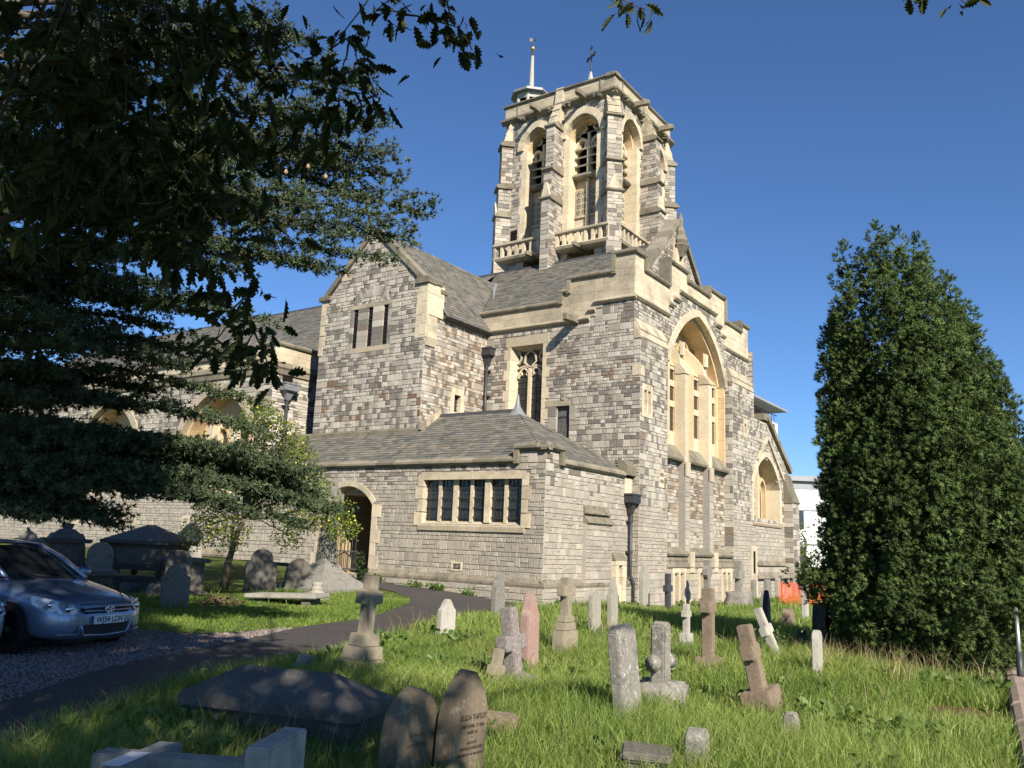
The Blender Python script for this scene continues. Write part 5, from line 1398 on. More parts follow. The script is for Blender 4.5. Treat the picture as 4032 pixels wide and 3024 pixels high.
# headstones
headstone('gable', 'small pale headstone with a notched gable top by the bend of the path', 'white', -9.72, 12.05, .36, .74, .12, rz=-8, rough=.006)
headstone('lancet', 'grey pointed headstone between the path and the porch corner', 'grey', -12.0, 16.8, .42, 1.05, .13)
headstone('gable', 'tall pink granite headstone with a pale pointed cap', 'pink', -6.62, 10.05, .30, 1.08, .14, ly=-.01)
headstone('slab', 'pale upright slab, the left one of a close pair', 'pale', -8.5, 15.25, .36, .85, .1)
headstone('lancet', 'taller pale pointed stone, the right one of a close pair', 'pale', -8.5, 16.0, .30, 1.12, .11)
headstone('lancet', 'slender pale pointed headstone beside the downpipe at the church wall', 'pale', -12.1, 24.9, .52, 1.5, .14)
headstone('slab', 'broad lichen encrusted slab leaning back in the middle foreground', 'lichen', -3.96, 7.85, .40, .98, .12, lx=-.09, ly=-.05, rough=.012)
headstone('segment', 'pale inscribed headstone in front of the yew shadow', 'white', -3.36, 12.3, .30, .74, .1, rz=6)
headstone('lancet', 'black pointed headstone behind the far leaning white cross', 'slate', -6.06, 18.4, .26, .98, .1)
headstone('lancet', 'black pointed headstone left of the black cross by the yew', 'slate', -4.75, 17.4, .28, .85, .1)
headstone('round', 'thin dark stone just behind the black cross by the yew', 'slate', -3.9, 15.9, .22, .72, .08)
headstone('gable', 'low dark headstone half sunk beside the black cross', 'slate', -4.55, 15.75, .30, .44, .12)
headstone('shoulder', 'short brown headstone with shoulders far out in the grass', 'brown', -6.37, 20.9, .46, .48, .2)
headstone('segment', 'tall narrow white slab beside the orange netting', 'white', -7.5, 26.3, .30, 1.2, .14)
headstone('broken', 'small mossy stump of a headstone in the right foreground grass', 'lichen', -2.52, 8.3, .17, .30, .12, rough=.015, name='stone_stump')
headstone('round', 'rounded lichen covered stone cut off by the lower edge of the picture', 'lichen', -2.74, 6.6, .2, .34, .14, rough=.01)
headstone('slab', 'grey slab first in the far row along the wall', 'grey', -12.6, 36.6, .42, .95, .12)
headstone('slab', 'wide grey slab second in the far row along the wall', 'grey', -12.55, 38.3, .7, .95, .14)
headstone('slab', 'pale slab third in the far row along the wall', 'pale', -12.5, 39.6, .4, 1.0, .14)
headstone('slab', 'thin slab tilted to the right in the far row', 'pale', -11.9, 38.6, .30, 1.05, .1, lx=.16, ly=.1)
headstone('gable', 'small tilted stone right of the rustic cross', 'grey', -11.3, 33.8, .36, .68, .12, lx=.12, ly=.08)
headstone('round', 'round topped stone behind the tilted slab of the far row', 'grey', -12.3, 41.6, .5, .9, .14)
def text_on(o, lines, z0_, mat, x, size=.045, yoff=0):
    for i, (t, s, zz) in enumerate(lines):
        cu = bpy.data.curves.new('inscription', 'FONT'); cu.body = t; cu.size = size*s; cu.align_x = 'CENTER'; cu.extrude = .0012
        to = bpy.data.objects.new('tmp', cu); COL.objects.link(to); bpy.context.view_layer.update()
        me = bpy.data.meshes.new_from_object(to.evaluated_get(bpy.context.evaluated_depsgraph_get())); bpy.data.objects.remove(to)
        me.materials.append(mat); q = bpy.data.objects.new('inscription', me); link(q, o)
        q.location = (x, yoff, zz); q.rotation_euler = (math.radians(90), 0, math.radians(90))
incise = plain('incised_letters', (.075, .06, .045), .9, 0, .1, .2, 20)
el = headstone('lancet', 'dark pointed headstone with carved lettering, the right one of the two nearest', 'near', -4.02, 5.2, .42, .80, .16, lx=.05, ly=.03, group='two nearest headstones')
text_on(el, [('ELIZA TAPLEY', 1.0, .46), ('DIED APRIL 27 1886', .62, .405), ('AGED 56', .62, .36), ('—', .6, .33), ('ALSO OF', .55, .29), ('ARTHUR WILLIAM', .62, .25), ('BELOVED SON OF THE ABOVE', .42, .21)], 0, incise, .0855, .052, .02)
er = headstone('lancet', 'worn pointed headstone with faded lettering, the left one of the two nearest', 'near', -4.22, 4.86, .48, .68, .16, lx=.05, ly=.03, group='two nearest headstones')
text_on(er, [('In Memory', .9, .36), ('of WILLIAM', .9, .29)], 0, plain('faint_letters', (.13, .11, .085), .9, 0, .1, .2, 20), .0855, .045, -.02)
# low blocks in the foreground
o = MB(); block(o, .10, .16, -.1, .22); o = finish(o, 'stone_block', G['brown'], None, .02, .02, sub=2); tag(o, 'crumbling brown sandstone block behind the lettered headstone', 'stone block'); place(o, -4.62, 6.55, 10)
o = MB(); block(o, .19, .17, -.1, .15); block(o, .21, .19, .15, .22, .9); o = finish(o, 'pedestal_stone', G['tomb'], None, .02, .012); tag(o, 'square grey pedestal stone at the lower edge of the grass', 'pedestal'); place(o, -2.98, 6.2, 25)
o = MB(); block(o, .16, .08, -.1, .36, .7); o = finish(o, 'stone_fragment', G['lichen'], None, .02, .02); tag(o, 'tilted stone fragment at the far end of the ridged ledger tomb', 'stone fragment'); place(o, -7.95, 7.1, 30, .25, .25)

# coped ledger tomb in the foreground
t = thing('ledger_tomb', 'long dark ledger tomb with a ridged hipped lid in the shaded foreground', 'tomb', (-5.98, 5.27, 0), (0, 0, math.atan2(.285, .96)))
mb = MB(); L2, W2 = .86, .39
vs_ = [(-L2, -W2, .34), (L2, -W2, .34), (L2, W2, .34), (-L2, W2, .34), (-L2, -W2, .24), (L2, -W2, .24), (L2, W2, .24), (-L2, W2, .24), (-.48, 0, .56), (.44, 0, .56)]
mb.add(vs_, [(0, 1, 9, 8), (1, 2, 9), (2, 3, 8, 9), (3, 0, 8), (0, 4, 5, 1), (1, 5, 6, 2), (2, 6, 7, 3), (3, 7, 4, 0), (4, 7, 6, 5)]); finish(mb, 'lid', G['tomb'], t, .007)
mb = MB(); fr0 = Frame((0, 0, 0), (1, 0, 0), (0, -1, 0)); rect(mb, fr0, -L2+.07, L2-.07, -.1, .25, -W2+.06, W2-.06); finish(mb, 'chest', G['tomb'], t, .01, .004)
mb = MB(); rect(mb, fr0, -L2-.06, L2+.06, -.1, .05, -W2-.06, W2+.06); finish(mb, 'plinth', G['tomb'], t, .01, .006)
# fallen cross
ang = math.atan2(.47, .88)
t = thing('fallen_cross', 'pale cross fallen flat on its back beside a base slab on edge', 'grave cross', (-5.05, 3.32, 0), (0, 0, ang))
fl = Frame((0, 0, 0), (1, 0, 0), (0, -1, 0))
mb = MB(); cr = [(-.30, -.085), (-.085, -.085), (-.085, -.33), (.085, -.33), (.085, -.085), (.66, -.09), (.66, .09), (.085, .085), (.085, .33), (-.085, .33), (-.085, .085), (-.30, .085)]
n_ = len(cr); mb.add([(x, y, .33) for x, y in cr]+[(x, y, .17) for x, y in cr], [tuple(range(n_)), tuple(range(2*n_-1, n_-1, -1))]+[(i, n_+i, n_+(i+1) % n_, (i+1) % n_) for i in range(n_)]); finish(mb, 'cross', G['pale'], t, .01, .003)
mb = MB(); rect(mb, fl, .66, .78, .0, .38, -.17, .17); finish(mb, 'base_step', G['pale'], t, .01, .003)
mb = MB(); rect(mb, fl, .78, .94, -.05, .48, -.30, .30); finish(mb, 'base_step', G['white'], t, .01, .004)
mb = MB(); rect(mb, fl, -.26, .3, -.05, .17, -.12, .12); finish(mb, 'rubble_support', G['tomb'], t, .02, .01)
o = MB(); prism(o, Frame((0, 0, 0), (1, 0, 0), (0, -1, 0)), [(-.5, 0), (.3, 0), (.3, .12), (-.5, .06)], -.2, .2); o = finish(o, 'kerb_slab', G['white'], None, .01, .004); tag(o, 'pale kerb slab lying in the grass under the fallen cross head', 'slab'); o.location = (-5.35, 2.98, .03); o.rotation_euler = (0, 0, .35)
tp = MB(); f2 = Frame((-5.05, 3.32, 0), (math.cos(ang), math.sin(ang), 0), (math.sin(ang), -math.cos(ang), 0))
for i in range(6): prism(tp, f2, [(-.045, .33-.055*i), (.0, .33-.055*i-.02), (.0, .33-.055*(i+1)-.02), (-.045, .33-.055*(i+1))], .335, .3375, (.55, .02, .03) if i % 2 == 0 else (.75, .75, .75))
prism(tp, f2, [(-.085, .334), (.04, .334), (.04, .337), (-.085, .337)], .0, .33, (.75, .75, .75))
m, nt, b = new_mat('hazard_tape'); nt.links.new(attr(nt), b.inputs['Base Color']); b.inputs['Roughness'].default_value = .4
o = tp.obj('hazard_tape', m); tag(o, 'strip of red and white hazard tape hanging over the fallen cross', 'tape')

# tombs in the shade on the left
GL_ = 'old graves in the shade below the cedar'
headstone('shoulder', 'grey headstone with worn face leaning slightly back beside the car', 'grey', -17.4, 11.75, .62, 1.0, .12, rz=-25, lx=-.04, group=GL_)
headstone('round', 'dark round topped headstone behind the grey one beside the car', 'tomb', -19.3, 13.05, .62, 1.25, .14, rz=-25, group=GL_)
headstone('shoulder', 'dark broad headstone with rounded head and shoulders right of the apple trunk', 'tomb', -19.5, 15.8, .85, 1.22, .16, rz=-28, group=GL_)
headstone('ogee', 'pale headstone with a curved crest farthest left behind the cars', 'grey', -27.7, 13.3, .85, 1.6, .14, rz=-25, group=GL_)
headstone('segment', 'small grey headstone next to the pedestal tomb', 'grey', -25.2, 12.55, .6, 1.42, .12, rz=-25, group=GL_)
headstone('round', 'ivy edged grey headstone between the pedestal tomb and the casket tomb', 'grey', -22.2, 12.6, .66, 1.34, .14, rz=-28, group=GL_)
headstone('lancet', 'dappled headstone between the chest tomb and the cross monument', 'tomb', -19.2, 16.9, .75, .95, .14, rz=-25, group=GL_)
headstone('gable', 'pale headstone standing against the aisle wall', 'pale', -27.0, 18.6, .9, 1.5, .14, rz=-40, group=GL_)
o = MB(); block(o, .28, .22, -.1, .3, .6); o = finish(o, 'rock', G['tomb'], None, .03, .07, True, sub=3); tag(o, 'rounded dark rock in front of the casket tomb', 'rock'); place(o, -21.6, 13.2)
o = MB(); block(o, .24, .16, -.1, .36, .5); o = finish(o, 'rock', G['tan'], None, .03, .06, True, sub=3); tag(o, 'pale broken stone leaning beside the casket tomb', 'rock'); place(o, -20.4, 13.2)
# casket tomb on ball feet
t = thing('casket_tomb', 'dark stone casket tomb with a hipped lid standing on ball feet', 'tomb', (-23.0, 14.5, .1), (0, 0, math.radians(20)))
def frustum(mb, hx0, hy0, z0_, hx1, hy1, z1_):
    vs_ = [(-hx0, -hy0, z0_), (hx0, -hy0, z0_), (hx0, hy0, z0_), (-hx0, hy0, z0_), (-hx1, -hy1, z1_), (hx1, -hy1, z1_), (hx1, hy1, z1_), (-hx1, hy1, z1_)]
    mb.add(vs_, [(3, 2, 1, 0), (4, 5, 6, 7), (0, 1, 5, 4), (1, 2, 6, 5), (2, 3, 7, 6), (3, 0, 4, 7)])
mb = MB(); frustum(mb, 1.05, .62, -.15, 1.05, .62, .22); frustum(mb, .95, .55, .22, .95, .55, .3); finish(mb, 'plinth', G['tomb'], t, .015)
for sx in (-1, 1):
    for sy in (-1, 1):
        mb = MB(); tube(mb, [(sx*.72, sy*.38, .3+.1+.1*math.sin(a)) for a in np.linspace(-1.5, 1.5, 8)], [.1*math.cos(a)+.01 for a in np.linspace(-1.5, 1.5, 8)], 12); finish(mb, 'ball_foot', G['tomb'], t, 0, 0, True)
mb = MB(); frustum(mb, .86, .5, .49, .88, .52, .56); finish(mb, 'base_moulding', G['tomb'], t, .01)
mb = MB(); frustum(mb, .8, .44, .56, 1.0, .6, 1.22); finish(mb, 'casket', G['tomb'], t, .015)
mb = MB(); frustum(mb, 1.12, .72, 1.22, 1.14, .74, 1.32); frustum(mb, 1.12, .72, 1.32, .12, .03, 1.78); finish(mb, 'lid', G['tomb'], t, .012)
fr_ = Frame((0, 0, 0), (1, 0, 0), (0, -1, 0))
mb = MB(); vs_ = [(-.6, -.475, .66), (.6, -.475, .66), (.72, -.575, 1.1), (-.72, -.575, 1.1)]; mb.add([Vector(v)+Vector((0, -.012, 0)) for v in vs_]+[Vector(v)+Vector((0, .03, 0)) for v in vs_], [(0, 1, 2, 3), (0, 4, 5, 1), (1, 5, 6, 2), (2, 6, 7, 3), (3, 7, 4, 0)]); finish(mb, 'panel', G['grey'], t, .008)
mb = MB(); vs_ = [(.83, -.3, .66), (.83, .3, .66), (.96, .42, 1.1), (.96, -.42, 1.1)]; mb.add([Vector(v)+Vector((.014, 0, 0)) for v in vs_]+[Vector(v)+Vector((-.03, 0, 0)) for v in vs_], [(0, 1, 2, 3), (0, 4, 5, 1), (1, 5, 6, 2), (2, 6, 7, 3), (3, 7, 4, 0)]); finish(mb, 'panel', G['grey'], t, .008)
# pedestal tomb
t = thing('pedestal_tomb', 'tall dark tapered pedestal tomb with a stepped cap left of the casket tomb', 'tomb', (-23.4, 12.25, 0), (0, 0, math.radians(-20)))
for nm, a in (('base', (.62, .62, -.1, .6, .6, .25)), ('die', (.54, .54, .25, .43, .43, 1.3)), ('cornice', (.56, .56, 1.3, .6, .6, 1.4)), ('cap', (.44, .44, 1.4, .36, .36, 1.56)), ('cap', (.3, .3, 1.56, .15, .15, 1.68)), ('finial', (.12, .12, 1.68, .15, .15, 1.82))):
    mb = MB(); frustum(mb, *a); finish(mb, nm, G['tomb'], t, .02)
for sx in (0, 1):
    mb = MB(); vs_ = [(-.36, -.535, .36), (.36, -.535, .36), (.3, -.455, 1.18), (-.3, -.455, 1.18)]; mb.add([Vector(v)+Vector((0, -.012, 0)) for v in vs_]+[Vector(v)+Vector((0, .04, 0)) for v in vs_], [(0, 1, 2, 3), (0, 4, 5, 1), (1, 5, 6, 2), (2, 6, 7, 3), (3, 7, 4, 0)]); o = finish(mb, 'panel', G['tomb'], t, .006); o.rotation_euler = (0, 0, sx*math.pi/2)
# chest tombs
def chest(label, x, y, rz, L_, W_, H_):
    t = thing('chest_tomb', label, 'tomb', (x, y, ground_z(x, y)), (0, 0, math.radians(rz)), GL_)
    mb = MB(); frustum(mb, L_/2, W_/2, -.1, L_/2, W_/2, .12); finish(mb, 'plinth', G['tomb'], t, .015)
    mb = MB(); frustum(mb, L_/2-.1, W_/2-.1, .12, L_/2-.1, W_/2-.1, H_-.12); finish(mb, 'chest', G['tomb'], t, .015)
    mb = MB(); frustum(mb, L_/2+.02, W_/2+.02, H_-.12, L_/2, W_/2, H_); finish(mb, 'ledger', G['tomb'], t, .02)
chest('dark chest tomb under the apple tree', -20.9, 14.3, -15, 1.7, .8, .98)
chest('low dark chest tomb behind the bonnet of the blue car', -20.2, 11.4, -20, 1.5, .8, .72)
o = MB(); vs_ = None
t = thing('table_slab', 'flat pale ledger slab propped just above the grass', 'slab', (-17.2, 14.85, ground_z(-17.2, 14.85)), (0, math.radians(-2), math.radians(22)), None)
mb = MB(); frustum(mb, .98, .42, .14, .98, .42, .25); finish(mb, 'slab', G['pale'], t, .02, .008)
for sx in (-.65, .65): mb = MB(); frustum(mb, .12, .3, -.1, .12, .3, .14); o = finish(mb, 'support', G['tomb'], t, .01); o.location = (sx, 0, 0)
t = thing('column_fragment', 'broken moulded stone column base in the grass before the cross monument', 'column base', (-17.55, 16.15, ground_z(-17.5, 16.2)))
prof_ = [(.2, -.1), (.2, .18), (.19, .2), (.15, .22), (.17, .26), (.17, .3), (.13, .33), (.15, .37), (.15, .41), (.12, .45)]
mb = MB(); tube(mb, [(0, 0, z_) for r_, z_ in prof_], [r_ for r_, z_ in prof_], 14); finish(mb, 'base_moulding', G['pale'], t, 0, .003, True)
mb = MB(); frustum(mb, .24, .24, -.1, .23, .23, .16); finish(mb, 'plinth', G['pale'], t, .015)
# celtic cross monument in front of the entrance
t = thing('celtic_cross', 'tall carved celtic cross on a broad sloping base before the church entrance', 'monument', (-18.98, 17.72, ground_z(-18.98, 17.72)), (0, 0, math.radians(0)))
mb = MB(); frustum(mb, 1.0, 1.0, -.15, 1.0, 1.0, .1); frustum(mb, 1.0, 1.0, .1, .42, .42, .52); finish(mb, 'sloping_base', G['grey'], t, .03, .012)
mb = MB(); frustum(mb, .40, .40, .5, .28, .3, .78); finish(mb, 'socket', G['grey'], t, .02)
mb = MB(); frustum(mb, .2, .26, .76, .14, .18, 2.3); finish(mb, 'shaft', G['grey'], t, .015)
mb = MB(); prism(mb, LOC, [(-.18, 2.28), (.18, 2.28), (.14, 2.52), (.42, 2.5), (.42, 2.84), (.14, 2.82), (.16, 3.2), (-.16, 3.2), (-.14, 2.82), (-.42, 2.84), (-.42, 2.5), (-.14, 2.52)], -.13, .13); finish(mb, 'cross_head', G['grey'], t, .012)
mb = MB(); bar(mb, LOC, [(.34*math.cos(a), 2.67+.34*math.sin(a)) for a in np.linspace(0, 2*math.pi, 25)], .09, -.09, .09); finish(mb, 'ring', G['grey'], t, .006)
mb = MB()
for k in range(4):
    zc = 1.0+.22*k; bar(mb, Frame((.19-.009*k*2.0, 0, 0), (0, 1, 0), (1, 0, 0)), [((.10-.02*(a/6.28))*math.cos(a)*(1 if k % 2 else -1), zc+.09*math.sin(a)) for a in np.linspace(0, 8.5, 18)], .022, -.02, .02)
finish(mb, 'knotwork', G['pale'], t, 0)
# ------------------------------------------------------------------ trees
def leaf_mat(name, rough=.55, trans=.25, tint=(1, 1, 1), spec=.35):
    m, nt, b = new_mat(name); c = attr(nt)
    c = mixc(nt, 1.0, c, tint, 'MULTIPLY')
    nt.links.new(c, b.inputs['Base Color']); b.inputs['Roughness'].default_value = rough; b.inputs['Specular IOR Level'].default_value = spec
    if trans:
        tr = nd(nt, 'ShaderNodeBsdfTranslucent'); nt.links.new(mixc(nt, 1.0, c, (1.2, 1.35, .55), 'MULTIPLY'), tr.inputs[0])
        mx = nd(nt, 'ShaderNodeMixShader'); mx.inputs[0].default_value = trans
        out = nt.nodes['Material Output']; nt.links.new(b.outputs[0], mx.inputs[1]); nt.links.new(tr.outputs[0], mx.inputs[2]); nt.links.new(mx.outputs[0], out.inputs[0])
    return m
bark = stone_mat('bark', base=(.10, .085, .07), stain=(.04, .035, .03), stain_amt=.6, lichen=(.16, .17, .12), lich_amt=.3, fine=30, bmp=1, sscale=5)
NEEDLE = np.array([(-.05, 0, 0), (.05, 0, 0), (0, 1, 0)], float)

def limb_pts(a, b, sag=.0, n=8, wob=.1, g=None):
    a, b = Vector(a), Vector(b); out = []; L = (b-a).length; o = random.uniform(0, 99)
    for i in range(n+1):
        t = i/n; p = a.lerp(b, t); p.z += sag*4*t*(1-t)
        p += mnoise.noise_vector(Vector((t*3+o, o, 1)))*wob*L*.12*math.sin(math.pi*min(1, t*1.2)); out.append(p)
    return out

# ---- cedar
ced = thing('cedar_tree', 'big dark cedar with layered drooping branches filling the left side', 'tree', (-18.3, 6.0, 0))
CINV = Matrix.Translation((18.3, -6.0, 0))
CT = [(-11.64, 10.84, 10.77), (-11.15, 10.79, 9.78), (-11.07, 10.99, 9.20), (-11.36, 11.46, 8.97), (-10.62, 11.56, 8.10), (-10.66, 11.08, 7.41), (-10.85, 10.45, 6.84), (-11.64, 9.95, 6.62), (-12.66, 11.04, 9.50), (-11.48, 9.22, 7.56), (-14.39, 8.71, 6.28), (-13.93, 8.53, 5.77), (-14.90, 9.12, 5.64), (-13.82, 8.85, 4.72), (-13.64, 10.16, 5.02), (-13.52, 9.80, 4.29), (-12.94, 9.72, 3.66), (-12.68, 9.42, 3.10), (-12.24, 10.41, 2.87), (-12.89, 11.26, 2.61), (-11.90, 10.80, 2.24), (-12.56, 9.07, 2.31), (-14.63, 8.35, 1.81), (-13.60, 8.33, 2.30), (-14.66, 7.06, 1.92), (-16.49, 7.60, 2.07), (-14.48, 7.53, 3.12), (-13.75, 7.06, 4.62), (-14.72, 7.18, 6.51), (-14.87, 7.22, 8.53), (-14.71, 8.17, 10.24), (-14.24, 9.43, 11.60), (-13.28, 10.58, 12.22), (-14.23, 8.45, 7.85), (-13.18, 9.01, 8.62), (-12.68, 9.56, 5.68), (-13.67, 8.96, 3.13), (-14.93, 8.62, 3.99), (-14.56, 7.20, 2.65), (-14.93, 8.53, 2.79), (-15.28, 7.18, 3.78), (-15.55, 7.04, 5.65)]
mb = MB(); tube(mb, [(-18.3, 6.0, -.2), (-18.2, 6.0, 3), (-18.1, 5.9, 7), (-18.0, 5.8, 13), (-18, 5.8, 17)], [.7, .55, .42, .22, .05], 12)
o = mb.obj('trunk', bark, ced, True); o.matrix_parent_inverse = CINV
cl_pos = []; cl_dir = []; cl_lit = []
br = MB()
extra = []
for a in range(26):   # limbs on the sides away from the camera
    an = random.uniform(1.6, 5.6); z = random.uniform(3, 14); L = random.uniform(3.5, 6.5)*(1-z/22)
    extra.append((-18.1+L*math.cos(an), 5.9+L*math.sin(an), z+random.uniform(-.4, .6)))
CT0 = list(CT)
for i, p_ in enumerate(CT0):
    if i < 7: CT.append((p_[0]-random.uniform(.2, 1.0), p_[1]-random.uniform(0, .7), p_[2]+random.uniform(-.35, .1)))
    if 18 <= i <= 21:
        for j in range(2): CT.append((p_[0]+random.uniform(-.35, .1), p_[1]+random.uniform(-.25, .25), p_[2]+random.uniform(-.15, .15)))
    if i >= 7 and i not in (14, 15, 16, 17, 35):
        for j in range(1 if i < 22 else 2): CT.append((p_[0]+random.uniform(-1.6, .15), p_[1]+random.uniform(-.9, .5), p_[2]+random.uniform(-.45, .45)))
for ti, tip in enumerate(CT+extra):
    tip = Vector(tip); base = Vector((-18.1, 5.9, max(1.9, tip.z*.93+.25))); L = (tip-base).length
    pts = limb_pts(base, tip, .06*L, 12, .5)
    tube(br, pts, [max(.012, .10*(1-i/12.5)) for i in range(13)], 6)
    far = ti >= len(CT); d0 = (tip-base).normalized(); side = Vector((-d0.y, d0.x, 0)).normalized()
    for k in range(13 if not far else 8):
        t = .28+.72*(k/12.0) if not far else .3+.7*k/7
        i = min(11, int(t*12)); p = pts[i].lerp(pts[i+1], t*12-i)
        for sg in (-1, 1):
            sl_ = random.uniform(.5, 1.5)*(1.25-t*.75)
            e = p+(d0*random.uniform(.45, .85)+side*sg*random.uniform(.35, .9)+Vector((0, 0, random.uniform(-.14, .12)))).normalized()*sl_
            tw = limb_pts(p, e, .03, 4, .6); tube(br, tw, [.012, .01, .008, .006, .004], 4)
            m_ = int(sl_*((60 if ti < 10 or 18 <= ti <= 21 else 37) if not far else 12))
            for j in range(m_):
                q = random.random(); a_ = min(3, int(q*4)); c = tw[a_].lerp(tw[a_+1], q*4-a_)
                w_ = (1-q*.6)*.16
                cl_pos.append(c+Vector((random.gauss(0, w_), random.gauss(0, w_), random.gauss(-.025, .05)))); cl_dir.append((e-p).normalized()*.7+Vector((random.gauss(0, .5), random.gauss(0, .5), random.gauss(.15, .4))))
    if not far:
        for j in range(60):
            q = random.uniform(.8, 1.0); i = min(11, int(q*12)); c = pts[i].lerp(pts[i+1], q*12-i)
            cl_pos.append(c+Vector([random.gauss(0, .05) for _ in range(3)])); cl_dir.append(d0+Vector([random.gauss(0, .35) for _ in range(3)]))
o = br.obj('branches', bark, ced, True); o.matrix_parent_inverse = CINV; o['kind'] = 'stuff'
# each clump: a rosette of needles
g2 = np.random.default_rng(3); tv = []; tf = []
for i in range(8):
    d = np.array([g2.normal(), abs(g2.normal())*1.2+.25, g2.normal()]); d /= np.linalg.norm(d); s_ = np.cross(d, g2.normal(size=3)); s_ /= np.linalg.norm(s_)
    k = len(tv); o_ = np.array([0, g2.uniform(-.4, .4), 0]); tv += [o_-s_*.16, o_+s_*.16, o_+d*1.0]; tf.append((k, k+1, k+2))
pos = np.array([tuple(p) for p in cl_pos]); dirs = np.array([tuple(p) for p in cl_dir])
n = len(pos); v, f = scatter(tv, tf, basis_from(dirs), pos, rng.uniform(.06, .115, n))
k = rng.uniform(.65, 1.3, n)[:, None]; bl = rng.random(n)[:, None]
col = (np.array([[.045, .070, .040]])*(1-bl)+np.array([[.115, .145, .072]])*bl)*k
cm = leaf_mat('cedar_needles', .75, .1, spec=.08)
o = np_mesh('foliage', v, f, np.repeat(col, len(tf), axis=0), cm, ced); o.matrix_parent_inverse = CINV; o['kind'] = 'stuff'
print('cedar clumps', n)
mb = MB(); cm2 = plain('cedar_cone', (.32, .21, .13), .8, 0, .2, .3, 30, .3)
for p in ((-11.9, 10.3, 8.55), (-12.2, 10.1, 8.75), (-12.6, 9.9, 8.65), (-13.3, 9.6, 8.6)):
    mb = MB(); tube(mb, [Vector(p)+Vector((0, 0, z_)) for z_ in (0, .03, .07, .11)], [.02, .04, .035, .01], 8); o = mb.obj('cone', cm2, ced, True); o.matrix_parent_inverse = CINV

# ---- oak overhead
oak = thing('oak_tree', 'oak with toothed leaves hanging over the top left of the view', 'tree', (2.2, -4.2, 0))
OINV = Matrix.Translation((-2.2, 4.2, 0))
OAK = [(-5.25, 2.06, 4.75), (-4.75, 2.21, 4.57), (-4.61, 2.51, 4.75), (-4.53, 2.89, 4.97), (-4.14, 3.06, 4.85), (-4.82, 2.00, 4.16), (-4.69, 2.33, 4.20), (-4.51, 2.66, 4.40), (-4.34, 2.99, 4.55), (-4.07, 3.17, 4.61), (-4.78, 2.11, 3.81), (-4.61, 2.46, 3.88), (-4.43, 2.81, 4.02), (-4.22, 3.05, 4.14), (-4.03, 3.28, 4.26), (-4.93, 2.08, 3.51), (-4.82, 2.39, 3.58), (-4.57, 2.66, 3.69), (-4.36, 2.91, 3.77), (-4.58, 2.83, 3.50), (-4.48, 2.92, 3.37), (-4.43, 3.00, 3.20), (-4.35, 3.09, 3.05), (-4.32, 3.20, 3.21), (-4.43, 3.08, 2.88), (-4.39, 3.25, 2.81), (-4.31, 3.26, 2.97), (-4.25, 3.36, 2.74), (-4.00, 3.40, 4.90), (-3.88, 3.47, 4.99), (-3.88, 3.41, 4.68), (-3.76, 3.49, 4.72), (-3.70, 3.57, 4.56), (-3.82, 3.50, 4.49), (-3.95, 3.40, 4.51), (-3.99, 3.78, 5.42), (-3.82, 3.91, 5.40), (-3.67, 4.03, 5.35), (-3.52, 4.14, 5.32), (-3.45, 4.23, 5.17), (-3.89, 3.85, 5.46), (-3.59, 4.06, 5.46), (-2.63, 4.94, 5.66), (-2.49, 5.04, 5.63), (-.89, 6.46, 5.97), (-.57, 6.69, 5.97)]
br = MB()
def obr(a, b, r0, r1, sag=.1, n=8):
    p = limb_pts(a, b, sag, n, .8); tube(br, p, [r0+(r1-r0)*i/n for i in range(n+1)], 7); return p
mb = MB(); tube(mb, [(2.2, -4.2, -.2), (2.15, -4.1, 1), (2.0, -3.8, 3), (1.7, -3.4, 5), (1.4, -3.0, 7.5), (1.3, -3, 10)], [.48, .38, .33, .28, .18, .05], 12); o = mb.obj('trunk', bark, oak, True); o.matrix_parent_inverse = OINV
L1 = obr((1.9, -3.6, 3.8), (-5.2, 2.6, 6.0), .16, .03, .5, 14); L2_ = obr((1.8, -3.5, 4.6), (-3.6, 4.4, 6.2), .13, .02, .4, 14); L3 = obr((1.6, -3.2, 5.5), (-1.0, 6.9, 6.6), .12, .02, .4, 14)
L4 = obr((1.9, -3.6, 4.2), (-6.5, -1.0, 6.0), .14, .03, .5, 14); L5 = obr((1.7, -3.4, 5.5), (3.5, 3.0, 7.0), .12, .03, .4, 12); L6 = obr((1.5, -3.1, 6.5), (-1.5, 1.5, 8.2), .1, .03, .3, 12)
leaf_p = []; leaf_d = []; leaf_n = []
def cluster(c, m_, r, down=.8):
    c = Vector(c)
    for j in range(m_):
        p = c+Vector((random.gauss(0, r), random.gauss(0, r), random.gauss(0, r*.8)))
        d = Vector((random.gauss(0, .7), random.gauss(0, .7), -down+random.gauss(0, .45))); leaf_p.append(p); leaf_d.append(d)
for i, c in enumerate(OAK):
    c = Vector(c)
    near = min(L1+L2_+L3, key=lambda q: (q-c).length+max(0, c.z-q.z)*2)
    if i < 20: 
        top = near; tube(br, limb_pts(top, c, .08, 6, 1.0), [.016, .013, .011, .009, .007, .005, .004], 5); cluster(c, *((78, .19) if i not in (4, 8, 9, 13, 14) else (30, .12)))
    elif i < 28:
        prev = Vector(OAK[i-1]) if i > 20 else Vector(OAK[19]); tube(br, limb_pts(prev, c, 0, 4, .8), [.008, .007, .006, .005, .004], 5); cluster(c, 13, .085)
    elif i < 35:
        prev = Vector(OAK[i-1]) if i not in (28,) else near; tube(br, limb_pts(prev, c, .02, 4, .8), [.009, .008, .006, .005, .004], 5); cluster(c, 10, .07)
    elif i < 42:
        prev = Vector(OAK[i-1]) if 35 < i < 40 else near; tube(br, limb_pts(prev, c, .02, 4, .8), [.009, .008, .006, .005, .004], 5); cluster(c, 10, .075)
    else:
        tube(br, limb_pts(near, c, .02, 4, .6), [.01, .008, .006, .005, .004], 5); cluster(c, 7, .06)
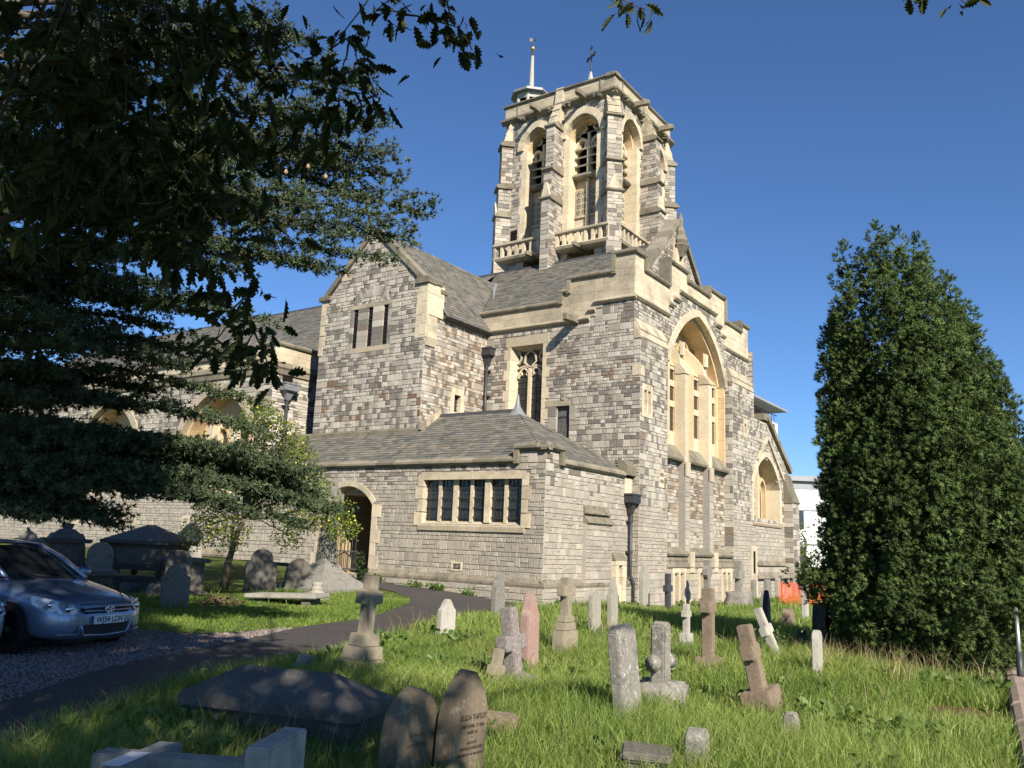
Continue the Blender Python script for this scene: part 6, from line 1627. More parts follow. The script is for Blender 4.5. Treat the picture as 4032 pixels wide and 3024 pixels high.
# higher canopy, outside the picture: it shades the foreground, the cars, the cedar and the tombs on the left
SHADE = [(-3.4, 1.5), (-3.75, 4.6), (-4.7, 5.9), (-6.7, 7.1), (-9.3, 8.7), (-11.8, 9.4), (-14, 9.7), (-17, 11), (-21, 13.0), (-25, 15), (-31, 16), (-31, 1.5)]
can = []; tries = 0
while len(can) < 1250 and tries < 40000:
    tries += 1
    if len(can) % 5 < 2: T = Vector((random.uniform(-13.5, -3.6), random.uniform(1.5, 9.0), random.uniform(0, .7)))
    elif len(can) % 5 < 3:
        T = Vector((random.uniform(-31, -8), random.uniform(3, 16.5), 0))
    if len(can) % 5 < 3:
        if not in_poly(T.x, T.y, SHADE): continue
    else:
        i = random.choice([k for k in range(len(CT0)) if k not in (1, 2, 3, 4, 5, 6)]); T = Vector(CT0[i]).lerp(Vector((-18, 6, CT0[i][2])), random.uniform(0, .8))+Vector((random.gauss(0, .4), random.gauss(0, .4), random.gauss(0, .4)))
    zc = random.uniform(max(4.6, T.z+2), 13.5); s_ = (zc-T.z)/sun_dir.z; c = T+sun_dir*s_
    if c.x > 12 or c.y < -9: continue
    loc = c-Vector((0, 0, 1.7)); dep = loc.dot(fw)
    if dep > .2:
        px = 2016+3300*loc.dot(rr)/dep; py = 1512-3300*loc.dot(uu)/dep
        mg = 350+1800/dep
        if -mg < px < 4032+mg and -mg < py < 3024+mg: continue
    if loc.length < 3.0: continue
    # keep the sunlit lawn, gravel end and cedar tip clear
    bad = False
    g_ = c-sun_dir*(c.z/sun_dir.z)
    if not in_poly(g_.x, g_.y, SHADE) and g_.x > -27: bad = True
    for k_ in range(10):
        for P_ in (Vector(CT0[k_]), Vector(CT0[k_])-Vector((1.5, .9, 0))):
            if (c-P_).cross(sun_dir).length < 1.0: bad = True
    if bad: continue
    can.append(c)
cp = []; cd = []
for c in can:
    near = min(L1+L2_+L3+L4+L5+L6+[Vector((1.4, -3, 7.5)), Vector((1.3, -3, 10))], key=lambda q_: (q_-c).length); tube(br, limb_pts(near, c, .05, 5, .8), [.03, .022, .016, .012, .008, .005], 4)
    for j in range(15):
        cp.append((c.x+random.gauss(0, .33), c.y+random.gauss(0, .33), c.z+random.gauss(0, .25))); cd.append((random.gauss(0, .7), random.gauss(0, .7), -.6+random.gauss(0, .45)))
print('canopy', len(can), tries)
o = br.obj('branches', bark, oak, True); o.matrix_parent_inverse = OINV; o['kind'] = 'stuff'
half = [(.0, 0.0), (.05, .12), (.16, .2), (.11, .27), (.24, .38), (.15, .43), (.27, .56), (.15, .6), (.22, .74), (.1, .78), (.12, .9), (0, 1.0)]
lv = [(x, y, abs(x)*.25-.12*y*y) for x, y in half]+[(-x, y, abs(x)*.25-.12*y*y) for x, y in half[1:-1]]
mid = [(0, y, -.12*y*y) for x, y in half]
lv = mid+[(x, y, abs(x)*.3-.12*y*y) for x, y in half[1:-1]]+[(-x, y, abs(x)*.3-.12*y*y) for x, y in half[1:-1]]
nm = len(mid); lf = []
for i in range(nm-1):
    r_a, r_b = (nm+i-1 if i > 0 else None), (nm+i if i < nm-2 else None); o2 = nm-2
    for s in (0, 1):
        a_, b_ = (None if r_a is None else r_a+s*o2), (None if r_b is None else r_b+s*o2)
        if a_ is None: lf.append((i, b_, i+1))
        elif b_ is None: lf.append((i, a_, i+1))
        else: lf.append((i, a_, b_)); lf.append((i, b_, i+1))
om = leaf_mat('oak_leaf', .6, .18, spec=.12)
pos = np.array([tuple(p) for p in leaf_p]); dirs = np.array([tuple(p) for p in leaf_d]); n = len(pos)
sc = rng.uniform(.10, .185, n); mats = basis_from(dirs)
k = rng.uniform(.6, 1.3, n)[:, None]; col = np.array([[.045, .056, .020]])*k
rel = pos-np.array([0, 0, 1.7]); dep = rel@np.array(fw); px = 2016+3300*(rel@np.array(rr))/np.maximum(dep, .01); py = 1512-3300*(rel@np.array(uu))/np.maximum(dep, .01)
vis = (dep > .5) & (px > -60) & (px < 4092) & (py > -60) & (py < 3100); size = np.where(vis, sc/np.maximum(dep, .1), 0)
big = np.argsort(-size)[:290]; big = big[size[big] > 0]; restm = np.ones(n, bool); restm[big] = False
for i in big:
    v, f = scatter(lv, lf, mats[i:i+1], np.zeros((1, 3)), sc[i:i+1])
    o = np_mesh('leaf', v, f, np.repeat(col[i:i+1], len(lf), axis=0), om, oak); o.matrix_parent_inverse = OINV; o.location = pos[i]
LEAF6_ = [(0, 0, 0), (.28, .35, .06), (.22, .75, .04), (0, 1, -.05), (-.22, .75, .04), (-.28, .35, .06)]; LF6_ = [(0, 1, 2), (0, 2, 3), (0, 3, 4), (0, 4, 5)]
cp = np.array(cp); v, f = scatter(LEAF6_, LF6_, basis_from(np.array(cd)), cp, rng.uniform(.2, .32, len(cp)))
o = np_mesh('upper_crown', v, f, np.tile(np.array([[.05, .07, .025]]), (len(f), 1)), om, oak); o.matrix_parent_inverse = OINV; o['kind'] = 'stuff'
v, f = scatter(lv, lf, mats[restm], pos[restm], sc[restm])
o = np_mesh('leaves', v, f, np.repeat(col[restm], len(lf), axis=0), om, oak); o.matrix_parent_inverse = OINV; o['kind'] = 'stuff'
print('oak leaves', n)

# ---- irish yew
yew = thing('yew_tree', 'large dark green upright yew with many columnar shoots on the right', 'tree', (-2.6, 16.0, 0))
YINV = Matrix.Translation((2.6, -16.0, 0))
mb = MB()
for k in range(7):
    a = k*.9; tube(mb, [(-2.6+.2*math.cos(a), 16+.2*math.sin(a), -.1), (-2.6+.5*math.cos(a), 16+.5*math.sin(a), 1.2), (-2.6+.9*math.cos(a), 16+.9*math.sin(a), 4)], [.16, .1, .03], 7)
o = mb.obj('trunk', bark, yew, True); o.matrix_parent_inverse = YINV; o['kind'] = 'stuff'
# columns: (angle, radius, base z, top z, plume radius)
cols_ = []
camv = np.array([.57, -.82]); rgt = np.array([.82, .57])
def colm(s, dpt, zb, zt, r): cols_.append((-2.6+rgt[0]*s+camv[0]*dpt, 16.0+rgt[1]*s+camv[1]*dpt, zb, zt, r))
# tops measured along the skyline, left to right
for s, zt in ((-1.78, 4.2), (-1.66, 5.3), (-1.48, 6.5), (-1.3, 7.35), (-1.12, 7.1), (-.95, 7.5), (-.75, 7.35), (-.55, 7.45), (-.35, 7.1), (-.15, 7.35), (.05, 6.9), (.24, 7.1), (.45, 6.5), (.66, 6.6), (.87, 6.1), (1.08, 6.2), (1.35, 5.3), (1.58, 5.25), (1.85, 4.8), (2.1, 4.4)):
    colm(s+.2 if s < 0 else s*.98+.02, random.uniform(-.25, .45), .9+.25*abs(s), zt, .21)
SKY_S = np.array([-1.8, -1.66, -1.48, -1.3, -.95, -.35, .2, .5, .87, 1.4, 1.85, 2.1]); SKY_Z = np.array([4.2, 5.3, 6.5, 7.2, 7.3, 7.2, 7.0, 6.5, 6.1, 5.3, 4.8, 4.4])
FRONT = []
for ring_R, cnt, drop, r_c in ((1.86, 11, 2.3, .22), (1.35, 8, .75, .21), (.8, 6, .1, .2)):
    for k in range(cnt):
        a = -1.32+3.0*(k+.5)/cnt+random.uniform(-.05, .05); R = ring_R+random.uniform(-.06, .1); s = R*math.sin(a); dpt = R*math.cos(a)
        top = float(np.interp(s, SKY_S, SKY_Z))-drop*(.25+.75*max(0, math.cos(a)))-random.uniform(0, 1.0)*(1 if ring_R > 1 else .4)
        zb = random.uniform(.4, 1.0)+.2*abs(s) if ring_R > 1.6 else .8
        colm(s*(.8 if s < 0 else 1), dpt, zb, top, r_c*random.uniform(.9, 1.15))
        if ring_R > 1.6:      # shorter plumes leaning against the tall ones
            for q in range(2):
                da = random.uniform(-.1, .1); R2 = R+random.uniform(.05, .16); s2 = R2*math.sin(a+da); zq = random.uniform(.3, 1.6) if q == 0 else random.uniform(1.4, 2.6)
                colm(s2*(.82 if s2 < 0 else 1), R2*math.cos(a+da), zq, min(top-.5, zq+random.uniform(1.1, 2.0)), random.uniform(.15, .2))
for k in range(30):
    a = random.uniform(1.75, 4.5); R = random.uniform(1.2, 1.8); colm(R*math.sin(a)*(.72 if math.sin(a) < 0 else 1), R*math.cos(a), .6, random.uniform(4, 6.4), .26)
P = []; Dn = []; Kc = []
def bump_cluster(cx_, cy_, cz_, r, m_, out, kc):
    for j in range(m_):
        d = Vector((random.gauss(0, 1), random.gauss(0, 1), random.gauss(0, 1))).normalized()
        if d.dot(out) < -.35: d = -d
        P.append((cx_+d.x*r, cy_+d.y*r, cz_+d.z*r*1.25)); Dn.append((d.x+out.x*.3, d.y+out.y*.3, d.z*.6+.55)); Kc.append(kc*random.uniform(.8, 1.2))
for (x, y, zb, zt, r) in cols_:
    H_ = zt-zb; cx, cy = x+2.6, y-16.0; nb = int(H_*r*52); kcol = random.uniform(.72, 1.3)
    for q in range(nb):
        t = (q+random.random())/nb; w_ = r*min(1, (1-t)*6+.3)*min(1, t*2.5+.55); an = q*2.4+random.uniform(-.5, .5)
        o_ = Vector((math.cos(an), math.sin(an), .25))
        bump_cluster(x+w_*math.cos(an)*.85-cx*.03*t, y+w_*math.sin(an)*.85-cy*.03*t, zb+H_*t, random.uniform(.06, .10), 14, o_, kcol*random.uniform(.8, 1.2))
    for q in range(4): bump_cluster(x-cx*.03, y-cy*.03, zt-.05+.05*q, .04, 6, Vector((0, 0, 1)), 1.0)
for k in range(170):   # bushy lower skirt
    a = random.uniform(-2.0, 2.0); h = random.uniform(.2, 1.5); R = 1.15+.8*math.sin(min(1.0, (h-.1)/1.7)*1.57)+random.gauss(0, .1); s = R*math.sin(a); s *= .97 if s < 0 else 1; dpt = R*math.cos(a)
    o_ = Vector((rgt[0]*math.sin(a)+camv[0]*math.cos(a), rgt[1]*math.sin(a)+camv[1]*math.cos(a), .35))
    for q in range(2): bump_cluster(-2.6+rgt[0]*s+camv[0]*dpt+random.gauss(0, .08), 16+rgt[1]*s+camv[1]*dpt+random.gauss(0, .08), h+random.gauss(0, .1), random.uniform(.07, .12), 16, o_, random.uniform(.7, 1.25))
P = np.array(P); Dn = np.array(Dn)+rng.normal(0, .25, (len(P), 3)); n = len(P)
tv = []; tf = []
for i in range(9):
    an = i*2.4; d = np.array([math.cos(an)*.8, .35+.08*i, math.sin(an)*.8]); d /= np.linalg.norm(d); s_ = np.cross(d, (0, 1, 0)); s_ /= np.linalg.norm(s_); o_ = np.array([0, i*.07, 0])
    k = len(tv); tv += [o_-s_*.13, o_+s_*.13, o_+d*.75]; tf.append((k, k+1, k+2))
v, f = scatter(tv, tf, basis_from(Dn), P, rng.uniform(.055, .09, n))
bl = rng.random(n)[:, None]; col = (np.array([[.058, .092, .030]])*(1-bl)+np.array([[.118, .16, .054]])*bl)*np.array(Kc)[:, None]
ym = leaf_mat('yew_needles', .75, .1, spec=.08)
o = np_mesh('foliage', v, f, np.repeat(col, len(tf), axis=0), ym, yew); o.matrix_parent_inverse = YINV; o['kind'] = 'stuff'
# inner mass of twigs, coloured darker to put shade between the plumes
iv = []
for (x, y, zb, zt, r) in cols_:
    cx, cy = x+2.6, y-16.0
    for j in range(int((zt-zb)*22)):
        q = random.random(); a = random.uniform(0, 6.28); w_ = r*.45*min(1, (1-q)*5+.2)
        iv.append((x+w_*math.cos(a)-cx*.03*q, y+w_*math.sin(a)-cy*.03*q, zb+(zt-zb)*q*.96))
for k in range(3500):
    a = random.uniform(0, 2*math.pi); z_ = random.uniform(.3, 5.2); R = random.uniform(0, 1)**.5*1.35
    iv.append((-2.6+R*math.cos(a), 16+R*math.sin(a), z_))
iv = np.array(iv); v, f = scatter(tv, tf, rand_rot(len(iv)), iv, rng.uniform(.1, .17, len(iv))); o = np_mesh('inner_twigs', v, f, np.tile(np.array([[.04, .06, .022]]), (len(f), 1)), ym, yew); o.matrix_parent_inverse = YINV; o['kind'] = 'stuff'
print('yew shoots', n)

# ---- generic broadleaf crown
LEAF6 = [(0, 0, 0), (.28, .35, .06), (.22, .75, .04), (0, 1, -.05), (-.22, .75, .04), (-.28, .35, .06)]; LF6 = [(0, 1, 2), (0, 2, 3), (0, 3, 4), (0, 4, 5)]
def broadleaf(label, loc, trunk, centres, leaves, lsize, c1, c2, mat, fruit=0, name='tree', cat='tree', group=None):
    t = thing(name, label, cat, loc); inv = Matrix.Translation(-Vector(loc)); mb = MB()
    tube(mb, trunk, [.13*(1-.6*i/(len(trunk)-1)) for i in range(len(trunk))], 8)
    o = mb.obj('trunk', bark, t, True); o.matrix_parent_inverse = inv
    mb = MB(); top = Vector(trunk[-1]); Pn = []; 
    for c, r in centres:
        c = Vector(c); tube(mb, limb_pts(top if c.z > top.z-.6 else Vector(trunk[len(trunk)//2]), c, .1, 5, .8), [.05, .04, .03, .02, .014, .008], 5)
        m_ = int(leaves*r*r)
        for j in range(m_):
            d = Vector((random.gauss(0, 1), random.gauss(0, 1), random.gauss(0, .9))).normalized()*r*random.random()**.4; Pn.append(c+d)
    o = mb.obj('branches', bark, t, True); o.matrix_parent_inverse = inv; o['kind'] = 'stuff'
    Pn = np.array([tuple(p) for p in Pn]); m_ = len(Pn); dd = rng.normal(0, 1, (m_, 3)); dd[:, 2] -= .4
    v, f = scatter(LEAF6, LF6, basis_from(dd), Pn, rng.uniform(.7, 1.3, m_)*lsize)
    q = rng.random(m_)[:, None]; col = (np.array([c1])*(1-q)+np.array([c2])*q)*rng.uniform(.8, 1.2, (m_, 1))
    o = np_mesh('crown', v, f, np.repeat(col, 4, axis=0), mat, t); o.matrix_parent_inverse = inv; o['kind'] = 'stuff'
    if fruit:
        fm = plain('yellow_apple', (.62, .50, .07), .4, 0, .4, .2, 9); idx = rng.choice(m_, fruit, replace=False); mb = MB()
        for i in idx:
            p = Vector(Pn[i]); tube(mb, [p+Vector((0, 0, z_)) for z_ in (-.028, -.018, 0, .018, .028)], [.008, .024, .032, .024, .008], 7)
        o = mb.obj('fruit', fm, t, True); o.matrix_parent_inverse = inv; o['kind'] = 'stuff'
    return t
bm_ = leaf_mat('broad_leaf', .6, .35, spec=.12)
AP = [(-20.1, 16.1, 5.0), (-19.75, 16.45, 4.5), (-20.5, 16.0, 5.3), (-19.4, 16.7, 4.1), (-20.55, 15.86, 4.75), (-20.32, 16.28, 4.00), (-19.73, 16.78, 3.66), (-18.75, 16.93, 3.2), (-21.28, 15.70, 3.59), (-18.35, 17.3, 2.4), (-18.75, 16.57, 2.3), (-20.33, 16.01, 2.7), (-21.28, 15.44, 2.3), (-19.23, 16.41, 1.75), (-20.60, 15.46, 1.75), (-21.74, 15.23, 1.75), (-18.0, 17.4, 2.0), (-20.0, 15.9, 3.3), (-19.6, 16.3, 2.9)]
broadleaf('apple tree with small yellow fruit in front of the aisle', (-20.8, 15.6, .1), [(-20.8, 15.6, 0), (-20.75, 15.6, .8), (-20.7, 15.7, 1.4), (-20.5, 15.8, 2.2)], [(c, .5+.22*random.random()) for c in AP], 1300, .08, (.10, .145, .022), (.19, .235, .04), bm_, 190, 'apple_tree')
broadleaf('yellow green tree behind the far buttress of the church', (-13.5, 47.5, 0), [(-13.5, 47.5, -.4), (-13.5, 47.5, 1.5), (-13.4, 47.5, 2.6)], [((-13.5+random.uniform(-.7, .9), 47.5+random.uniform(-1, 1), z_), .75) for z_ in (.8, 1.2, 1.6, 2.0, 2.5, 3.0, 3.3, 2.2, 1.5, 1.0)], 260, .11, (.10, .15, .02), (.17, .20, .03), bm_, 0, 'small_tree')
broadleaf('low dark bush beside the distant crosses right of the church', (-11.6, 46, 0), [(-11.6, 46, 0), (-11.6, 46, .4), (-11.6, 46, .8)], [((-12.4+.5*k, 46+random.uniform(-.5, .5), .6+.3*random.random()), .6) for k in range(5)], 300, .1, (.04, .06, .02), (.07, .09, .025), bm_, 0, 'bush', 'bush')
broadleaf('distant green tree top showing above the aisle roof', (-66, 52, 0), [(-66, 52, 0), (-66, 52, 8), (-66, 52, 14)], [((-66+random.uniform(-4, 4), 52+random.uniform(-3, 3), 15+random.uniform(-2.5, 4)), 1.9) for k in range(11)], 110, .4, (.06, .10, .02), (.10, .14, .03), bm_, 0, 'tree')
# ------------------------------------------------------------------ grass and weeds
gm = leaf_mat('grass_blade', .5, .4, spec=.3)
def blades(pts, h, w, cols, name, label, bend=.5):
    n = len(pts); an = rng.uniform(0, 2*math.pi, n); lean = rng.normal(0, bend, (n, 2))*h[:, None]
    dx, dy = np.cos(an)*w, np.sin(an)*w
    p = np.asarray(pts); v = np.zeros((n, 5, 3))
    v[:, 0] = p-np.stack([dx, dy, 0*dx], 1); v[:, 1] = p+np.stack([dx, dy, 0*dx], 1)
    m_ = p+np.stack([lean[:, 0]*.35, lean[:, 1]*.35, h*.62], 1)
    v[:, 2] = m_+np.stack([dx, dy, 0*dx], 1)*.75; v[:, 3] = m_-np.stack([dx, dy, 0*dx], 1)*.75
    v[:, 4] = p+np.stack([lean[:, 0], lean[:, 1], h*(1-.25*np.minimum(1, np.abs(lean[:, 0])/np.maximum(h, .01)))], 1)
    b = np.arange(n)*5
    f = np.concatenate([np.stack([b, b+1, b+2], 1), np.stack([b, b+2, b+3], 1), np.stack([b+3, b+2, b+4], 1)])
    o = np_mesh(name, v.reshape(-1, 3), f, np.concatenate([cols, cols, cols]), gm); tag(o, label, 'grass', kind='stuff'); return o
def hz(xy):
    return np.array([ground_z(x, y) for x, y in xy])
def gen(n, x0, x1, y0, y1, keep):
    out = []; 
    X = rng.uniform(x0, x1, n*3); Y = rng.uniform(y0, y1, n*3)
    for x, y in zip(X, Y):
        if keep(x, y): out.append((x, y))
        if len(out) >= n: break
    return np.array(out)
def patch(x, y, s=.6, o=0): return mnoise.noise(Vector((x*s+o, y*s-o, o)))
def free(x, y):
    if in_poly(x, y, PATH_POLY) or in_poly(x, y, PATH_POLY2) or in_poly(x, y, GRAVEL_POLY): return False
    if y > 21.2 and x < -13.2: return False
    if in_poly(x, y, BARE) and random.random() < .93: return False
    for (kx, ky), (k2x, k2y) in zip(KL, KL[1:]):
        if ky <= y < k2y and x > kx+(k2x-kx)*(y-ky)/(k2y-ky)-.02: return False
    return True
def visible(x, y, m=250):
    lx, ly = x, y; d = lx*fw.x+ly*fw.y-1.7*fw.z
    if d < .4: return False
    px = 2016+3300*(lx*rr.x+ly*rr.y-1.7*rr.z)/d; return -m < px < 4032+m and d < 48
def right_side(x, y):
    # the rough meadow lies on the right of the path
    for (ax, ay), (bx, by) in zip(PR[:9], PR[1:9]):
        if ay <= y < by: return x > ax+(bx-ax)*(y-ay)/(by-ay)
    return x > -12.9
def pick(n, dmin, dmax, cond):
    out = []
    while len(out) < n:
        d = math.sqrt(random.uniform(dmin**2, dmax**2)); px = random.uniform(-200, 4232)
        dirv = rr*((px-2016)/3300)+Vector((fw.x, fw.y, 0)); p = dirv.normalized()*d
        if cond(p.x, p.y) and free(p.x, p.y): out.append((p.x, p.y))
    return np.array(out)
def meadow_cols(xy, base1, base2, dry=.06):
    n = len(xy); t = np.array([.5+.9*patch(x, y, .45, 3) for x, y in xy]); t = np.clip(t+rng.normal(0, .18, n), 0, 1)[:, None]
    c = np.array([base1])*(1-t)+np.array([base2])*t; dm = rng.random(n) < dry; c[dm] = np.array([.26, .22, .11]); return c*rng.uniform(.75, 1.25, (n, 1))
B1, B2 = (.145, .225, .045), (.285, .35, .095)
for n, d0, d1, hh, ww in ((62000, 4.2, 9.0, .19, .0032), (72000, 9.0, 15, .21, .0052), (52000, 15, 30, .21, .009), (16000, 30, 46, .2, .016)):
    xy = pick(n, d0, d1, right_side); tall = np.array([1+.75*patch(x, y, .35, 9) for x, y in xy])
    h = hh*np.clip(tall, .45, 2)*rng.uniform(.5, 1.5, n); pts = np.concatenate([xy, hz(xy)[:, None]-.01], 1)
    blades(pts, h, ww*rng.uniform(.6, 1.4, n), meadow_cols(xy, B1, B2, .05), 'long_grass', 'long green meadow grass among the gravestones right of the path', .5)
# mown grass left of the path and in the shade
left = lambda x, y: not right_side(x, y)
for n, d0, d1, hh, ww in ((60000, 10, 26, .075, .008),):
    xy = pick(n, d0, d1, left); pts = np.concatenate([xy, hz(xy)[:, None]-.01], 1)
    h = hh*np.clip(np.array([1.1+1.0*patch(x, y, .5, 5) for x, y in xy]), .5, 2.3)*rng.uniform(.5, 1.4, n)
    blades(pts, h, ww*rng.uniform(.6, 1.4, n), meadow_cols(xy, (.11, .19, .032), (.21, .285, .062), .04), 'lawn_grass', 'shorter grass left of the path and among the old tombs', .45)
# taller tufts round the stones
tp = []
for ob in list(bpy.data.objects):
    if ob.parent is None and ob.get('category') in ('gravestone', 'grave cross', 'tomb', 'stone block', 'boulder', 'monument', 'pedestal', 'slab') and (ob.location.length > 3):
        for j in range(170 if ob.location.length < 18 else 60):
            a = random.uniform(0, 6.28); r = abs(random.gauss(0, .14))+(.16 if ob.get('category') != 'tomb' else .75); x, y = ob.location.x+r*math.cos(a)*.9, ob.location.y+r*math.sin(a)*1.25
            if free(x, y): tp.append((x, y, ground_z(x, y)-.01))
tp = np.array(tp); n = len(tp); d_ = np.hypot(tp[:, 0], tp[:, 1])
blades(tp, rng.uniform(.12, .32, n), np.clip(.0006*d_, .003, .012)*rng.uniform(.6, 1.3, n), meadow_cols(tp[:, :2], B1, B2, .1), 'grass_tufts', 'taller unmown grass tufts round the feet of the gravestones', .35)
# dry seed stalks
sx = pick(700, 4.5, 18, lambda x, y: right_side(x, y) and patch(x, y, .5, 9) > .02)
near_yew = np.stack([rng.normal(-3.0, .8, 420), rng.normal(13.75, .3, 420)], 1); near_yew = np.array([p for p in near_yew if free(*p)]); sx = np.concatenate([sx, near_yew])
n = len(sx); pts = np.concatenate([sx, hz(sx)[:, None]], 1); d_ = np.hypot(sx[:, 0], sx[:, 1])
blades(pts, rng.uniform(.3, .6, n), np.clip(.00035*d_, .0016, .006), np.tile(np.array([[.30, .25, .13]]), (n, 1))*rng.uniform(.6, 1.2, (n, 1)), 'seed_stalks', 'dry straw coloured grass stalks in front of the yew and in the meadow', .42)
for p0, k in (((-3.35, 12.9), 26), ((-2.55, 12.6), 20), ((-2.2, 12.35), 12)):
    q = np.array([(p0[0]+random.gauss(0, .08), p0[1]+random.gauss(0, .08)) for _ in range(k)]); pts = np.concatenate([q, hz(q)[:, None]], 1)
    o = blades(pts, rng.uniform(.45, .75, k), rng.uniform(.004, .007, k), np.tile(np.array([[.42, .34, .18]]), (k, 1)), 'seed_heads', 'pale bent seed heads before the yew', .55)
# leafy weeds along the foot of the church and on paths
wm = leaf_mat('weed_leaf', .5, .3)
def weed(label, x, y, r, n, ls, c1=(.06, .11, .02), c2=(.11, .17, .03), hgt=.2):
    z0_ = ground_z(x, y); P_ = np.stack([rng.normal(x, r*.5, n), rng.normal(y, r*.35, n), z0_+np.abs(rng.normal(hgt*.4, hgt*.35, n))], 1); d = rng.normal(0, 1, (n, 3)); d[:, 2] = np.abs(d[:, 2])*.7
    v, f = scatter(LEAF6, LF6, basis_from(d), P_, rng.uniform(.6, 1.3, n)*ls); q = rng.random((n, 1)); col = np.array([c1])*(1-q)+np.array([c2])*q
    b0 = np.tile(np.array([[x, y, z0_]]), (n, 1)); sv = np.stack([b0-.004, b0+.004, P_], 1).reshape(-1, 3); sf = np.arange(3*n).reshape(n, 3)+len(v)
    o = np_mesh('weed_clump', np.concatenate([v, sv]), np.concatenate([f, sf]), np.concatenate([np.repeat(col, 4, axis=0), col]), wm); tag(o, label, 'weed', 'weeds along the foot of the church walls')
weed('dock clump at the porch wall nearest the entrance', -20.0, 21.05, .3, 70, .13)
weed('tall leafy weed beside the entrance step', -20.55, 20.75, .25, 90, .16, (.02, .04, .012), (.05, .075, .02), .8)
weed('low weed clump under the porch window', -18.4, 21.05, .4, 80, .1)
weed('leafy weed clump near the low air grille', -17.4, 21.05, .25, 70, .12)
weed('small weed tuft midway along the porch wall', -16.2, 21.1, .35, 60, .1)
weed('weed clump at the porch corner', -13.35, 21.9, .3, 70, .1)
weed('weed clump at the pilaster of the porch side wall', -13.3, 24.2, .35, 80, .11)
weed('weed clump at the foot of the downpipe', -13.2, 26.1, .35, 90, .12)
weed('weed clump below the first cellar window', -13.1, 30.2, .4, 80, .11)
weed('weed clump below the second cellar window', -13.1, 31.8, .4, 70, .11)
weed('bramble growth in the meadow behind the pale inscribed headstone', -4.6, 14.3, .5, 260, .06, (.05, .08, .02), (.09, .12, .03), .5)
weed('ivy growing over the edge of the grey headstone near the casket tomb', -22.6, 12.7, .35, 200, .08, (.05, .09, .015), (.09, .14, .03), 1.1)
weed('heap of dry cuttings under the cedar', -17.9, 13.3, .6, 160, .12, (.12, .09, .05), (.18, .13, .08), .15)
weed('ivy leaves along the side of the ledger tomb', -5.75, 4.95, .6, 120, .045, (.03, .05, .015), (.06, .09, .025), .18)

# fallen leaves and broad-leaved herbs
q = []
while len(q) < 900:
    x, y = random.uniform(-16, -3), random.uniform(2.5, 18)
    if in_poly(x, y, PATH_POLY) or (in_poly(x, y, GRAVEL_POLY) and random.random() < .5): q.append((x, y, ground_z(x, y)+.034))
q = np.array(q); n = len(q); a = rng.uniform(0, 6.28, n); dd = np.stack([np.cos(a), np.sin(a), rng.normal(0, .12, n)], 1)
zx = np.stack([-np.sin(a), np.cos(a), 0*a], 1); mt_ = np.stack([zx, dd/np.linalg.norm(dd, axis=1)[:, None], np.tile(np.array([[0, 0, 1.0]]), (n, 1))], axis=2)
v, f = scatter(LEAF6, LF6, mt_, q, rng.uniform(.03, .07, n)); t_ = rng.random((n, 1))
o = np_mesh('fallen_leaves', v, f, np.repeat(np.array([[.16, .09, .04]])*(1-t_)+np.array([[.26, .20, .09]])*t_, 4, axis=0), wm); tag(o, 'small brown fallen leaves scattered over the path and gravel', 'leaves', kind='stuff')
hb = pick(420, 5, 16, lambda x, y: right_side(x, y) and patch(x, y, .8, 21) > .12); P_ = []; D_ = []
for x, y in hb:
    for j in range(9): P_.append((x+random.gauss(0, .05), y+random.gauss(0, .05), ground_z(x, y)+random.uniform(.04, .2))); D_.append((random.gauss(0, 1), random.gauss(0, 1), random.uniform(.2, 1)))
P_ = np.array(P_); n = len(P_); v, f = scatter(LEAF6, LF6, basis_from(np.array(D_)), P_, rng.uniform(.05, .13, n)); t_ = rng.random((n, 1))
o = np_mesh('meadow_herbs', v, f, np.repeat(np.array([[.07, .13, .03]])*(1-t_)+np.array([[.15, .21, .05]])*t_, 4, axis=0), wm); tag(o, 'broad leaved herbs growing through the long grass', 'herbs', kind='stuff')
# ------------------------------------------------------------------ cars
def paint(name, col, rough=.28):
    m, nt, b = new_mat(name); b.inputs['Base Color'].default_value = (*col, 1); b.inputs['Metallic'].default_value = .55; b.inputs['Roughness'].default_value = rough
    b.inputs['Coat Weight'].default_value = .8; b.inputs['Coat Roughness'].default_value = .04
    _, h = noise_fac(nt, 300, 2, .5); bump(nt, b, h, .02, .002); return m
glass_car = glass_mat('car_glass', (.012, .014, .017), .03); glass_car.node_tree.nodes['Principled BSDF'].inputs['Specular IOR Level'].default_value = 1.0
rubber = plain('tyre_rubber', (.02, .02, .02), .85, 0, .2, .2, 20); blackp = plain('black_plastic', (.018, .018, .019), .6, 0, .3, .2, 30)
chrome = plain('chrome', (.75, .75, .76), .15, 1.0, .5, .03, 9); alloy = plain('alloy_wheel', (.38, .39, .40), .35, .8, .5, .1, 9); lampw = None
m, nt, b = new_mat('headlamp_lens'); b.inputs['Base Color'].default_value = (.52, .54, .52, 1); b.inputs['Roughness'].default_value = .12; b.inputs['Specular IOR Level'].default_value = .8; b.inputs['Coat Weight'].default_value = .6
f1, h1 = noise_fac(nt, 9, 3, .5, .4, .6); nt.links.new(mixc(nt, f1, (.16, .17, .17), (.72, .74, .72)), b.inputs['Base Color']); headl = m
plate_w = plain('white_plate', (.72, .72, .70), .5, 0, .4, .04, 9); ink = plain('plate_ink', (.01, .01, .01), .5, 0, .3, .1, 9)
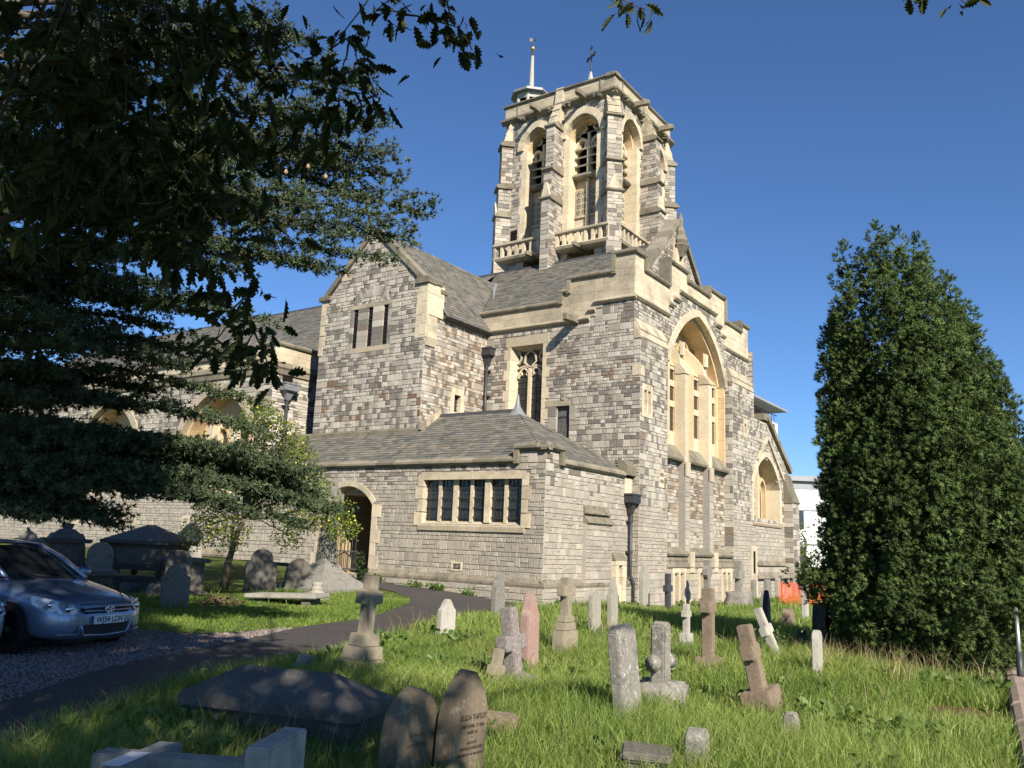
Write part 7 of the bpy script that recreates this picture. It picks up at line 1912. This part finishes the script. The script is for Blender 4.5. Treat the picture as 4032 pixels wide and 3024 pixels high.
def hatchback(label, loc, rz, col, L=4.18, W=1.71, H=1.47, plate='', emblem=True, nm='car', small=False):
    """front looks to +x, origin on the ground under the front bumper centre"""
    t = thing('parked_car', label, 'car', loc, (0, 0, rz)); pm = paint(label.split()[0]+'_car_paint', col)
    # body stations: x, half width, sill z, belt z, top z (roof or bonnet), half width at top
    hb = .70 if not small else .74
    st = [(.0, .50, .25, .46, .52, .46), (-.05, .66, .20, .55, .62, .56), (-.16, .77, .17, .62, .70, .62), (-.34, .825, .17, .68, .765, .66), (-.62, .85, .18, .74, .83, .69), (-.95, .855, .19, .80, .90, .70), (-1.22, .855, .2, .85, .955, .70), (-1.5, .855, .2, .88, 1.0, .68), (-2.6, .855, .2, .92, 1.02, .66), (-3.5, .85, .2, .95, 1.05, .64), (-3.95, .82, .25, .9, 1.02, .6), (-4.15, .72, .3, .8, .9, .5)]
    mb = MB(); vs_ = []
    k = W/1.71
    for x, hw, zs, zb, zt, ht in st:
        sec = [(hw*.9, zs), (hw*.99, zs+.12), (hw, (zs+zb)/2+.05), (hw*.985, zb-.03), (hw*.93, zb+.03), (ht, zt-.015), (ht*.6, zt+.012), (0, zt+.02)]
        for y, z in sec: vs_.append((x, y*k, z))
        for y, z in reversed(sec[:-1]): vs_.append((x, -y*k, z))
    n_ = 15; fs = []
    for i in range(len(st)-1):
        for j in range(n_-1): fs.append((i*n_+j, i*n_+j+1, (i+1)*n_+j+1, (i+1)*n_+j))
        fs.append((i*n_+n_-1, i*n_, (i+1)*n_, (i+1)*n_+n_-1))
    fs += [tuple(range(n_))[::-1], tuple(range((len(st)-1)*n_, len(st)*n_))]
    mb.add(vs_, fs); body = mb.obj('body', pm, t, True); sm = body.modifiers.new('sub', 'SUBSURF'); sm.levels = 2; sm.render_levels = 2
    # greenhouse: roof shell and pillars
    gh = [(-1.16, .66, .94), (-1.62, .60, 1.24), (-2.05, .555, 1.425), (-2.5, .55, 1.465), (-3.1, .54, 1.455), (-3.6, .53, 1.36), (-4.0, .58, 1.0)]
    mb = MB(); vs_ = []
    for x, hw, z in gh:
        for y, dz in ((hw+.0, -.05), (hw*.93, -.012), (hw*.5, .006), (0, .01), (-hw*.5, .006), (-hw*.93, -.012), (-hw, -.05)): vs_.append((x, y*k, z+dz))
    fs = [(i*7+j, i*7+j+1, (i+1)*7+j+1, (i+1)*7+j) for i in range(2, len(gh)-2) for j in range(6)]
    mb.add(vs_, fs); rf = mb.obj('roof', pm, t, True); so = rf.modifiers.new('thick', 'SOLIDIFY'); so.thickness = .04; sm = rf.modifiers.new('sub', 'SUBSURF'); sm.levels = 1; sm.render_levels = 2
    mb = MB()
    wv = []
    for x, hw, z in ((-1.17, .655, .955), (-1.62, .60, 1.235), (-2.03, .555, 1.41)):
        for y, dx in ((hw, -.10), (hw*.7, -.02), (0, .02), (-hw*.7, -.02), (-hw, -.10)): wv.append((x+dx, y*k, z))
    mb.add(wv, [(i*5+j, i*5+j+1, (i+1)*5+j+1, (i+1)*5+j) for i in range(2) for j in range(4)]); ws = mb.obj('windscreen', glass_car, t, True); s_ = ws.modifiers.new('sub', 'SUBSURF'); s_.levels = 2; s_.render_levels = 2
    for s in (-1, 1):
        mb = MB(); sv = [(-1.38, .70, .98), (-2.6, .69, 1.0), (-3.75, .66, 1.05), (-3.55, .545, 1.33), (-2.6, .565, 1.41), (-2.08, .575, 1.38)]
        mb.add([(x, s*y*k, z) for x, y, z in sv], [tuple(range(6))]); mb.obj('side_window', glass_car, t)
        mb = MB(); tube(mb, [(-1.2, s*.68*k, .95), (-1.66, s*.615*k, 1.235), (-2.1, s*.565*k, 1.415), (-2.6, s*.555*k, 1.455), (-3.3, s*.545*k, 1.43)], .035, 6); mb.obj('pillar', pm, t, True)
        mb = MB(); tube(mb, [(-2.62, s*.70*k, 1.0), (-2.62, s*.57*k, 1.41)], .03, 6); mb.obj('door_pillar', blackp, t, True)
        # door mirror
        mb = MB(); tube(mb, [(-1.52, s*.72*k, 1.0), (-1.50, s*.84*k, 1.03), (-1.47, s*.97*k, 1.03), (-1.47, s*1.0*k, 1.03)], [.03, .075, .085, .03], 10); mb.obj('door_mirror', pm, t, True)
        for wx in (-.86, -3.46):
            w = MB(); 
            def ring(mb_, prof, y0_, n=26):
                vs2 = []; 
                for r_, yy in prof:
                    for q in range(n): a = 2*math.pi*q/n; vs2.append((wx+r_*math.cos(a), s*(y0_+yy), .315+r_*math.sin(a)))
                mb_.add(vs2, [(i*n+q, i*n+(q+1) % n, (i+1)*n+(q+1) % n, (i+1)*n+q) for i in range(len(prof)-1) for q in range(n)])
            ring(w, [(.19, -.02), (.20, .005), (.27, .02), (.305, .005), (.315, -.03), (.315, -.16), (.29, -.19), (.15, -.19)], .868*k)
            wh = w.obj('wheel', rubber, t, True)
            w = MB(); ring(w, [(.20, -.0), (.195, -.02), (.18, -.045), (.06, -.03), (.045, -.005), (.0, -.0)], .868*k)
            for q in range(5):
                a = 2*math.pi*q/5+.3; f_ = Frame((wx, s*.80*k, .315), (math.cos(a), 0, 0), (0, s, 0)); 
                ca, sa = math.cos(a), math.sin(a)
                pts = [(.04, -.028), (.19, -.04), (.19, .04), (.04, .028)]
                w.add([(wx+r_*ca-q_*sa, s*(.868*k-.012), .315+r_*sa+q_*ca) for r_, q_ in pts]+[(wx+r_*ca-q_*sa, s*(.868*k-.045), .315+r_*sa+q_*ca) for r_, q_ in pts], [(0, 1, 2, 3), (0, 4, 5, 1), (1, 5, 6, 2), (2, 6, 7, 3), (3, 7, 4, 0)])
            w.obj('rim', alloy, wh, True)
            w = MB(); ring(w, [(.36, .02-.004), (.375, .035), (.36, .04), (.335, .02), (.325, -.1)], .835*k); ar_ = w.obj('wheel_arch', blackp, t, True)
            w = MB(); ring(w, [(.0, .0), (.352, .0), (.356, -.08)], .862*k); w.obj('wheel_well', blackp, t)  # black disc on the body stands in for shade inside the wheel arch
    # lamps follow the corner of the nose
    for s in (-1, 1):
        mb = MB(); top = [(-.12, .47, .655), (-.20, .60, .70), (-.36, .735, .745), (-.62, .835, .795)]; bot = [(-.035, .50, .545), (-.10, .665, .545), (-.22, .80, .575), (-.50, .862, .66)]
        vs2 = [(x+.022, s*y*k, z) for x, y, z in top]+[(x+.03, s*y*k*1.005, z) for x, y, z in bot]+[((x1+x2)/2+.055, s*(y1+y2)/2*k*1.03, (z1+z2)/2) for (x1, y1, z1), (x2, y2, z2) in zip(top, bot)]
        mb.add(vs2, [(8+i, 9+i, 1+i, i) for i in range(3)]+[(4+i, 5+i, 9+i, 8+i) for i in range(3)]); hl = mb.obj('headlight', headl, t, True); q_ = hl.modifiers.new('sub', 'SUBSURF'); q_.levels = 2; q_.render_levels = 2
        for bx, by, bz in ((-.08, .60, .615), (-.25, .74, .665)):
            mb = MB(); tube(mb, [(bx-.03, s*by*k, bz), (bx+.02, s*(by+.01)*k, bz)], [.04, .05], 14); mb.obj('lamp_bowl', chrome, hl, True)
        mb = MB(); vs2 = [(-.045, s*.50*k, .285), (-.15, s*.70*k, .295), (-.155, s*.71*k, .37), (-.045, s*.48*k, .385)]; mb.add([(x+.035, y, z) for x, y, z in vs2]+[(x-.02, y, z) for x, y, z in vs2], [(0, 1, 2, 3), (0, 4, 5, 1), (1, 5, 6, 2), (2, 6, 7, 3), (3, 7, 4, 0)]); mb.obj('fog_recess', blackp, t)
        mb = MB(); tube(mb, [(-.01, s*.49*k, .28), (-.115, s*.71*k, .285)], .012, 6); mb.obj('bumper_trim', pm, t, True)
    fr_ = Frame((.045, 0, 0), (0, 1, 0), (1, 0, 0))
    mb = MB(); prism(mb, fr_, [(-.36, .545), (.36, .545), (.44, .62), (-.44, .62)], -.10, -.045+.0); gr = mb.obj('grille', blackp, t)
    mb = MB(); bar(mb, fr_, [(-.41, .585), (0, .575), (.41, .585)], .02, -.05, -.03); bar(mb, fr_, [(-.44, .628), (0, .638), (.44, .628)], .022, -.06, -.03); mb.obj('grille_bar', pm, gr, True)
    mb = MB(); prism(mb, fr_, [(-.36, .26), (.36, .26), (.40, .40), (-.40, .40)], -.1, -.045); mb.obj('lower_intake', blackp, t)
    mb = MB(); bar(mb, fr_, [(-.44, .42), (-.39, .262), (0, .245), (.39, .262), (.44, .42)], .022, -.09, -.035); mb.obj('intake_trim', pm, t, True)
    if emblem:
        mb = MB()
        for rx, rz_, cz in ((.075, .05, .60), (.03, .048, .602), (.055, .02, .622)): bar(mb, fr_, [(rx*math.cos(a), cz+rz_*math.sin(a)) for a in np.linspace(0, 2*math.pi, 21)], .012, -.04, -.012)
        mb.obj('badge', chrome, gr, True)
    if plate:
        mb = MB(); rect(mb, fr_, -.26, .26, .405, .516, -.02, .006); pl_ = mb.obj('number_plate', plate_w, t)
        cu = bpy.data.curves.new('plate_text', 'FONT'); cu.body = plate; cu.size = .112; cu.align_x = 'CENTER'; cu.extrude = .001; cu.offset = .0018; cu.space_character = 1.06
        to = bpy.data.objects.new('tmp', cu); COL.objects.link(to); bpy.context.view_layer.update()
        me = bpy.data.meshes.new_from_object(to.evaluated_get(bpy.context.evaluated_depsgraph_get())); bpy.data.objects.remove(to); me.materials.append(ink)
        q = bpy.data.objects.new('plate_lettering', me); link(q, pl_); q.location = (.0525, 0, .423); q.rotation_euler = (math.radians(90), 0, math.radians(90)); q.scale = (.88, 1, 1)
    mb = MB(); rect(mb, Frame((0, 0, 0), (0, 1, 0), (1, 0, 0)), -.55, .55, .16, .24, -.5, -.16); rect(mb, Frame((0, 0, 0), (0, 1, 0), (1, 0, 0)), -.75, .75, .14, .2, -3.9, -.5); mb.obj('underside', blackp, t)
    for s in (-.3, .42):   # wipers
        mb = MB(); tube(mb, [(-1.12, s*k, .955), (-1.2, (s-.42)*k, .985), (-1.24, (s-.62)*k, 1.01)], .012, 5); mb.obj('wiper', blackp, t, True)
    mb = MB(); bar(mb, Frame((0, 0, .0), (1, 0, 0), (0, -1, 0)), [(-.3, .0), (-.301, .0)], .001, 0, .001)
    # bonnet shut lines
    for s in (-1, 1):
        mb = MB(); tube(mb, [(-.14, s*.42*k, .685), (-.36, s*.56*k, .775), (-.7, s*.635*k, .868), (-1.12, s*.665*k, .958)], .006, 4); mb.obj('bonnet_shut_line', blackp, t)
    mb = MB(); tube(mb, [(-.10, .42*k, .672), (-.075, 0, .668), (-.10, -.42*k, .672)], .006, 4); mb.obj('bonnet_shut_line', blackp, t)
    return t
hatchback('blue silver hatchback parked with its front to the path', (-11.66, 6.84, 0), math.radians(15), (.20, .26, .37), plate='WJ54 LDN')
hatchback('silver small car nearer the camera at the left edge', (-11.62, 4.86, 0), math.radians(8), (.50, .51, .54), W=1.66, plate='', emblem=False, small=True)
# ------------------------------------------------------------------ distant buildings and fence
conc = stone_mat('pale_concrete', base=(.62, .61, .57), stain=(.4, .39, .36), stain_amt=.4, fine=6, bmp=.1, sscale=.4)
wht = plain('white_render', (.78, .79, .80), .8, 0, .2, .04, .6); dg = glass_mat('office_glass', (.03, .035, .045), .1); brk = plain('brown_panel', (.14, .075, .06), .8, 0, .2, .2, 3)
greym = plain('grey_cladding', (.27, .28, .30), .6, 0, .3, .1, 1)
t = thing('office_tower', 'pale concrete office block with an oversailing flat roof behind the church', 'building', (-32, 95, 0)); OI = Matrix.Translation((32, -95, 0))
def bp(mb, nm, mat, par=None):
    o = mb.obj(nm, mat, par or t); 
    if par is None: o.matrix_parent_inverse = OI
    return o
fr = Frame((-29.4, 95.4, 0), (-.83, -.56, 0), (.56, -.83, 0)); fr2 = FB(-29.4)
A_ = FA(76.0); Bx = FB(-29.5)
mb = MB(); rect(mb, A_, -60, -29.5, 0, 16.5, -18.5, 0); bp(mb, 'wall', conc)
mb = MB(); rect(mb, A_, -58, -31, 16.5, 17.9, -17.5, -1.2); bp(mb, 'penthouse', brk)
mb = MB(); rect(mb, A_, -60, -28.6, 17.9, 18.12, -19.4, 1.2); bp(mb, 'roof', greym)
mb = MB()
for k in range(20): rect(mb, Bx, 76+.92*k, 76.05+.92*k, 16.5, 17.4, -.1, -.05)
rect(mb, Bx, 76, 94.5, 17.38, 17.44, -.12, -.04); rect(mb, A_, -60, -29.5, 17.38, 17.44, -.12, -.04); bp(mb, 'roof_railing', M['iron'])
for k in range(8):
    for fl_ in range(5):
        mb = MB(); u_ = 76.8+2.2*k; rect(mb, Bx, u_, u_+1.2, 1.2+3.1*fl_, 3.9+3.1*fl_, -.1, .03); w = bp(mb, 'window', dg)
        mb = MB(); rect(mb, Bx, u_, u_+1.2, 1.0+3.1*fl_, 1.2+3.1*fl_, -.1, .05); rect(mb, Bx, u_+.57, u_+.63, 1.2+3.1*fl_, 3.9+3.1*fl_, .03, .06); bp(mb, 'frame', brk, w)
for k in range(4):
    for fl_ in range(5):
        mb = MB(); u_ = -31.2-2.1*k; rect(mb, A_, u_, u_+1.2, 1.2+3.1*fl_, 3.9+3.1*fl_, -.1, .03); w = bp(mb, 'window', dg)
        mb = MB(); rect(mb, A_, u_, u_+1.2, 1.0+3.1*fl_, 1.2+3.1*fl_, -.1, .05); rect(mb, A_, u_+.57, u_+.63, 1.2+3.1*fl_, 3.9+3.1*fl_, .03, .06); bp(mb, 'frame', brk, w)
t = thing('white_building', 'low white rendered modern building with dark windows behind the yew', 'building', (-26, 99, 0)); OI = Matrix.Translation((26, -99, 0))
Wf = Frame((-29.6, 95.6, 0), (.82, .57, 0), (.57, -.82, 0))
mb = MB(); rect(mb, Wf, -2, 40, 0, 10.2, -14, 0); bp(mb, 'wall', wht)
mb = MB(); rect(mb, Wf, -2.3, 40, 10.2, 10.75, -14, .5); bp(mb, 'roof_edge', greym)
mb = MB(); rect(mb, Wf, -2, 40, 9.3, 10.2, -1, .06); bp(mb, 'cladding', greym)
mb = MB(); rect(mb, Wf, -2, 40, 3.1, 3.3, -1, .1); rect(mb, Wf, -2, 40, 6.9, 7.05, -1, .1); bp(mb, 'floor_band', greym)
for fl_, zz in ((0, 4.9), (1, .9)):
    for k in range(8):
        mb = MB(); u_ = .3+4.7*k; rect(mb, Wf, u_, u_+2.2, zz, zz+2.0, -.1, .03); w = bp(mb, 'window', dg); mb = MB(); rect(mb, Wf, u_+.7, u_+.78, zz, zz+2.0, .03, .06); bp(mb, 'frame', greym, w)
# orange safety netting
t = thing('safety_netting', 'orange plastic safety netting strung between posts beyond the graves', 'netting', (-9.9, 35.8, -.27)); om_ = plain('orange_plastic', (.75, .13, .05), .6, 0, .3, .1, 5)
Nf = Frame((-11.2, 35.6, -.3), (.98, .2, 0), (.2, -.98, 0)); NI = Matrix.Translation((9.9, -35.8, .27))
mb = MB()
for k in range(60): rect(mb, Nf, .07*k, .07*k+.022, .05, .95+.05*math.sin(k*.3), 0, .006)
for k in range(12): bar(mb, Nf, [(0, .08+.08*k), (2, .05+.08*k), (4.2, .08+.08*k)], .03, 0, .008)
o = mb.obj('mesh', om_, t); o.matrix_parent_inverse = NI
for k in range(4):
    mb = MB(); tube(mb, [Nf.p(.1+1.3*k, -.1, -.02), Nf.p(.1+1.3*k, 1.1, -.02)], .02, 6); o = mb.obj('post', M['iron'], t); o.matrix_parent_inverse = NI
